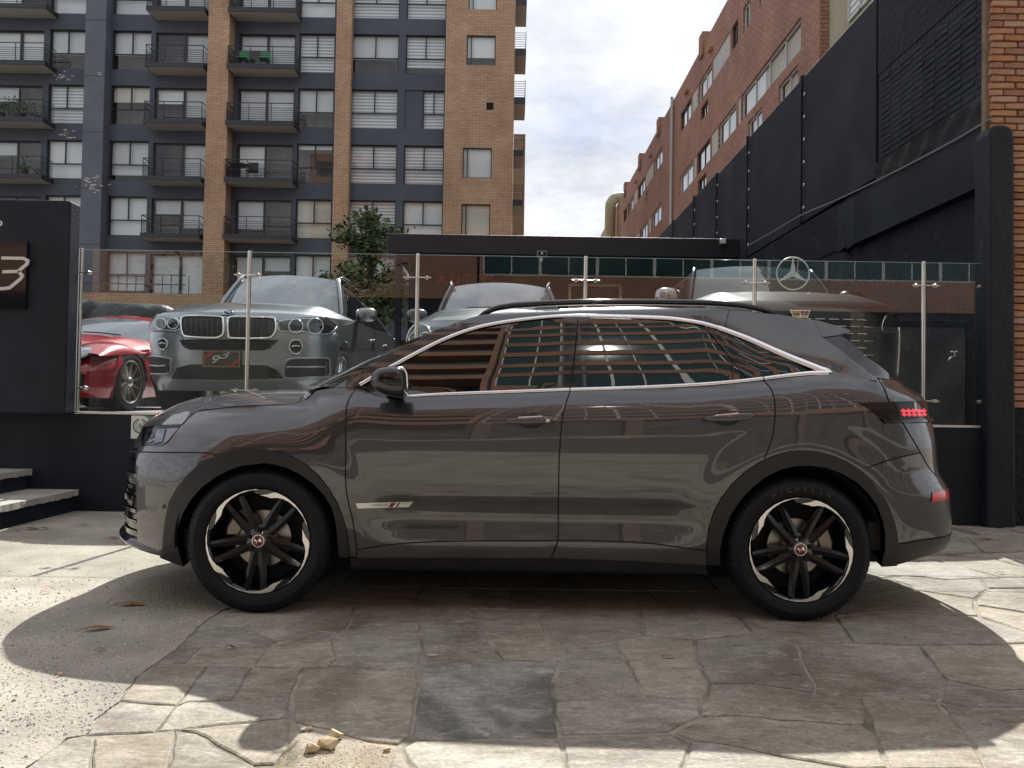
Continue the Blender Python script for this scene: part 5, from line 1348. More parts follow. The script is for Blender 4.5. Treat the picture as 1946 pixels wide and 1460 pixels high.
rdp = qz(DD[::-1]) + qz([(1200, 740.5), (1300, 736), (1360, 732), (1410, 728)]) + qz(RD) + qz(ARR_O[1:7][::-1]) + qz([(1344, 1046), (1300, 1041), (1240, 1033), (1180, 1029), (1100, 1027)])
panel('rear_door', rdp, m_paint, car, sides=both, step=.022)
panel('sill', qz([(678, 1046), (712, 1040), (758, 1034), (829, 1030), (945, 1028.5), (1059, 1028), (1046, 1061), (850, 1060), (677, 1060)]), m_paint, car, sides=both)
panel('sill', qz([(1061, 1028), (1100, 1028), (1180, 1030), (1240, 1034), (1300, 1042), (1343, 1047), (1343, 1074), (1200, 1066), (1048, 1061)]), m_paint, car, sides=both)
panel('sill_cladding', qz([(666, 1061), (850, 1061), (1046, 1062), (1200, 1067), (1343, 1075), (1343, 1092), (1000, 1084), (666, 1078)]), m_clad, car, off=-.004, sides=both)
CH_T = [(684, 731), (720, 710), (755, 690.5), (790, 671.5), (825, 653.5), (848, 643), (873, 633), (896, 625.5), (920, 619), (967, 610.5), (1038, 602.5), (1097, 600), (1140, 600.5), (1199, 602), (1240, 603.5), (1268, 605), (1303, 609), (1337, 615), (1365, 623), (1400, 635.5), (1435, 649.5), (1504, 680), (1559, 702), (1574, 709)]
up = lambda L, d_: [(u - d_ * .25, v - d_) for u, v in L]
ROOF_E = [(634, 737), (660, 722), (700, 699), (738, 677), (770, 659), (802, 642), (838, 625), (873, 611), (911, 599.5), (950, 594), (991, 590), (1040, 587), (1085, 585), (1200, 583.5), (1330, 586), (1385, 589.5)]
sf = qz(ROOF_E) + qz([(1377, 622)]) + qz(up(CH_T[:19], 3)[::-1]) + qz([(676, 736)])
panel('side_frame', sf, m_paint, car, sides=both, step=.03, flange=.006)
quart = qz([(1451, 724), (1500, 718), (1540, 714.5), (1578, 711)]) + qz(up(CH_T[19:23], 3)[::-1]) + qz([(1378, 623), (1386, 590), (1420, 591.5), (1480, 598), (1547, 608), (1562, 641), (1580, 654), (1620, 684), (1662, 717), (1669, 721), (1679, 736), (1685, 750), (1695, 777), (1703, 789), (1715, 803), (1730, 828), (1745, 853), (1750, 860), (1720, 867), (1692, 874), (1668, 882), (1649, 889)]) + qz(ARR_O[6:15][::-1]) + qz([(1453, 872), (1463, 846), (1470, 820), (1473, 773), (1468, 746), (1462, 735)])
panel('rear_quarter', quart, m_paint, car, sides=both, step=.035)
SM = [(1669, 721), (1679, 736), (1685, 750), (1695, 777), (1703, 789), (1715, 803), (1730, 828), (1745, 853), (1763, 885), (1778, 904)]
def cen(z): return Vector((qmax(z) - .002, z))
zt0, zt1 = S2(1690, 721).y, S2(1778, 904).y
tg = qz(SM) + [cen(zt1), cen((zt0 + zt1) / 2), cen(zt0)]
panel('tailgate', tg, m_paint, car, sides=both, step=.035)
rb_ = qz([(1638, 896), (1649, 889), (1668, 882), (1692, 874), (1720, 867), (1750, 860), (1763, 885), (1778, 904)]) + [cen(zt1), cen(.45), cen(S2(1790, 1020).y)] + qz([(1790, 1020), (1705, 1034)]) + qz(ARR_O[14:21][::-1])
panel('rear_bumper', rb_, m_paint, car, sides=both, step=.035)
zl = S2(1790, 1044).y
panel('rear_valance', qz([(1706, 1035), (1750, 1027), (1790, 1021)]) + [cen(S2(1790, 1021).y), cen(zl)] + qz([(1790, 1045), (1750, 1058), (1703, 1073)]), m_clad, car, off=.004, sides=both, step=.035)
# --- arch cladding
panel('arch_cladding', qz(ARF_O) + qz([(645, 1058)]) + qz(ARF_I[::-1][1:]) + qz([(306, 1058)]), m_clad, car, off=.009, sides=both, step=.025, flange=.05)
panel('arch_cladding', qz(ARR_O) + qz(ARR_I[::-1]), m_clad, car, off=.009, sides=both, step=.025, flange=.05)
# --- glazing
gw = qz([(688, 737), (720, 717), (755, 697), (790, 677), (825, 659), (873, 638), (920, 624), (967, 615.5), (1038, 607.5), (1072, 605), (1066, 680), (1058, 742), (900, 747), (770, 753), (735, 756), (705, 747)])
panel('front_window', gw, m_tint, car, off=-.004, sides=both, step=.04, flange=0)
panel('window_corner', qz([(688, 737), (712, 722), (742, 705), (775, 753), (735, 757), (712, 751)]), m_pblk, car, off=.001, step=.03)
panel('door_pillar', qz([(1070, 604), (1098, 602.5), (1090, 680), (1083, 741), (1057, 743), (1065, 680)]), m_tint2, car, off=.001, sides=both, step=.04)
panel('door_pillar', qz([(1099, 602.5), (1122, 603), (1118, 680), (1114, 739), (1084, 741), (1091, 680)]), m_tint2, car, off=.001, sides=both, step=.04)
panel('rear_window', qz([(1120, 604), (1199, 606.5), (1268, 610), (1303, 614), (1338, 620), (1380, 668), (1424, 723), (1400, 726), (1300, 733), (1200, 737), (1112, 739)]), m_tint, car, off=-.004, sides=both, step=.04, flange=0)
panel('rear_door_trim', qz([(1336, 618), (1354, 622), (1400, 668), (1449, 720), (1422, 724), (1378, 668)]), m_tint2, car, off=.001, sides=both, step=.03)
seam('window_divider', [(1393, 672), (1393, 700), (1393, 726)], .010, car, m_pblk, .0)
panel('quarter_window', qz([(1352, 622), (1365, 628), (1435, 655), (1504, 686), (1541, 706), (1500, 713), (1446, 720), (1400, 668)]), m_tint, car, off=-.004, sides=both, step=.03, flange=0)
chw = lambda t_: .020 if t_ < .55 else .020 + (t_ - .55) * .012
moulding('chrome_strip', CH_T[:12], .018, .005, car, m_trim, .0)
moulding('chrome_strip', CH_T[11:19], .021, .005, car, m_trim, .0)
moulding('chrome_strip', CH_T[18:], lambda t_: .026 + .012 * t_, .005, car, m_trim, .0)
moulding('chrome_strip', [(768, 753.5), (830, 750), (900, 747), (1000, 743.5), (1082, 740.5)], .017, .006, car, m_trim)
moulding('chrome_strip', [(1084, 740.5), (1200, 737), (1300, 732.5), (1360, 728.5), (1410, 724), (1450, 719.5)], .018, .006, car, m_trim)
moulding('chrome_strip', [(1452, 719.3), (1500, 713.5), (1540, 709.5), (1574, 709)], lambda t_: .018 + .006 * t_, .006, car, m_trim)
# --- shut lines
for L in (FD + [(677, 1058)], DD + [(1047, 1060)], RD, [(245, 857), (312, 860), (391, 861), (412, 867)], [(678, 1045.5), (712, 1039.5), (758, 1033.5), (829, 1029.5), (945, 1028), (1060, 1027.5)],
          [(1060, 1027.5), (1100, 1027.5), (1180, 1029.5), (1240, 1033.5), (1300, 1041.5), (1343, 1046.5)], SM, [(1649, 889), (1668, 882), (1692, 874), (1720, 867), (1750, 860)],
          [(345, 808), (374, 783), (415, 777), (460, 772), (545, 769), (566, 765), (583, 758), (600, 743)], [(272, 811), (300, 809), (345, 807.5)], [(1099, 598), (1092, 680), (1083, 742)], [(1705, 1034), (1750, 1026), (1790, 1020)]):
    seam('shut_line', L, .0065, car)
# --- hood, screen, roof caps
def mir(p): return Vector((p.x, 2 * YC - p.y, p.z))
ZC = Interp([(-2.25, .93), (-2.19, .945), (-2.13, .985), (-2.05, 1.027), (-1.95, 1.068), (-1.82, 1.10), (-1.62, 1.126), (-1.26, 1.143), (-.95, 1.152), (-.6, 1.16)])
hline = [S2(u, v) for u, v in ((272, 810), (300, 808), (320, 807.5), (345, 807), (374, 783), (415, 776.5), (460, 771.5), (545, 768.5), (566, 764.5), (583, 757.5), (600, 742.5), (632, 737.5))]
hl3 = [pos(p.x, p.y) for p in hline]
rows = []
# forward tip stations along the nose
for i in range(9):
    t_ = i / 8; q = qmin(hline[0].y) + (hline[0].x - qmin(hline[0].y)) * t_; p = pos(q, hline[0].y)
    hl3.insert(i, p) if i < 8 else None
hl3 = hl3[:8] + [Vector(q) for q in spline([tuple(q) for q in hl3[8:]], 5)]
for p in hl3:
    w_ = YC - p.y; zc = max(ZC(p.x), p.z + .004); r_ = []
    for k in range(25):
        s_ = -1 + 2 * k / 24; a = 1 - abs(s_) ** 2.6; r_.append(Vector((p.x, YC + s_ * max(w_, .0), p.z + (zc - p.z) * a)))
    rows.append(r_)
MB().grid(rows).build('bonnet', m_paint, car, smooth=True)
def cap(name, E, m, crown, bulge, n=17, parent=None, smooth=True):
    rows = []
    for i, (u, v) in enumerate(E):
        p = pos(*S2(u, v)); w_ = YC - p.y; t_ = i / (len(E) - 1)
        cr = crown(t_) if callable(crown) else crown; bu = bulge(t_) if callable(bulge) else bulge
        rows.append([Vector((p.x + bu * (1 - s_ * s_), YC + s_ * w_, p.z + cr * (1 - s_ * s_))) for s_ in [-1 + 2 * k / (n - 1) for k in range(n)]])
    return MB().grid(rows).build(name, m, parent or car, smooth=smooth)
cap('windscreen', ROOF_E[:9], mat('windscreen_glass', (.006, .008, .009), rough=.0, ior=1.6), .02, lambda t_: -.26 * (1 - t_) - .05)
cap('roof', ROOF_E[8:] + [(1420, 591.5), (1480, 598), (1547, 608)], m_paint, lambda t_: .02 + .02 * math.sin(math.pi * min(1, t_ * 1.1)), lambda t_: -.05 * (1 - t_))
spl = cap('roof_spoiler', [(1547, 608), (1580, 617), (1614, 627), (1616, 631), (1591, 637.5), (1562, 641)], m_paint, .012, lambda t_: .03)
panel('spoiler_end', qz([(1547, 608), (1580, 617), (1614, 627), (1616, 631), (1591, 637.5), (1562, 641)]), m_paint, car, off=.001, sides=both, step=.02, flange=.004)
cap('rear_screen', [(1562, 641), (1580, 654), (1620, 684), (1662, 717), (1669, 721)], m_tint, 0.0, .20)
MB().grid([[pos(q_.x, q_.y, s_) for s_ in (-1, 1)] for q_ in (S2(1662, 717), S2(1690, 721), S2(1700, 723))]).build('tailgate_ledge', m_paint, car)
panel('rear_side_trim', qz([(1562, 641), (1591, 637.5), (1604, 640), (1650, 680), (1701, 723), (1662, 717), (1620, 684), (1580, 654)]), m_pblk, car, off=-.004, sides=both, step=.03)
# roof rail
for side in (-1, 1):
    rp = [P(u, v, YC - .60) for u, v in ((908, 603), (922, 595), (944, 586), (967, 582), (991, 579.5), (1085, 575), (1200, 574), (1330, 575.5), (1390, 579), (1420, 583), (1450, 589.5), (1482, 600))]
    rp = spline(rp, 4); rows = []
    for i, p in enumerate(rp):
        q = p if side < 0 else mir(p); t_ = i / (len(rp) - 1); h_ = .017 * (min(1, .35 + min(t_, 1 - t_) * 9))
        rows.append([q + Vector((0, .022 * math.cos(a), h_ * math.sin(a))) for a in [2 * math.pi * k / 12 for k in range(12)]])
    MB().grid(rows, True).build('roof_rail', m_pblk, car, smooth=True)
# wiper tip
wp = P(602, 741, YC - .3)
MB().tube([P(598, 742, YC - .45), P(620, 736.5, YC - .42), P(642, 738, YC - .4)], .010, 6).build('wiper', m_pblk, car)
# --- mirror
msil = [(706, 724), (711, 708), (722, 700), (738, 697), (757, 696.5), (768, 701), (773.5, 714), (774, 740), (770, 756), (757, 757), (738, 753), (722, 746), (711, 737)]
for side in (-1, 1):
    rows = []
    cc = Vector((0, 0, 0)); base = [P(u, v, 3.80) for u, v in msil]; base = [Vector(p) for p in spline([tuple(p) for p in base], 3, True)]
    cc = sum(base, Vector()) / len(base)
    for dy_, k in ((-.115, .30), (-.112, .55), (-.10, .78), (-.07, .93), (-.03, .995), (.02, 1.0), (.055, .95), (.085, .85), (.10, .6), (.102, .2)):
        row = []
        for p in base:
            q = Vector((cc.x + (p.x - cc.x) * (k if p.x < cc.x else .55 + .45 * k) + (.02 * (1 - k)), cc.y + dy_, cc.z + (p.z - cc.z) * k)); row.append(q if side < 0 else mir(q))
        rows.append(row)
    mi_ = MB().grid(rows, True); n_ = len(base); mi_.f.append(list(range(n_))[::-1]); mi_.f.append([9 * n_ + k for k in range(n_)])
    mo = mi_.build('door_mirror', m_pblk, car, smooth=True, fixn=True)
    ft = MB(); rows = []
    for t_ in (0, .5, 1):
        a = P(735, 752, 3.86).lerp(P(742, 760, 4.0), t_); b_ = P(766, 756, 3.86).lerp(P(772, 762, 4.0), t_)
        rows.append([q if side < 0 else mir(q) for q in (a + Vector((0, 0, .014)), b_ + Vector((0, 0, .014)), b_ - Vector((0, 0, .014)), a - Vector((0, 0, .014)))])
    ft.grid(rows, True).build('mirror_foot', m_pblk, mo, smooth=True)
    if side < 0:
        MB().tube(spline([P(757, 697.5, 3.70), P(768, 702, 3.70), P(773, 714, 3.70), P(774, 738, 3.71)], 5), .0045, 6).build('mirror_trim', m_trim, mo, smooth=True)
# --- door handles
def handle(bar, ell, cyl=None):
    u0, v0, ru, rv = ell
    h_ = panel('handle_recess_shade', qz([(u0 + 1.12 * ru * math.cos(a), v0 + rv * math.sin(a)) for a in [2 * math.pi * k / 20 for k in range(20)]][::-1]), m_pblk, car, off=.0012, step=.02, flange=0)  # flat dark patch on the door; the bowl's shade is put into its colour
    pl = qz(bar); n = len(pl); rows = []
    cq = sum(pl, Vector((0, 0))) / n
    for k, o in ((1.0, .006), (1.0, .028), (.93, .034), (.80, .037), (.3, .038)):
        rows.append([pos(cq.x + (p.x - cq.x) * (1 - (1 - k) * .35), cq.y + (p.y - cq.y) * k) + nrm(cq.x, cq.y, -1) * o for p in pl])
    mb = MB().grid(rows, True); k0 = 4 * n; mb.f.append([k0 + i for i in range(n)])
    hb = mb.build('door_handle', m_paint, car, fixn=True, angle=55)
    s0 = [(p[0] + 1, p[1]) for p in bar]
    if cyl:
        p = P(cyl[0], cyl[1], YC - .93 - .035); MB().lathe([(0, -.004), (.009, -.004), (.011, 0), (.011, .02)], (p.x, pos(*S2(*cyl)).y - .036, p.z), 'y', 16).build('key_lock', mat('lock_brass', (.62, .55, .42), rough=.25, metal=1), hb, smooth=True)
    seam('handle_chrome', [(bar[1][0], bar[1][1] + 1), ((bar[1][0] + bar[2][0]) / 2, (bar[1][1] + bar[2][1]) / 2 + 1), (bar[2][0], bar[2][1] + 1)], .005, hb, m_trim, .0365)
handle([(962, 799.5), (985, 794.5), (1030, 792), (1049, 793), (1050.5, 799), (1047, 804), (1033, 807), (1000, 808), (972, 807), (963, 804)], (1008, 800, 24, 15), (1041, 800))
handle([(1334, 795), (1356, 789.5), (1400, 786), (1424, 785), (1429, 789), (1427, 795), (1412, 800), (1378, 803), (1344, 802), (1336, 799)], (1381, 795, 24, 15))
# --- badge strip on the front door
bd = panel('door_badge', qz([(676, 956.5), (786, 953), (777, 963.5), (680, 966.5)]), mat('badge_silver', (.70, .69, .67), rough=.3, metal=.6), car, off=.004, step=.02, flange=.004)
panel('badge_stripe', qz([(744, 955.5), (752, 955.2), (746, 963.5), (738, 964)]), mat('badge_red', (.22, .008, .018), rough=.3), bd, off=.0052, step=.02, flange=0)
panel('badge_stripe', qz([(758, 955), (761, 955), (755, 963.3), (752, 963.4)]), m_gap, bd, off=.0052, step=.02, flange=0)
p = pos(*S2(712, 960.5)); 
put_text('badge_lettering', 'DS PERFORMANCE LINE', .0125, mat('badge_ink', (.12, .12, .12)), (p.x, p.y - .0058, p.z), (1, 0, .012), (0, 0, 1), bd, .0003)
# parking sensor, side reflector, tail lamps
p = S2(312, 963); pp = pos(p.x, p.y)
panel('parking_sensor', [Vector((p.x + .012 * math.cos(a), p.y + .012 * math.sin(a))) for a in [2 * math.pi * k / 16 for k in range(16)]], m_clad, car, off=.002, step=.01, flange=.002)
panel('rear_reflector', qz([(1771, 936), (1790, 932), (1802, 929), (1801, 949), (1788, 951.5), (1769, 954)]), mat('red_reflector', (.55, .012, .02), rough=.2, coat=1), car, off=.004, sides=both, step=.02, flange=.004)
tl = panel('tail_lamp', qz([(1631, 766), (1664, 765), (1697, 764), (1730, 762.5), (1757, 761.5), (1763, 789), (1766, 797), (1730, 801.5), (1685, 801.5), (1667, 790)]), mat('smoked_lamp', (.010, .009, .010), rough=.12, spec=.3), car, off=.004, sides=both, step=.02, flange=.006)
panel('tail_lamp_lip', qz([(1667, 791), (1685, 800), (1730, 798), (1768, 795), (1770, 802), (1730, 804), (1682, 805)]), m_pblk, tl, off=.014, step=.02, flange=.012)
panel('lamp_glass', qz([(1700, 770), (1757, 765), (1761, 792), (1710, 793)]), mat('lamp_smoke', (.03, .022, .026), rough=.12, spec=.3), tl, off=.006, step=.02, flange=.002)
m_rl = mat('lit_red_lamp', (.6, .02, .03), rough=.3, emit=(1.0, .05, .08), estr=0.55)
for k in range(5):
    u0 = 1709 + k * 9.5
    panel('lamp_scale', qz([(u0, 781 + k * .2), (u0 + 5, 777), (u0 + 11, 781), (u0 + 7, 786)]), m_rl, tl, off=.0075, step=.01, flange=.001)
    panel('lamp_scale', qz([(u0 + 2, 788), (u0 + 7, 785), (u0 + 12, 788.5), (u0 + 8, 792)]), m_rl, tl, off=.0075, step=.01, flange=.001)
seam('lamp_streak', [(1736, 766), (1737, 772), (1738, 780)], .02, tl, mat('lamp_clear', (.55, .56, .6), rough=.1), .008)
# --- dark inner body
ic = [(-1.95, .5), (-2.0, .86), (-1.75, 1.02), (-.95, 1.09), (-.75, 1.12), (-.20, 1.50), (.3, 1.55), (1.0, 1.55), (1.6, 1.50), (1.72, 1.45), (2.0, 1.18), (2.1, .9), (2.1, .5)]
b = MB(); b.prism(ic, lambda a, c_, t_: (a, t_, c_), YC - .56, YC + .56); b.build('cabin_core', m_dark, car, fixn=True)  # unseen filler, added to keep sunlight from passing through the body
ic = [(-.78, .5), (-.78, 1.0), (-.60, 1.06), (1.2, 1.13), (1.9, 1.14), (2.0, 1.0), (1.95, .86), (.95, .86), (.90, .5)]
b = MB(); b.prism(ic, lambda a, c_, t_: (a, t_, c_), YC - .80, YC + .80); b.build('door_core', m_dark, car, fixn=True)  # wider unseen filler, added behind the doors to block sunlight
b = MB(); b.box(-1.95, 2.1, YC - .50, YC + .50, .22, .80); b.build('underbody', m_dark, car)
b = MB(); b.box(FW[0] + .47, RW[0] - .47, YC - .86, YC + .86, .215, .60); b.build('floor_pan', m_dark, car)
for front in (True, False):                                # unseen trays added to block sun leaks under both ends, following the plan shape
    zt_, zl_ = (.30, .27) if front else (.40, .36); pl = []
    for i in range(15):
        q = (qmin(zt_) + (-1.72 - qmin(zt_)) * i / 14) if front else (qmax(zt_) + (1.86 - qmax(zt_)) * i / 14)
        a = pos(q, zt_); pl.append((a.x + (.035 if front else -.035), min(a.y + .035, YC)))
    pl += [(x_, 2 * YC - y_) for x_, y_ in pl[::-1]]
    MB().prism(pl, lambda a, c_, t_: (a, c_, t_), zl_, zt_ + .10).build('light_stop_tray', m_dark, car, fixn=True)
for (wx, wz) in (FW, RW):
    for side in (-1, 1):
        b = MB(); rows = []
        for i in range(25):
            a = R(-6 + 192 * i / 24); rows.append([(wx + .43 * math.cos(a), YC + side * yv, wz + .43 * math.sin(a)) for yv in (.915, .80, .62, .55)])
        for i in range(25): a = R(-6 + 192 * i / 24)
        b.grid(rows); k = len(b.v); b.v += [Vector((wx + .43 * math.cos(R(-32 + 244 * i / 24)), YC + side * .551, wz + .43 * math.sin(R(-32 + 244 * i / 24)))) for i in range(25)]; b.f.append([k + i for i in range(25)])
        b.build('wheel_liner', m_dark, car)
for sg_ in (-1, 1):
    MB().box(FW[0] - .455, FW[0] - .385, YC + sg_ * .68 - .15, YC + sg_ * .68 + .15, .235, .40).build('wheel_gap_blocker', m_dark, car)  # unseen block added to cover the sunlit gap ahead of the front tyre
# --- wheels (built round the origin, outside face towards -y)
def make_wheel(parent, loc, rot, letters=False):
    cx_, cy_, cz_ = loc
    rim = MB().lathe([(.225, .18), (.238, .10), (.240, .05), (.250, .02), (.2635, .008), (.2655, .002), (.262, -.001), (.252, .004), (.246, .016), (.238, .045), (.225, .09), (.21, .17)], (cx_, cy_, cz_), 'y', 72)
    rim = rim.build('wheel', m_pblk, parent, smooth=True, angle=45)
    Rt = .362
    ty = [(.262, .012), (.266, -.004), (.275, -.014), (.295, -.021), (.312, -.023), (.316, -.0245), (.320, -.023), (.338, -.016), (.350, -.004), (.357, .012), (.3605, .03)]
    for gx in (.055, .10, .145): ty += [(Rt, gx - .012), (Rt - .007, gx - .009), (Rt - .007, gx - .001), (Rt, gx + .002)]
    ty += [(.3605, .175), (.355, .20), (.335, .225), (.30, .232), (.262, .21)]
    tyr = MB().lathe(ty, (cx_, cy_, cz_), 'y', 96).build('tyre', m_tyre, rim, smooth=True, angle=50)
    b = MB()
    for k in range(84):
        a = 2 * math.pi * k / 84; da = .028
        vs = []
        for (r_, y_) in ((.3465, -.0085), (.3625, .010), (.3635, .034), (.345, .03)):
            for s_ in (-1, 1):
                aa = a + s_ * da * .9 + (y_ * 1.2); vs.append((cx_ + r_ * math.cos(aa), cy_ + y_, cz_ + r_ * math.sin(aa)))
        b.add(vs, [(0, 2, 3, 1), (2, 4, 5, 3), (4, 6, 7, 5), (0, 6, 4, 2), (1, 3, 5, 7)])
    tag(b.build('tread_blocks', m_tyre, rim), kind='stuff')
    pol = lambda r_, t_, y_: (cx_ + r_ * math.cos(R(t_ + rot)), cy_ + y_, cz_ + r_ * math.sin(R(t_ + rot)))
    # silver rim arcs with hooks
    outer = [(0, .2615), (12, .2625), (24, .263), (36, .263), (48, .2628), (58, .262), (62, .260), (65, .252), (68, .243), (73, .237), (79, .231)]
    inner = [(75, .2305), (69, .2275), (64.5, .226), (61, .231), (57, .239), (50, .2470), (42, .2520), (30, .2562), (18, .2588), (8, .2603)]
    for k in range(5):
        b = MB(); poly = outer + inner
        b.prism([(t_ + 82 + 72 * k, r_) for t_, r_ in poly], lambda t_, r_, y_: pol(r_, t_, y_), -.010, .004)
        b.build('rim_arc', m_alloy, rim, fixn=True, bevel=.0008, bseg=1)
        b = MB(); poly2 = [(t_, r_ + .0) for t_, r_ in ((60, .262), (62, .258), (66, .246), (72, .241), (79, .236), (84, .240), (86, .252), (84, .262), (72, .263))]
        b.prism([(t_ + 82 + 72 * k, r_) for t_, r_ in poly2], lambda t_, r_, y_: pol(r_, t_, y_), -.006, .012); b.build('rim_lug', m_pblk, rim, fixn=True)
    for k in range(5):
        for s_ in (-1, 1):
            tc_ = 122 - 72 * k; rows = []
            for i in range(9):
                t_ = i / 8; r_ = .045 + (.243 - .045) * t_; ang = tc_ + s_ * (13 - 4.5 * t_ + (2.5 if s_ > 0 else 0)) ; hw_ = (.0245 * (1 - t_) + .0150 * t_) ; y_ = -.008 + .012 * (1 - t_) + .004
                c0 = Vector(pol(r_, ang, y_)); tn = Vector((-math.sin(R(ang + rot)), 0, math.cos(R(ang + rot))))
                rows.append([c0 + tn * hw_ * 1.0 + Vector((0, .045, 0)), c0 + tn * hw_ + Vector((0, .010, 0)), c0 + tn * hw_ * .15 * s_, c0 - tn * hw_ + Vector((0, .010, 0)), c0 - tn * hw_ + Vector((0, .045, 0))])
            MB().grid(rows).build('spoke', m_spoke, rim, fixn=True)
    hb = MB().lathe([(0, .0), (.036, .0), (.04, .004), (.062, .010), (.078, .022), (.080, .06)], (cx_, cy_, cz_), 'y', 40).build('hub', m_pblk, rim, angle=40)
    for k in range(5):
        x_, y_, z_ = pol(.056, 86 + 72 * k, 0); MB().lathe([(.0, .002), (.010, .002), (.012, .006), (.0135, .012)], (x_, y_ - .004, z_), 'y', 6).build('wheel_nut', m_gap, rim)
    cap_ = MB().lathe([(0, -.006), (.026, -.005), (.0285, -.003)], (cx_, cy_, cz_), 'y', 36).build('centre_cap', mat('cap_red', (.13, .008, .018), rough=.25, coat=1), rim, smooth=True)
    MB().lathe([(.028, -.004), (.0315, -.005), (.0325, -.001)], (cx_, cy_, cz_), 'y', 36).build('cap_ring', m_alloy, rim, smooth=True)
    b = MB(); cr, sr = math.cos(R(rot * 2 + 20)), math.sin(R(rot * 2 + 20))
    rotp = lambda x_, z_: (cx_ + x_ * cr - z_ * sr, cz_ + x_ * sr + z_ * cr)
    for poly in ([(.001, .001), (.017, .011), (.017, -.012)], [(-.016, .009), (-.010, .016), (-.004, .003), (-.010, .004)], [(-.012, .002), (-.002, -.001), (-.016, -.012), (-.008, -.003)]):
        b.prism([rotp(*q) for q in poly], lambda a, c_, t_: (a, t_, c_), cy_ - .0075, cy_ - .005)
    b.build('cap_emblem', m_alloy, rim, fixn=True)
    MB().lathe([(.06, .075), (.145, .075), (.145, .10), (.06, .10)], (cx_, cy_, cz_), 'y', 48).build('brake_disc', mat('brake_disc', (.36, .335, .30), rough=.4, metal=1.0), rim, angle=40)
    b = MB(); ca = 150 if not letters else 20
    b.prism([(a, r_) for a, r_ in ((ca - 25, .185), (ca - 12, .19), (ca + 12, .19), (ca + 25, .185), (ca + 22, .125), (ca, .118), (ca - 22, .125))], lambda a, r_, t_: (cx_ + r_ * math.cos(R(a)), cy_ + t_, cz_ + r_ * math.sin(R(a))), .06, .12)
    b.build('brake_caliper', mat('caliper_grey', (.28, .25, .22), rough=.45, metal=.6), rim, fixn=True, bevel=.006)
    MB().lathe([(.0, .12), (.235, .12)], (cx_, cy_, cz_), 'y', 32).build('backplate', m_dark, rim)
    if letters:
        mb = MB()
        for i, ch in enumerate('MICHELIN'):
            me = text_mesh(ch, .030, .0006, True); a = R(118 - 7.6 * i)
            for f in me.polygons:
                vs = []
                for vi in f.vertices:
                    co = me.vertices[vi].co; lx, ly = co.x, co.y
                    rr = .306 + ly; vs.append((cx_ + rr * math.cos(a) + lx * math.sin(a), cy_ - .0238 + co.z, cz_ + rr * math.sin(a) - lx * math.cos(a)))
                mb.add(vs, [tuple(range(len(vs)))])
            bpy.data.meshes.remove(me)
        mb.build('tyre_lettering', mat('moulded_rubber', (.035, .034, .033), rough=.55), rim)
    return rim
make_wheel(car, (FW[0], YC - .925, FW[1]), 0)
make_wheel(car, (RW[0], YC - .925, RW[1]), 2, True)
for (wx, wz) in (FW, RW):                                  # far-side wheels
    w_ = MB().lathe([(0, .0), (.24, 0), (.26, .01), (.31, .02), (.35, .0), (.362, -.03), (.362, -.19), (.33, -.22), (.25, -.22), (0, -.2)], (wx, YC + .925, wz), 'y', 64).build('wheel', m_tyre, car, angle=40)
    MB().lathe([(0, .024), (.245, .024), (.255, .012)], (wx, YC + .925, wz), 'y', 40).build('rim', m_pblk, w_)
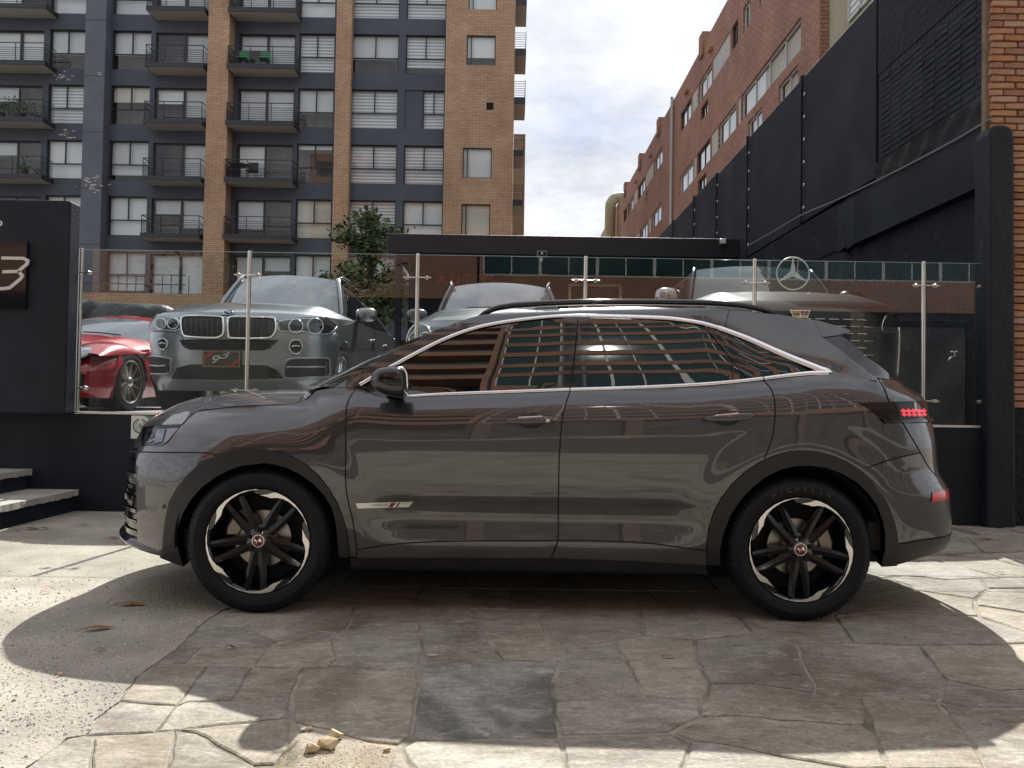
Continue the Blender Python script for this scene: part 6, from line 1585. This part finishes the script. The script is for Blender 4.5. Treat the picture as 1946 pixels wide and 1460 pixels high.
# ================================================================ CARS BEHIND THE GLASS
m_ws = mat('sky_lit_windscreen', (.14, .155, .18), rough=.02, ior=2.5)  # base colour lifted to hold sky haze and interior light, plus dust
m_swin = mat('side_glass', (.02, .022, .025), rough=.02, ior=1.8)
m_lampc = mat('lamp_interior', (.10, .105, .11), rough=.12, metal=.5); m_lampb = mat('lamp_bright', (.70, .72, .74), rough=.12, metal=.9)
m_blk = mat('dark_plastic', (.012, .012, .013), rough=.5)
class RoadCar:
    def __init__(s, name, label, X, Y, paint, hw, nf, a, n, zlow, ztop, cowl, roof, rear, wheels, belt, length):
        s.X, s.Y, s.Z = X, Y, .90; s.p = paint; s.hw = Interp(hw); s.nf = Interp(nf); s.a, s.n = a, n
        s.t = thing(name, label, 'car', (X, Y + length / 2, .90)); s.zl, s.zt = zlow, ztop
        s.cw, s.fc, s.cb, s.zc = cowl; s.rw, s.rf, s.zr = roof; s.rw2, s.rr, s.zr2, s.fe = rear; s.wh = wheels; s.zb = belt; s.len = length; s.crown = .03
    def W(s, l, f, z): return Vector((s.X + l, s.Y - f, s.Z + z))
    def ff(s, l, z):
        h = s.hw(z); k = min(.9999, abs(l) / h); return s.nf(z) - s.a + s.a * (1 - k ** s.n) ** (1 / s.n)
    def fpx(s, u, v):
        d = s.Y + .1; p = None
        for _ in range(10):
            p = P(u, v, d); l, z = p.x - s.X, p.z - s.Z; h = s.hw(z); l = max(-h * .995, min(h * .995, l)); d = s.Y - s.ff(l, z)
        return Vector((l, max(s.zl, p.z - s.Z)))
    def shell(s):
        rows = []; nz = 22
        for j in range(nz + 1):
            z = s.zl + (s.zt - s.zl) * j / nz; h = s.hw(z); row = []
            for i in range(-20, 21):
                t = abs(i) / 20 * math.pi / 2; l = h * math.sin(t) ** (2 / s.n) * (1 if i >= 0 else -1); row.append(s.W(l, s.nf(z) - s.a + s.a * max(0, math.cos(t)) ** (2 / s.n), z))
            rows.append(row)
        s.front = MB().grid(rows).build('front_bumper', s.p, s.t, smooth=True, fixn=False)
        # bonnet from the front edge to the cowl, spilling over to the wings
        rows = []; nf_ = 16
        for j in range(nf_ + 1):
            v = j / nf_; row = []
            for i in range(-20, 21):
                t = abs(i) / 20 * math.pi / 2; sg = 1 if i >= 0 else -1; k = math.sin(t) ** (2 / s.n) * sg
                h0 = s.hw(s.zt); f0 = s.nf(s.zt) - s.a + s.a * max(0, math.cos(t)) ** (2 / s.n)
                h1 = s.hw(s.zb); f1 = s.fc - s.cb * abs(k) ** 2
                z0 = s.zt; z1 = s.zc - (s.zc - s.zb) * abs(k) ** 4
                bulge = .05 * math.sin(math.pi * min(1, v * 1.0)) * (1 - abs(k) ** 4) + .022 * math.exp(-((abs(k) - .72) / .10) ** 2) * math.sin(math.pi * v)
                row.append(s.W(k * (h0 + (h1 - h0) * v), f0 + (f1 - f0) * v, z0 + (z1 - z0) * v ** .8 + bulge))
            rows.append(row)
        s.bonnet = MB().grid(rows).build('bonnet', s.p, s.t, smooth=True)
        # sides with arch openings
        fr = s.fe; zb = s.zb
        fl_ = [(s.nf(z) - s.a, z) for z in [s.zl + (s.zt - s.zl) * k / 8 for k in range(9)]]
        f1 = s.fc - s.cb
        poly = fl_ + [(f1, zb), (fr, zb + .06), (fr, s.zl + .1)]
        for (wf, wr) in s.wh[::-1]:
            R_ = wr + .055; cz = wr
            z0 = s.zl + (.1 if wf < -2 else 0); dx = math.sqrt(max(.01, R_ ** 2 - (cz - z0) ** 2)); a0 = math.asin((z0 - cz) / R_)
            for k in range(15):
                a = math.pi - a0 - (math.pi - 2 * a0) * k / 14; poly.append((wf + R_ * math.cos(a), cz + R_ * math.sin(a)))
        pts, tris = fill([Vector(p) for p in poly], .10)
        for sg in (-1, 1):
            V = [s.W(sg * s.hw(p[1]), p[0], p[1]) for p in pts]; b = MB(); b.v = V; b.f = [list(t) for t in tris]
            o = b.build('side_panel', s.p, s.t, smooth=True, fixn=True)
            for f0 in (f1 - .02, f1 - 1.15):
                MB().tube([s.W(sg * (s.hw(z) + .001), f0 - .02 * math.sin(z * 3), z) for z in [zb, .75, .55, .38]], .004, 4).build('shut_line', m_gap, o)
            for f0 in (f1 - .95, f1 - 1.95):
                MB().box(s.X + sg * (s.hw(.85)) - .02, s.X + sg * s.hw(.85) + .02, s.Y - f0, s.Y - f0 + .17, s.Z + zb - .16, s.Z + zb - .13).build('door_handle', s.p, o, bevel=.008)
        # rear end
        MB().box(s.X - s.hw(.6) * .97, s.X + s.hw(.6) * .97, s.Y - fr - .02, s.Y - fr + .12, s.Z + .35, s.Z + zb + .06).build('rear_end', s.p, s.t, bevel=.04)
        # glasshouse
        def c0(t): return s.W(s.cw * t, s.fc - s.cb * t * t, s.zc - (s.zc - s.zb - .02) * abs(t) ** 4)
        def c1(t): return s.W(s.rw * t, s.rf - .10 * t * t, s.zr - .045 * t * t)
        def c2(t): return s.W(s.rw2 * t, s.rr, s.zr2 - .045 * t * t)
        T = [-1 + k / 10 for k in range(21)]
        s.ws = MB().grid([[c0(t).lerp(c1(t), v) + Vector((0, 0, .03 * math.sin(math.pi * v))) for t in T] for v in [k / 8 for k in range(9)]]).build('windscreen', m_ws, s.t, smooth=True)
        MB().grid([[c1(t).lerp(c2(t), v) + Vector((0, 0, s.crown * math.sin(math.pi * v))) for t in T] for v in [k / 8 for k in range(9)]]).build('roof', s.p, s.t, smooth=True)
        MB().grid([[c2(t).lerp(s.W(s.hw(zb) * .93 * t, fr, zb + .06), v) for t in T] for v in (0, .5, 1)]).build('rear_screen', m_swin, s.t, smooth=True)
        for sg in (-1, 1):
            def sd(u, v, off=0.0):
                lo = c0(sg).lerp(s.W(sg * s.hw(zb) * .97, fr, zb + .06), u); hi = c1(sg).lerp(c2(sg), u)
                return lo.lerp(hi, v) + Vector((sg * (off + .02 * math.sin(math.pi * v)), 0, 0))
            o = MB().grid([[sd(u / 10, v / 5) for u in range(11)] for v in range(6)]).build('side_frame', s.p, s.t, smooth=True)
            for (u0, u1, w0, w1) in ((.06, .36, .06, .86), (.39, .68, .06, .88), (.71, .92, .10, .80)):
                MB().grid([[sd(u0 + (u1 - u0) * k / 5 + (.13 * (v / 4) * (1 if u0 < .1 and k == 0 else 0)), w0 + (w1 - w0) * v / 4, .006) for k in range(6)] for v in range(5)]).build('side_window', m_swin, o, smooth=True)
            # A pillar bar and wiper base
            MB().tube([c0(sg * .99).lerp(c1(sg * .99), v) + Vector((sg * .012, 0, .012 + .03 * math.sin(math.pi * v))) for v in [k / 8 for k in range(9)]], .026, 8).build('windscreen_pillar', s.p, s.t, smooth=True)
        MB().box(s.X - .78, s.X + .78, s.Y + .45, s.Y - fr - .2, s.Z + .25, s.Z + zb - .1).build('inner_body', m_blk, s.t)
        for sx in (-1, 1): MB().tube([c0(t) + Vector((0, -.03, .025 - .01 * t)) for t in ([.05, .3, .6] if sx > 0 else [-.75, -.45, -.1])], .008, 5).build('wiper', m_blk, s.t)
    def wheel(s, wf, wr, spokes, m_rim, sg=1, wide=.24):
        cx_ = s.X + sg * (s.hw(.5) - .012); cy_ = s.Y - wf; cz_ = s.Z + wr; k = sg
        r0 = wr * .72
        ty = MB().lathe([(r0, -.02 * k), (r0 + .01, .004 * k), (wr * .86, .012 * k), (wr * .96, 0), (wr, -.03 * k), (wr, -(wide - .03) * k), (wr * .95, -wide * k), (r0, -wide * k)], (cx_, cy_, cz_), 'x', 56).build('wheel', m_tyre, s.t, angle=45)
        MB().lathe([(r0 + .012, .004 * k), (r0, .006 * k), (r0 * .95, -.01 * k), (r0 * .93, -.10 * k), (0, -.12 * k)], (cx_, cy_, cz_), 'x', 48).build('rim', m_blk, ty, angle=45)
        MB().lathe([(r0 + .006, .006 * k), (r0, .010 * k), (r0 * .965, .002 * k)], (cx_, cy_, cz_), 'x', 56).build('rim_lip', m_rim, ty, smooth=True)
        for q in range(spokes):
            a = 2 * math.pi * (q + .25) / spokes; b = MB(); rows = []
            for t in (0, .5, 1):
                r_ = .045 + (r0 * .97 - .045) * t; wd = (.024 * (1 - t) + .011 * t)
                c_ = Vector((cx_ + k * (-.012 + .014 * t), cy_ + r_ * math.cos(a + .12 * t), cz_ + r_ * math.sin(a + .12 * t))); tn = Vector((0, -math.sin(a), math.cos(a)))
                rows.append([c_ + tn * wd + Vector((-.03 * k, 0, 0)), c_ + tn * wd * .7, c_ - tn * wd * .7, c_ - tn * wd + Vector((-.03 * k, 0, 0))])
            b.grid(rows).build('spoke', m_rim, ty, fixn=True)
        MB().lathe([(0, .006 * k), (.045, .004 * k), (.06, -.02 * k)], (cx_, cy_, cz_), 'x', 24).build('hub', m_rim, ty, smooth=True)
        MB().lathe([(.05, -.07 * k), (r0 * .78, -.07 * k)], (cx_, cy_, cz_), 'x', 32).build('brake_disc', m_steel, ty)
    def det(s, name, poly, m, parent=None, off=.006, step=.035, flange=.012, raw=False):
        """piece of trim laid on the front"""
        pl = [Vector(p) for p in poly] if raw else [s.fpx(*p) for p in poly]
        pts, tris = fill(pl, step)
        def q(l, z, o):
            e = .004; g = Vector((-(s.ff(l + e, z) - s.ff(l - e, z)) / (2 * e), 1.0, -(s.ff(l, z + e) - s.ff(l, z - e)) / (2 * e)))
            g.x = max(-2.5, min(2.5, g.x)); g.normalize(); return s.W(l + g.x * o, s.ff(l, z) + g.y * o, z + g.z * o)
        V = [q(p[0], p[1], off) for p in pts]; F = [list(t) for t in tris]
        b2 = resample(pl, step); k = len(V)
        for p in b2: V += [q(p[0], p[1], off), q(p[0], p[1], off - flange)]
        n = len(b2)
        for i in range(n): j = (i + 1) % n; F.append([k + 2 * i, k + 2 * j, k + 2 * j + 1, k + 2 * i + 1])
        b = MB(); b.v = V; b.f = F; return b.build(name, m, parent or s.t, angle=40, fixn=True)
    def bar(s, name, pts, r, m, parent=None, off=.008, closed=False, n=6, raw=False):
        pl = [Vector(p) for p in pts] if raw else [s.fpx(*p) for p in pts]
        pl = spline([tuple(p) for p in pl], 5, closed)
        V = [s.W(p.x, s.ff(p.x, p.y) + off, p.y) for p in pl]
        if closed: V.append(V[0]); V.append(V[1])
        return MB().tube(V, r, n).build(name, m, parent or s.t, smooth=True)
    def ring(s, name, u, v, ru, rv, r, m, parent=None, off=.008):
        return s.bar(name, [(u + ru * math.cos(a), v + rv * math.sin(a)) for a in [2 * math.pi * k / 14 for k in range(14)]], r, m, parent, off, True)
    def mirror(s, sg, m, z=None, size=(.13, .07, .085), f=None, out=.10):
        z = z or s.zb + .12; f = f if f is not None else s.fc - s.cb - .10; b = MB(); rows = []
        c_ = s.W(sg * (s.hw(s.zb) + out), f, z)
        for i in range(9):
            t = math.pi * i / 8; rows.append([c_ + Vector((size[0] * math.copysign(abs(math.cos(a)) ** .7, math.cos(a)) * max(.02, math.sin(t)) ** .6, -size[1] * math.cos(t) * 1.0, size[2] * math.copysign(abs(math.sin(a)) ** .8, math.sin(a)) * max(.02, math.sin(t)) ** .6)) for a in [2 * math.pi * k / 16 for k in range(16)]])
        o = b.grid(rows, True).build('door_mirror', m, s.t, smooth=True, fixn=True)
        MB().tube([c_ + Vector((-sg * .05, .02, -.05)), s.W(sg * (s.hw(s.zb) - .03), f - .02, s.zb + .01)], .022, 8).build('mirror_arm', m_blk, o)
Z = lambda L: [(250 + x / 3.816, 500 + y / 3.816) for x, y in L]

# ---- silver-grey SUV with twin kidney grille
m_sil = mat('steel_grey_metallic', (.29, .305, .33), rough=.30, metal=.75, coat=1.0)
bm1 = RoadCar('parked_suv', 'silver grey SUV with twin kidney grilles facing the camera behind the glass', -2.80, 7.52, m_sil,
    [(.2, .90), (.45, .955), (.7, .97), (.9, .965), (1.0, .945), (1.1, .93), (1.3, .90)], [(.2, -.12), (.38, -.02), (.55, 0), (.75, .0), (.9, -.03), (1.0, -.09), (1.06, -.16)], .62, 2.5,
    .24, 1.03, (.76, -1.30, .34, 1.235), (.60, -1.98, 1.70), (.56, -3.9, 1.66, -4.65), [(-.88, .375), (-3.80, .375)], 1.10, 4.8)
bm1.shell()
for sg in (-1, 1):
    for wf, wr in bm1.wh: bm1.wheel(wf, wr, 10, m_lampb, sg)
kl = Z([(362, 415), (385, 388), (480, 383), (640, 390), (668, 412), (670, 500), (650, 532), (590, 545), (410, 535), (372, 508)])
kr = Z([(703, 415), (728, 392), (850, 392), (1020, 398), (1046, 420), (1049, 480), (1025, 530), (975, 546), (735, 546), (705, 520)])
for k in (kl, kr):
    g = bm1.det('kidney_grille', k, m_blk, off=.004, flange=.02); bm1.bar('grille_surround', k, .012, m_chrome, g, .012, True)
    u0, u1 = min(p[0] for p in k), max(p[0] for p in k); v0, v1 = min(p[1] for p in k), max(p[1] for p in k)
    for q in range(1, 8):
        u = u0 + (u1 - u0) * q / 8; bm1.bar('grille_slat', [(u, v0 + 4), (u, v1 - 4)], .007, m_blk if q % 1 else mat('slat_grey', (.06, .06, .065), rough=.3), g, .006)
for hp, lens in ((Z([(1068, 432), (1180, 410), (1300, 402), (1400, 392), (1455, 425), (1500, 462), (1478, 500), (1420, 516), (1320, 513), (1240, 498), (1080, 493)]), ((1195, 460, 50), (1335, 460, 56))),
                 (Z([(120, 488), (135, 440), (155, 392), (195, 378), (270, 392), (345, 412), (352, 480), (250, 488)]), ((215, 440, 40), (305, 440, 40)))):
    h = bm1.det('headlight', hp, m_lampc, off=.006); bm1.bar('headlight_trim', hp, .006, m_lampb, h, .010, True)
    for lx, ly, lr in lens:
        u, v = 250 + lx / 3.816, 500 + ly / 3.816; r_ = lr / 3.816
        bm1.det('projector_lens', [(u + r_ * .8 * math.cos(a), v + r_ * .85 * math.sin(a)) for a in [2 * math.pi * k / 16 for k in range(16)]], m_gloss, h, off=.012); bm1.ring('light_ring', u, v, r_, r_ * 1.0, .007, m_lampb, h, .014)
    bm1.det('headlight_cover', hp, glass_mat('lamp_cover', (.93, .95, .96), 1.5, 1.3), h, off=.024, flange=.0)
bm1.det('upper_intake', Z([(345, 556), (1070, 560), (1010, 610), (960, 635), (420, 630), (370, 600)]), m_blk, off=.002)
for q in range(3): bm1.bar('intake_slat', Z([(390, 578 + q * 18), (700, 582 + q * 18), (1020, 582 + q * 18)]), .006, mat('slat_grey', (.06, .06, .065), rough=.3), None, .006)
bm1.det('lower_intake', Z([(330, 760), (430, 735), (700, 735), (980, 742), (1060, 780), (1100, 838), (700, 850), (290, 840)]), m_blk, off=.002)
for cx_, cy_, r_ in ((1193, 608, 52), (226, 588, 40)):
    u, v, r_ = 250 + cx_ / 3.816, 500 + cy_ / 3.816, r_ / 3.816
    f_ = bm1.det('fog_lamp', [(u + r_ * .8 * math.cos(a), v + r_ * .88 * math.sin(a)) for a in [2 * math.pi * k / 16 for k in range(16)]], m_lampc, off=.004); bm1.ring('fog_ring', u, v, r_ * .9, r_, .008, m_lampb, f_, .006); bm1.bar('fog_bar', [(u - r_ * .6, v), (u, v - 2), (u + r_ * .6, v)], .008, m_lampb, f_, .012)
for pl in (Z([(1112, 742), (1150, 698), (1300, 690), (1428, 692), (1436, 740), (1432, 818), (1300, 828), (1115, 832)]), Z([(92, 690), (270, 690), (285, 740), (272, 800), (110, 803), (95, 760)])):
    it = bm1.det('side_intake', pl, m_blk, off=.002); bm1.bar('intake_edge', pl, .010, m_sil, it, .008, True)
    u0, u1 = min(p[0] for p in pl), max(p[0] for p in pl); vm = sum(p[1] for p in pl) / len(pl); bm1.bar('intake_bar', [(u0 + 2, vm), ((u0 + u1) / 2, vm), (u1 - 8, vm - 1)], .011, m_sil, it, .010)
bm1.bar('bonnet_gap', Z([(190, 374), (270, 385), (345, 404), (400, 379), (560, 376), (690, 380), (860, 384), (1010, 390), (1062, 424), (1200, 402), (1390, 388)]), .0035, m_gap, None, .004)
bm1.bar('bumper_crease_shade', Z([(80, 505), (250, 500), (345, 520), (390, 575)]), .004, mat('steel_shadow', (.10, .105, .115), rough=.3, metal=.7), None, .002)  # darker copy of the body steel; the crease's shade is put into its colour
sk = bm1.det('skid_plate', Z([(290, 850), (700, 858), (1110, 845), (1090, 900), (700, 915), (300, 900)]), mat('satin_skid', (.30, .30, .31), rough=.4, metal=.6), off=.004)
# roundel and plate
u, v = 435, 594.5
rd = bm1.det('roundel', [(u + 9 * math.cos(a), v + 3.8 * math.sin(a)) for a in [2 * math.pi * k / 18 for k in range(18)]], mat('roundel_dark', (.02, .022, .03), rough=.2), off=.012)
bm1.ring('roundel_rim', u, v, 9, 3.8, .003, m_chrome, rd, .015)
for a0, mm in ((0, 'w'), (90, 'b'), (180, 'w'), (270, 'b')):
    bm1.det('roundel_quarter', [(u, v)] + [(u + 6 * math.cos(R(a)), v + 2.6 * math.sin(R(a))) for a in range(a0, a0 + 91, 18)], mat('roundel_blue', (.02, .14, .45), rough=.2) if mm == 'b' else m_white, rd, off=.016, step=.01, flange=.002)
pz = [bm1.fpx(*p) for p in Z([(522, 762), (522, 633), (803, 633), (800, 768)])]
pc = sum(pz, Vector((0, 0))) / 4; yp = bm1.Y - bm1.ff(pc.x, pc.y) - .02
pw_, ph_ = (pz[2].x - pz[1].x) / 2, (pz[1].y - pz[0].y) / 2
pt = MB().box(bm1.X + pc.x - pw_, bm1.X + pc.x + pw_, yp - .006, yp + .01, bm1.Z + pc.y - ph_, bm1.Z + pc.y + ph_).build('number_plate', mat('plate_grey', (.05, .045, .045), rough=.4), bm1.t, bevel=.006)
frm = lambda a, z, t: (a, yp - .0065 + t, z)
X0, X1, Z0_, Z1_ = bm1.X + pc.x - pw_, bm1.X + pc.x + pw_, bm1.Z + pc.y - ph_, bm1.Z + pc.y + ph_
frame_mb(frm, X0 + .012, X1 - .012, Z0_ + .012, Z1_ - .012, -.002, .001, [], [], .005).build('plate_border', mat('plate_amber', (.50, .30, .03), rough=.4), pt)
m_pred = mat('plate_red', (.42, .03, .02), rough=.4)
for q in ([(X0 + .02, Z1_ - .10), (X0 + .02, Z1_ - .065), (X0 + .085, Z1_ - .02), (X0 + .12, Z1_ - .02)], [(X1 - .12, Z0_ + .02), (X1 - .085, Z0_ + .02), (X1 - .02, Z0_ + .065), (X1 - .02, Z0_ + .10)]):
    MB().prism(q, frm, -.0015, .001).build('plate_stripe', m_pred, pt, fixn=True)
logo('plate_lettering', pt, (bm1.X + pc.x - .075, bm1.Z + pc.y - .032), .062, .011, -.002, .001, mat('plate_white', (.6, .6, .6), rough=.4), NINE, frm)
logo('plate_lettering', pt, (bm1.X + pc.x + .010, bm1.Z + pc.y + .010), .062, .010, -.002, .001, mat('plate_white', (.6, .6, .6), rough=.4), [[(p[0] * 1.1, p[1]) for p in st] for st in THREE], frm)
for sg in (-1, 1): bm1.mirror(sg, m_sil, 1.20)
for sg in (-1, 1): MB().tube([bm1.W(sg * .60, -2.05, 1.665), bm1.W(sg * .63, -2.2, 1.715), bm1.W(sg * .63, -3.0, 1.725), bm1.W(sg * .60, -3.8, 1.69)], .018, 8).build('roof_rail', m_chrome, bm1.t, smooth=True)

# ---- dark grey SUV in the middle
m_dgr = mat('storm_grey_metallic', (.10, .112, .125), rough=.3, metal=.7, coat=1.0)
bm2 = RoadCar('parked_suv', 'dark grey SUV with round-edged headlights, half hidden behind the roof of the crossover', -.17, 7.62, m_dgr,
    [(.2, .90), (.5, .955), (.8, .965), (.95, .94), (1.05, .90), (1.3, .88)], [(.2, -.1), (.4, 0), (.7, .0), (.9, -.06), (1.0, -.2)], .60, 2.4,
    .24, 1.01, (.74, -1.22, .34, 1.235), (.585, -1.78, 1.635), (.56, -3.7, 1.61, -4.5), [(-.9, .36), (-3.75, .36)], 1.10, 4.65)
bm2.shell()
for sg in (-1, 1):
    for wf, wr in bm2.wh: bm2.wheel(wf, wr, 10, m_lampb, sg)
    bm2.mirror(sg, m_dgr, 1.20)
    h = bm2.det('headlight', [(sg * .935, .66), (sg * .935, .82), (sg * .90, .93), (sg * .84, .965), (sg * .72, .95), (sg * .64, .82), (sg * .65, .70), (sg * .76, .64)], m_lampc, raw=True)
    bm2.bar('headlight_trim', [(sg * .935, .66), (sg * .935, .82), (sg * .90, .93), (sg * .84, .965), (sg * .72, .95), (sg * .64, .82), (sg * .65, .70), (sg * .76, .64)], .010, m_lampb, h, .010, True, raw=True)
    for cx_ in (.72, .85): bm2.bar('projector_ring', [(sg * cx_ + .05 * math.cos(a), .81 + .06 * math.sin(a)) for a in [2 * math.pi * k / 12 for k in range(12)]], .010, m_lampb, h, .014, True, raw=True)
    MB().tube([bm2.W(sg * .585, -1.82, 1.60), bm2.W(sg * .61, -1.92, 1.655), bm2.W(sg * .61, -2.6, 1.665), bm2.W(sg * .58, -3.5, 1.63)], .016, 8).build('roof_rail', m_chrome, bm2.t, smooth=True)
bm2.det('radiator_grille', [(-.5, .55), (.5, .55), (.54, .80), (.46, .88), (-.46, .88), (-.54, .80)], m_blk, raw=True)
for z in (.64, .76): bm2.bar('grille_slat', [(-.5, z), (0, z), (.5, z)], .014, m_chrome, None, .012, raw=True)

# ---- big black SUV at right
m_bpt = mat('deep_black_metallic', (.010, .011, .015), rough=.3, metal=.2, coat=.6)
bm3 = RoadCar('parked_suv', 'big black SUV with a crest on its grille at right behind the glass', 2.98, 7.62, m_bpt,
    [(.2, .95), (.5, 1.01), (.9, 1.03), (1.1, 1.02), (1.2, 1.0), (1.4, .98)], [(.2, -.08), (.4, 0), (.9, .0), (1.1, -.02), (1.2, -.08), (1.25, -.15)], .50, 3.0,
    .26, 1.25, (.86, -1.35, .22, 1.47), (.72, -1.85, 1.90), (.70, -4.2, 1.88, -5.0), [(-.95, .42), (-4.0, .42)], 1.38, 5.2)
bm3.shell()
bm3.ws.data.materials[0] = mat('teal_windscreen', (.05, .085, .09), rough=.02, ior=2.0)
for sg in (-1, 1):
    for wf, wr in bm3.wh: bm3.wheel(wf, wr, 8, m_chrome, sg)
    bm3.mirror(sg, m_bpt if sg > 0 else mat('mirror_chrome_black', (.35, .35, .37), rough=.15, metal=.8), 1.48, (.16, .08, .11), out=.13)
    h = bm3.det('headlight', [(sg * .99, .98), (sg * .99, 1.12), (sg * .80, 1.12), (sg * .72, 1.02), (sg * .74, .94)], m_lampc, raw=True); bm3.bar('headlight_trim', [(sg * .99, .98), (sg * .99, 1.12), (sg * .80, 1.12), (sg * .72, 1.02), (sg * .74, .94)], .006, m_lampb, h, .01, True, raw=True)
    bm3.bar('running_light', [(sg * .93, .50), (sg * .95, .8), (sg * .95, 1.0)], .016, m_lampb, None, .012, raw=True)
g = bm3.det('radiator_grille', [(-.66, .50), (.66, .50), (.70, .95), (.62, 1.13), (-.62, 1.13), (-.70, .95)], m_blk, raw=True)
for k in range(8):
    for q in range(9):
        l = -.56 + q * .14 + (.07 if k % 2 else 0)
        if abs(l) < .62: bm3.bar('grille_blade', [(l - .05, .56 + k * .07), (l, .56 + k * .07), (l + .05, .56 + k * .07)], .006, m_lampb, g, .012, n=4, raw=True)
cu, cv = bm3.fpx(1519, 598)
ez = cv; ex_ = cu
sh_ = [(-.105, .033), (.105, .033), (.095, .012), (.07, -.038), (-.07, -.038), (-.095, .012)]
cr_ = bm3.det('crest', [(ex_ + a, ez + b_) for a, b_ in sh_], m_chrome, off=.028, raw=True, step=.02)
for k, (a0, a1, b0, b1, cc_) in enumerate(((-.085, -.005, .008, .024, (.50, .38, .06)), (.005, .04, .008, .024, (.30, .02, .03)), (.045, .085, .008, .024, (.12, .05, .10)), (-.078, -.005, -.010, .004, (.03, .03, .03)), (.005, .078, -.010, .004, (.30, .02, .03)), (-.065, -.005, -.030, -.014, (.50, .38, .06)), (.005, .065, -.030, -.014, (.5, .42, .12)))):
    bm3.det('crest_field', [(ex_ + a0, ez + b0), (ex_ + a1, ez + b0), (ex_ + a1, ez + b1), (ex_ + a0, ez + b1)], mat('crest_col%d' % k, cc_, rough=.3), cr_, off=.030, flange=.002, raw=True, step=.02)

# ---- red sports car at far left
m_redp = mat('carmine_red_paint', (.40, .008, .016), rough=.28, metal=.15, coat=1.0)
bm4 = RoadCar('parked_sports_car', 'red sports car at far left behind the glass', -5.32, 7.95, m_redp,
    [(.12, .84), (.3, .90), (.5, .925), (.62, .91), (.72, .86), (.9, .84)], [(.12, -.10), (.25, 0), (.4, .0), (.55, -.12), (.66, -.34), (.72, -.5)], .62, 2.3,
    .15, .68, (.72, -1.52, .42, .93), (.56, -2.20, 1.20), (.42, -3.1, 1.18, -4.0), [(-.95, .34), (-3.35, .34)], .80, 4.2)
bm4.crown = .085
bm4.shell()
for sg in (-1, 1):
    for wf, wr in bm4.wh: bm4.wheel(wf, wr, 10, m_steel, sg)
    bm4.mirror(sg, m_redp, .95, (.10, .06, .06))
# wing crests over the front wheels
for sg in (-1, 1):
    rows = []
    for i in range(13):
        t = i / 12; f = -.30 - 1.25 * t; h_ = .17 * math.sin(math.pi * min(1, t * 1.15 + .08)) ** .8 if t < .9 else .02
        cx_ = .66 + .03 * t; row = []
        for k in range(13):
            a = math.pi * k / 12; row.append(bm4.W(sg * (cx_ - .245 * math.cos(a)), f, .60 + .12 * t + max(0, h_ - .02) * math.sin(a) ** .9))
        rows.append(row)
    wg = MB().grid(rows).build('front_wing', m_redp, bm4.t, smooth=True, fixn=True)
    hr = []
    for i in range(9):
        t = i / 8; row = []
        for k in range(9):
            a = math.pi * k / 8; rr = .10 * math.sin(math.pi * (t * .9 + .06)) ** .6
            row.append(bm4.W(sg * (.655 - rr * 1.25 * math.cos(a)), -.14 - .42 * t, .545 + .17 * t + rr * .55 * math.sin(a)))
        hr.append(row)
    MB().grid(hr).build('headlight', mat('sports_headlight', (.30, .33, .37), (.12, .13, .15), rough=.08, scale=9, coat=1), wg, smooth=True, fixn=True)
bm4.det('side_intake', [(.50, .20), (.74, .22), (.78, .38), (.70, .44), (.50, .42)], m_blk, raw=True); bm4.det('side_intake', [(-.50, .20), (-.74, .22), (-.78, .38), (-.70, .44), (-.50, .42)], m_blk, raw=True)
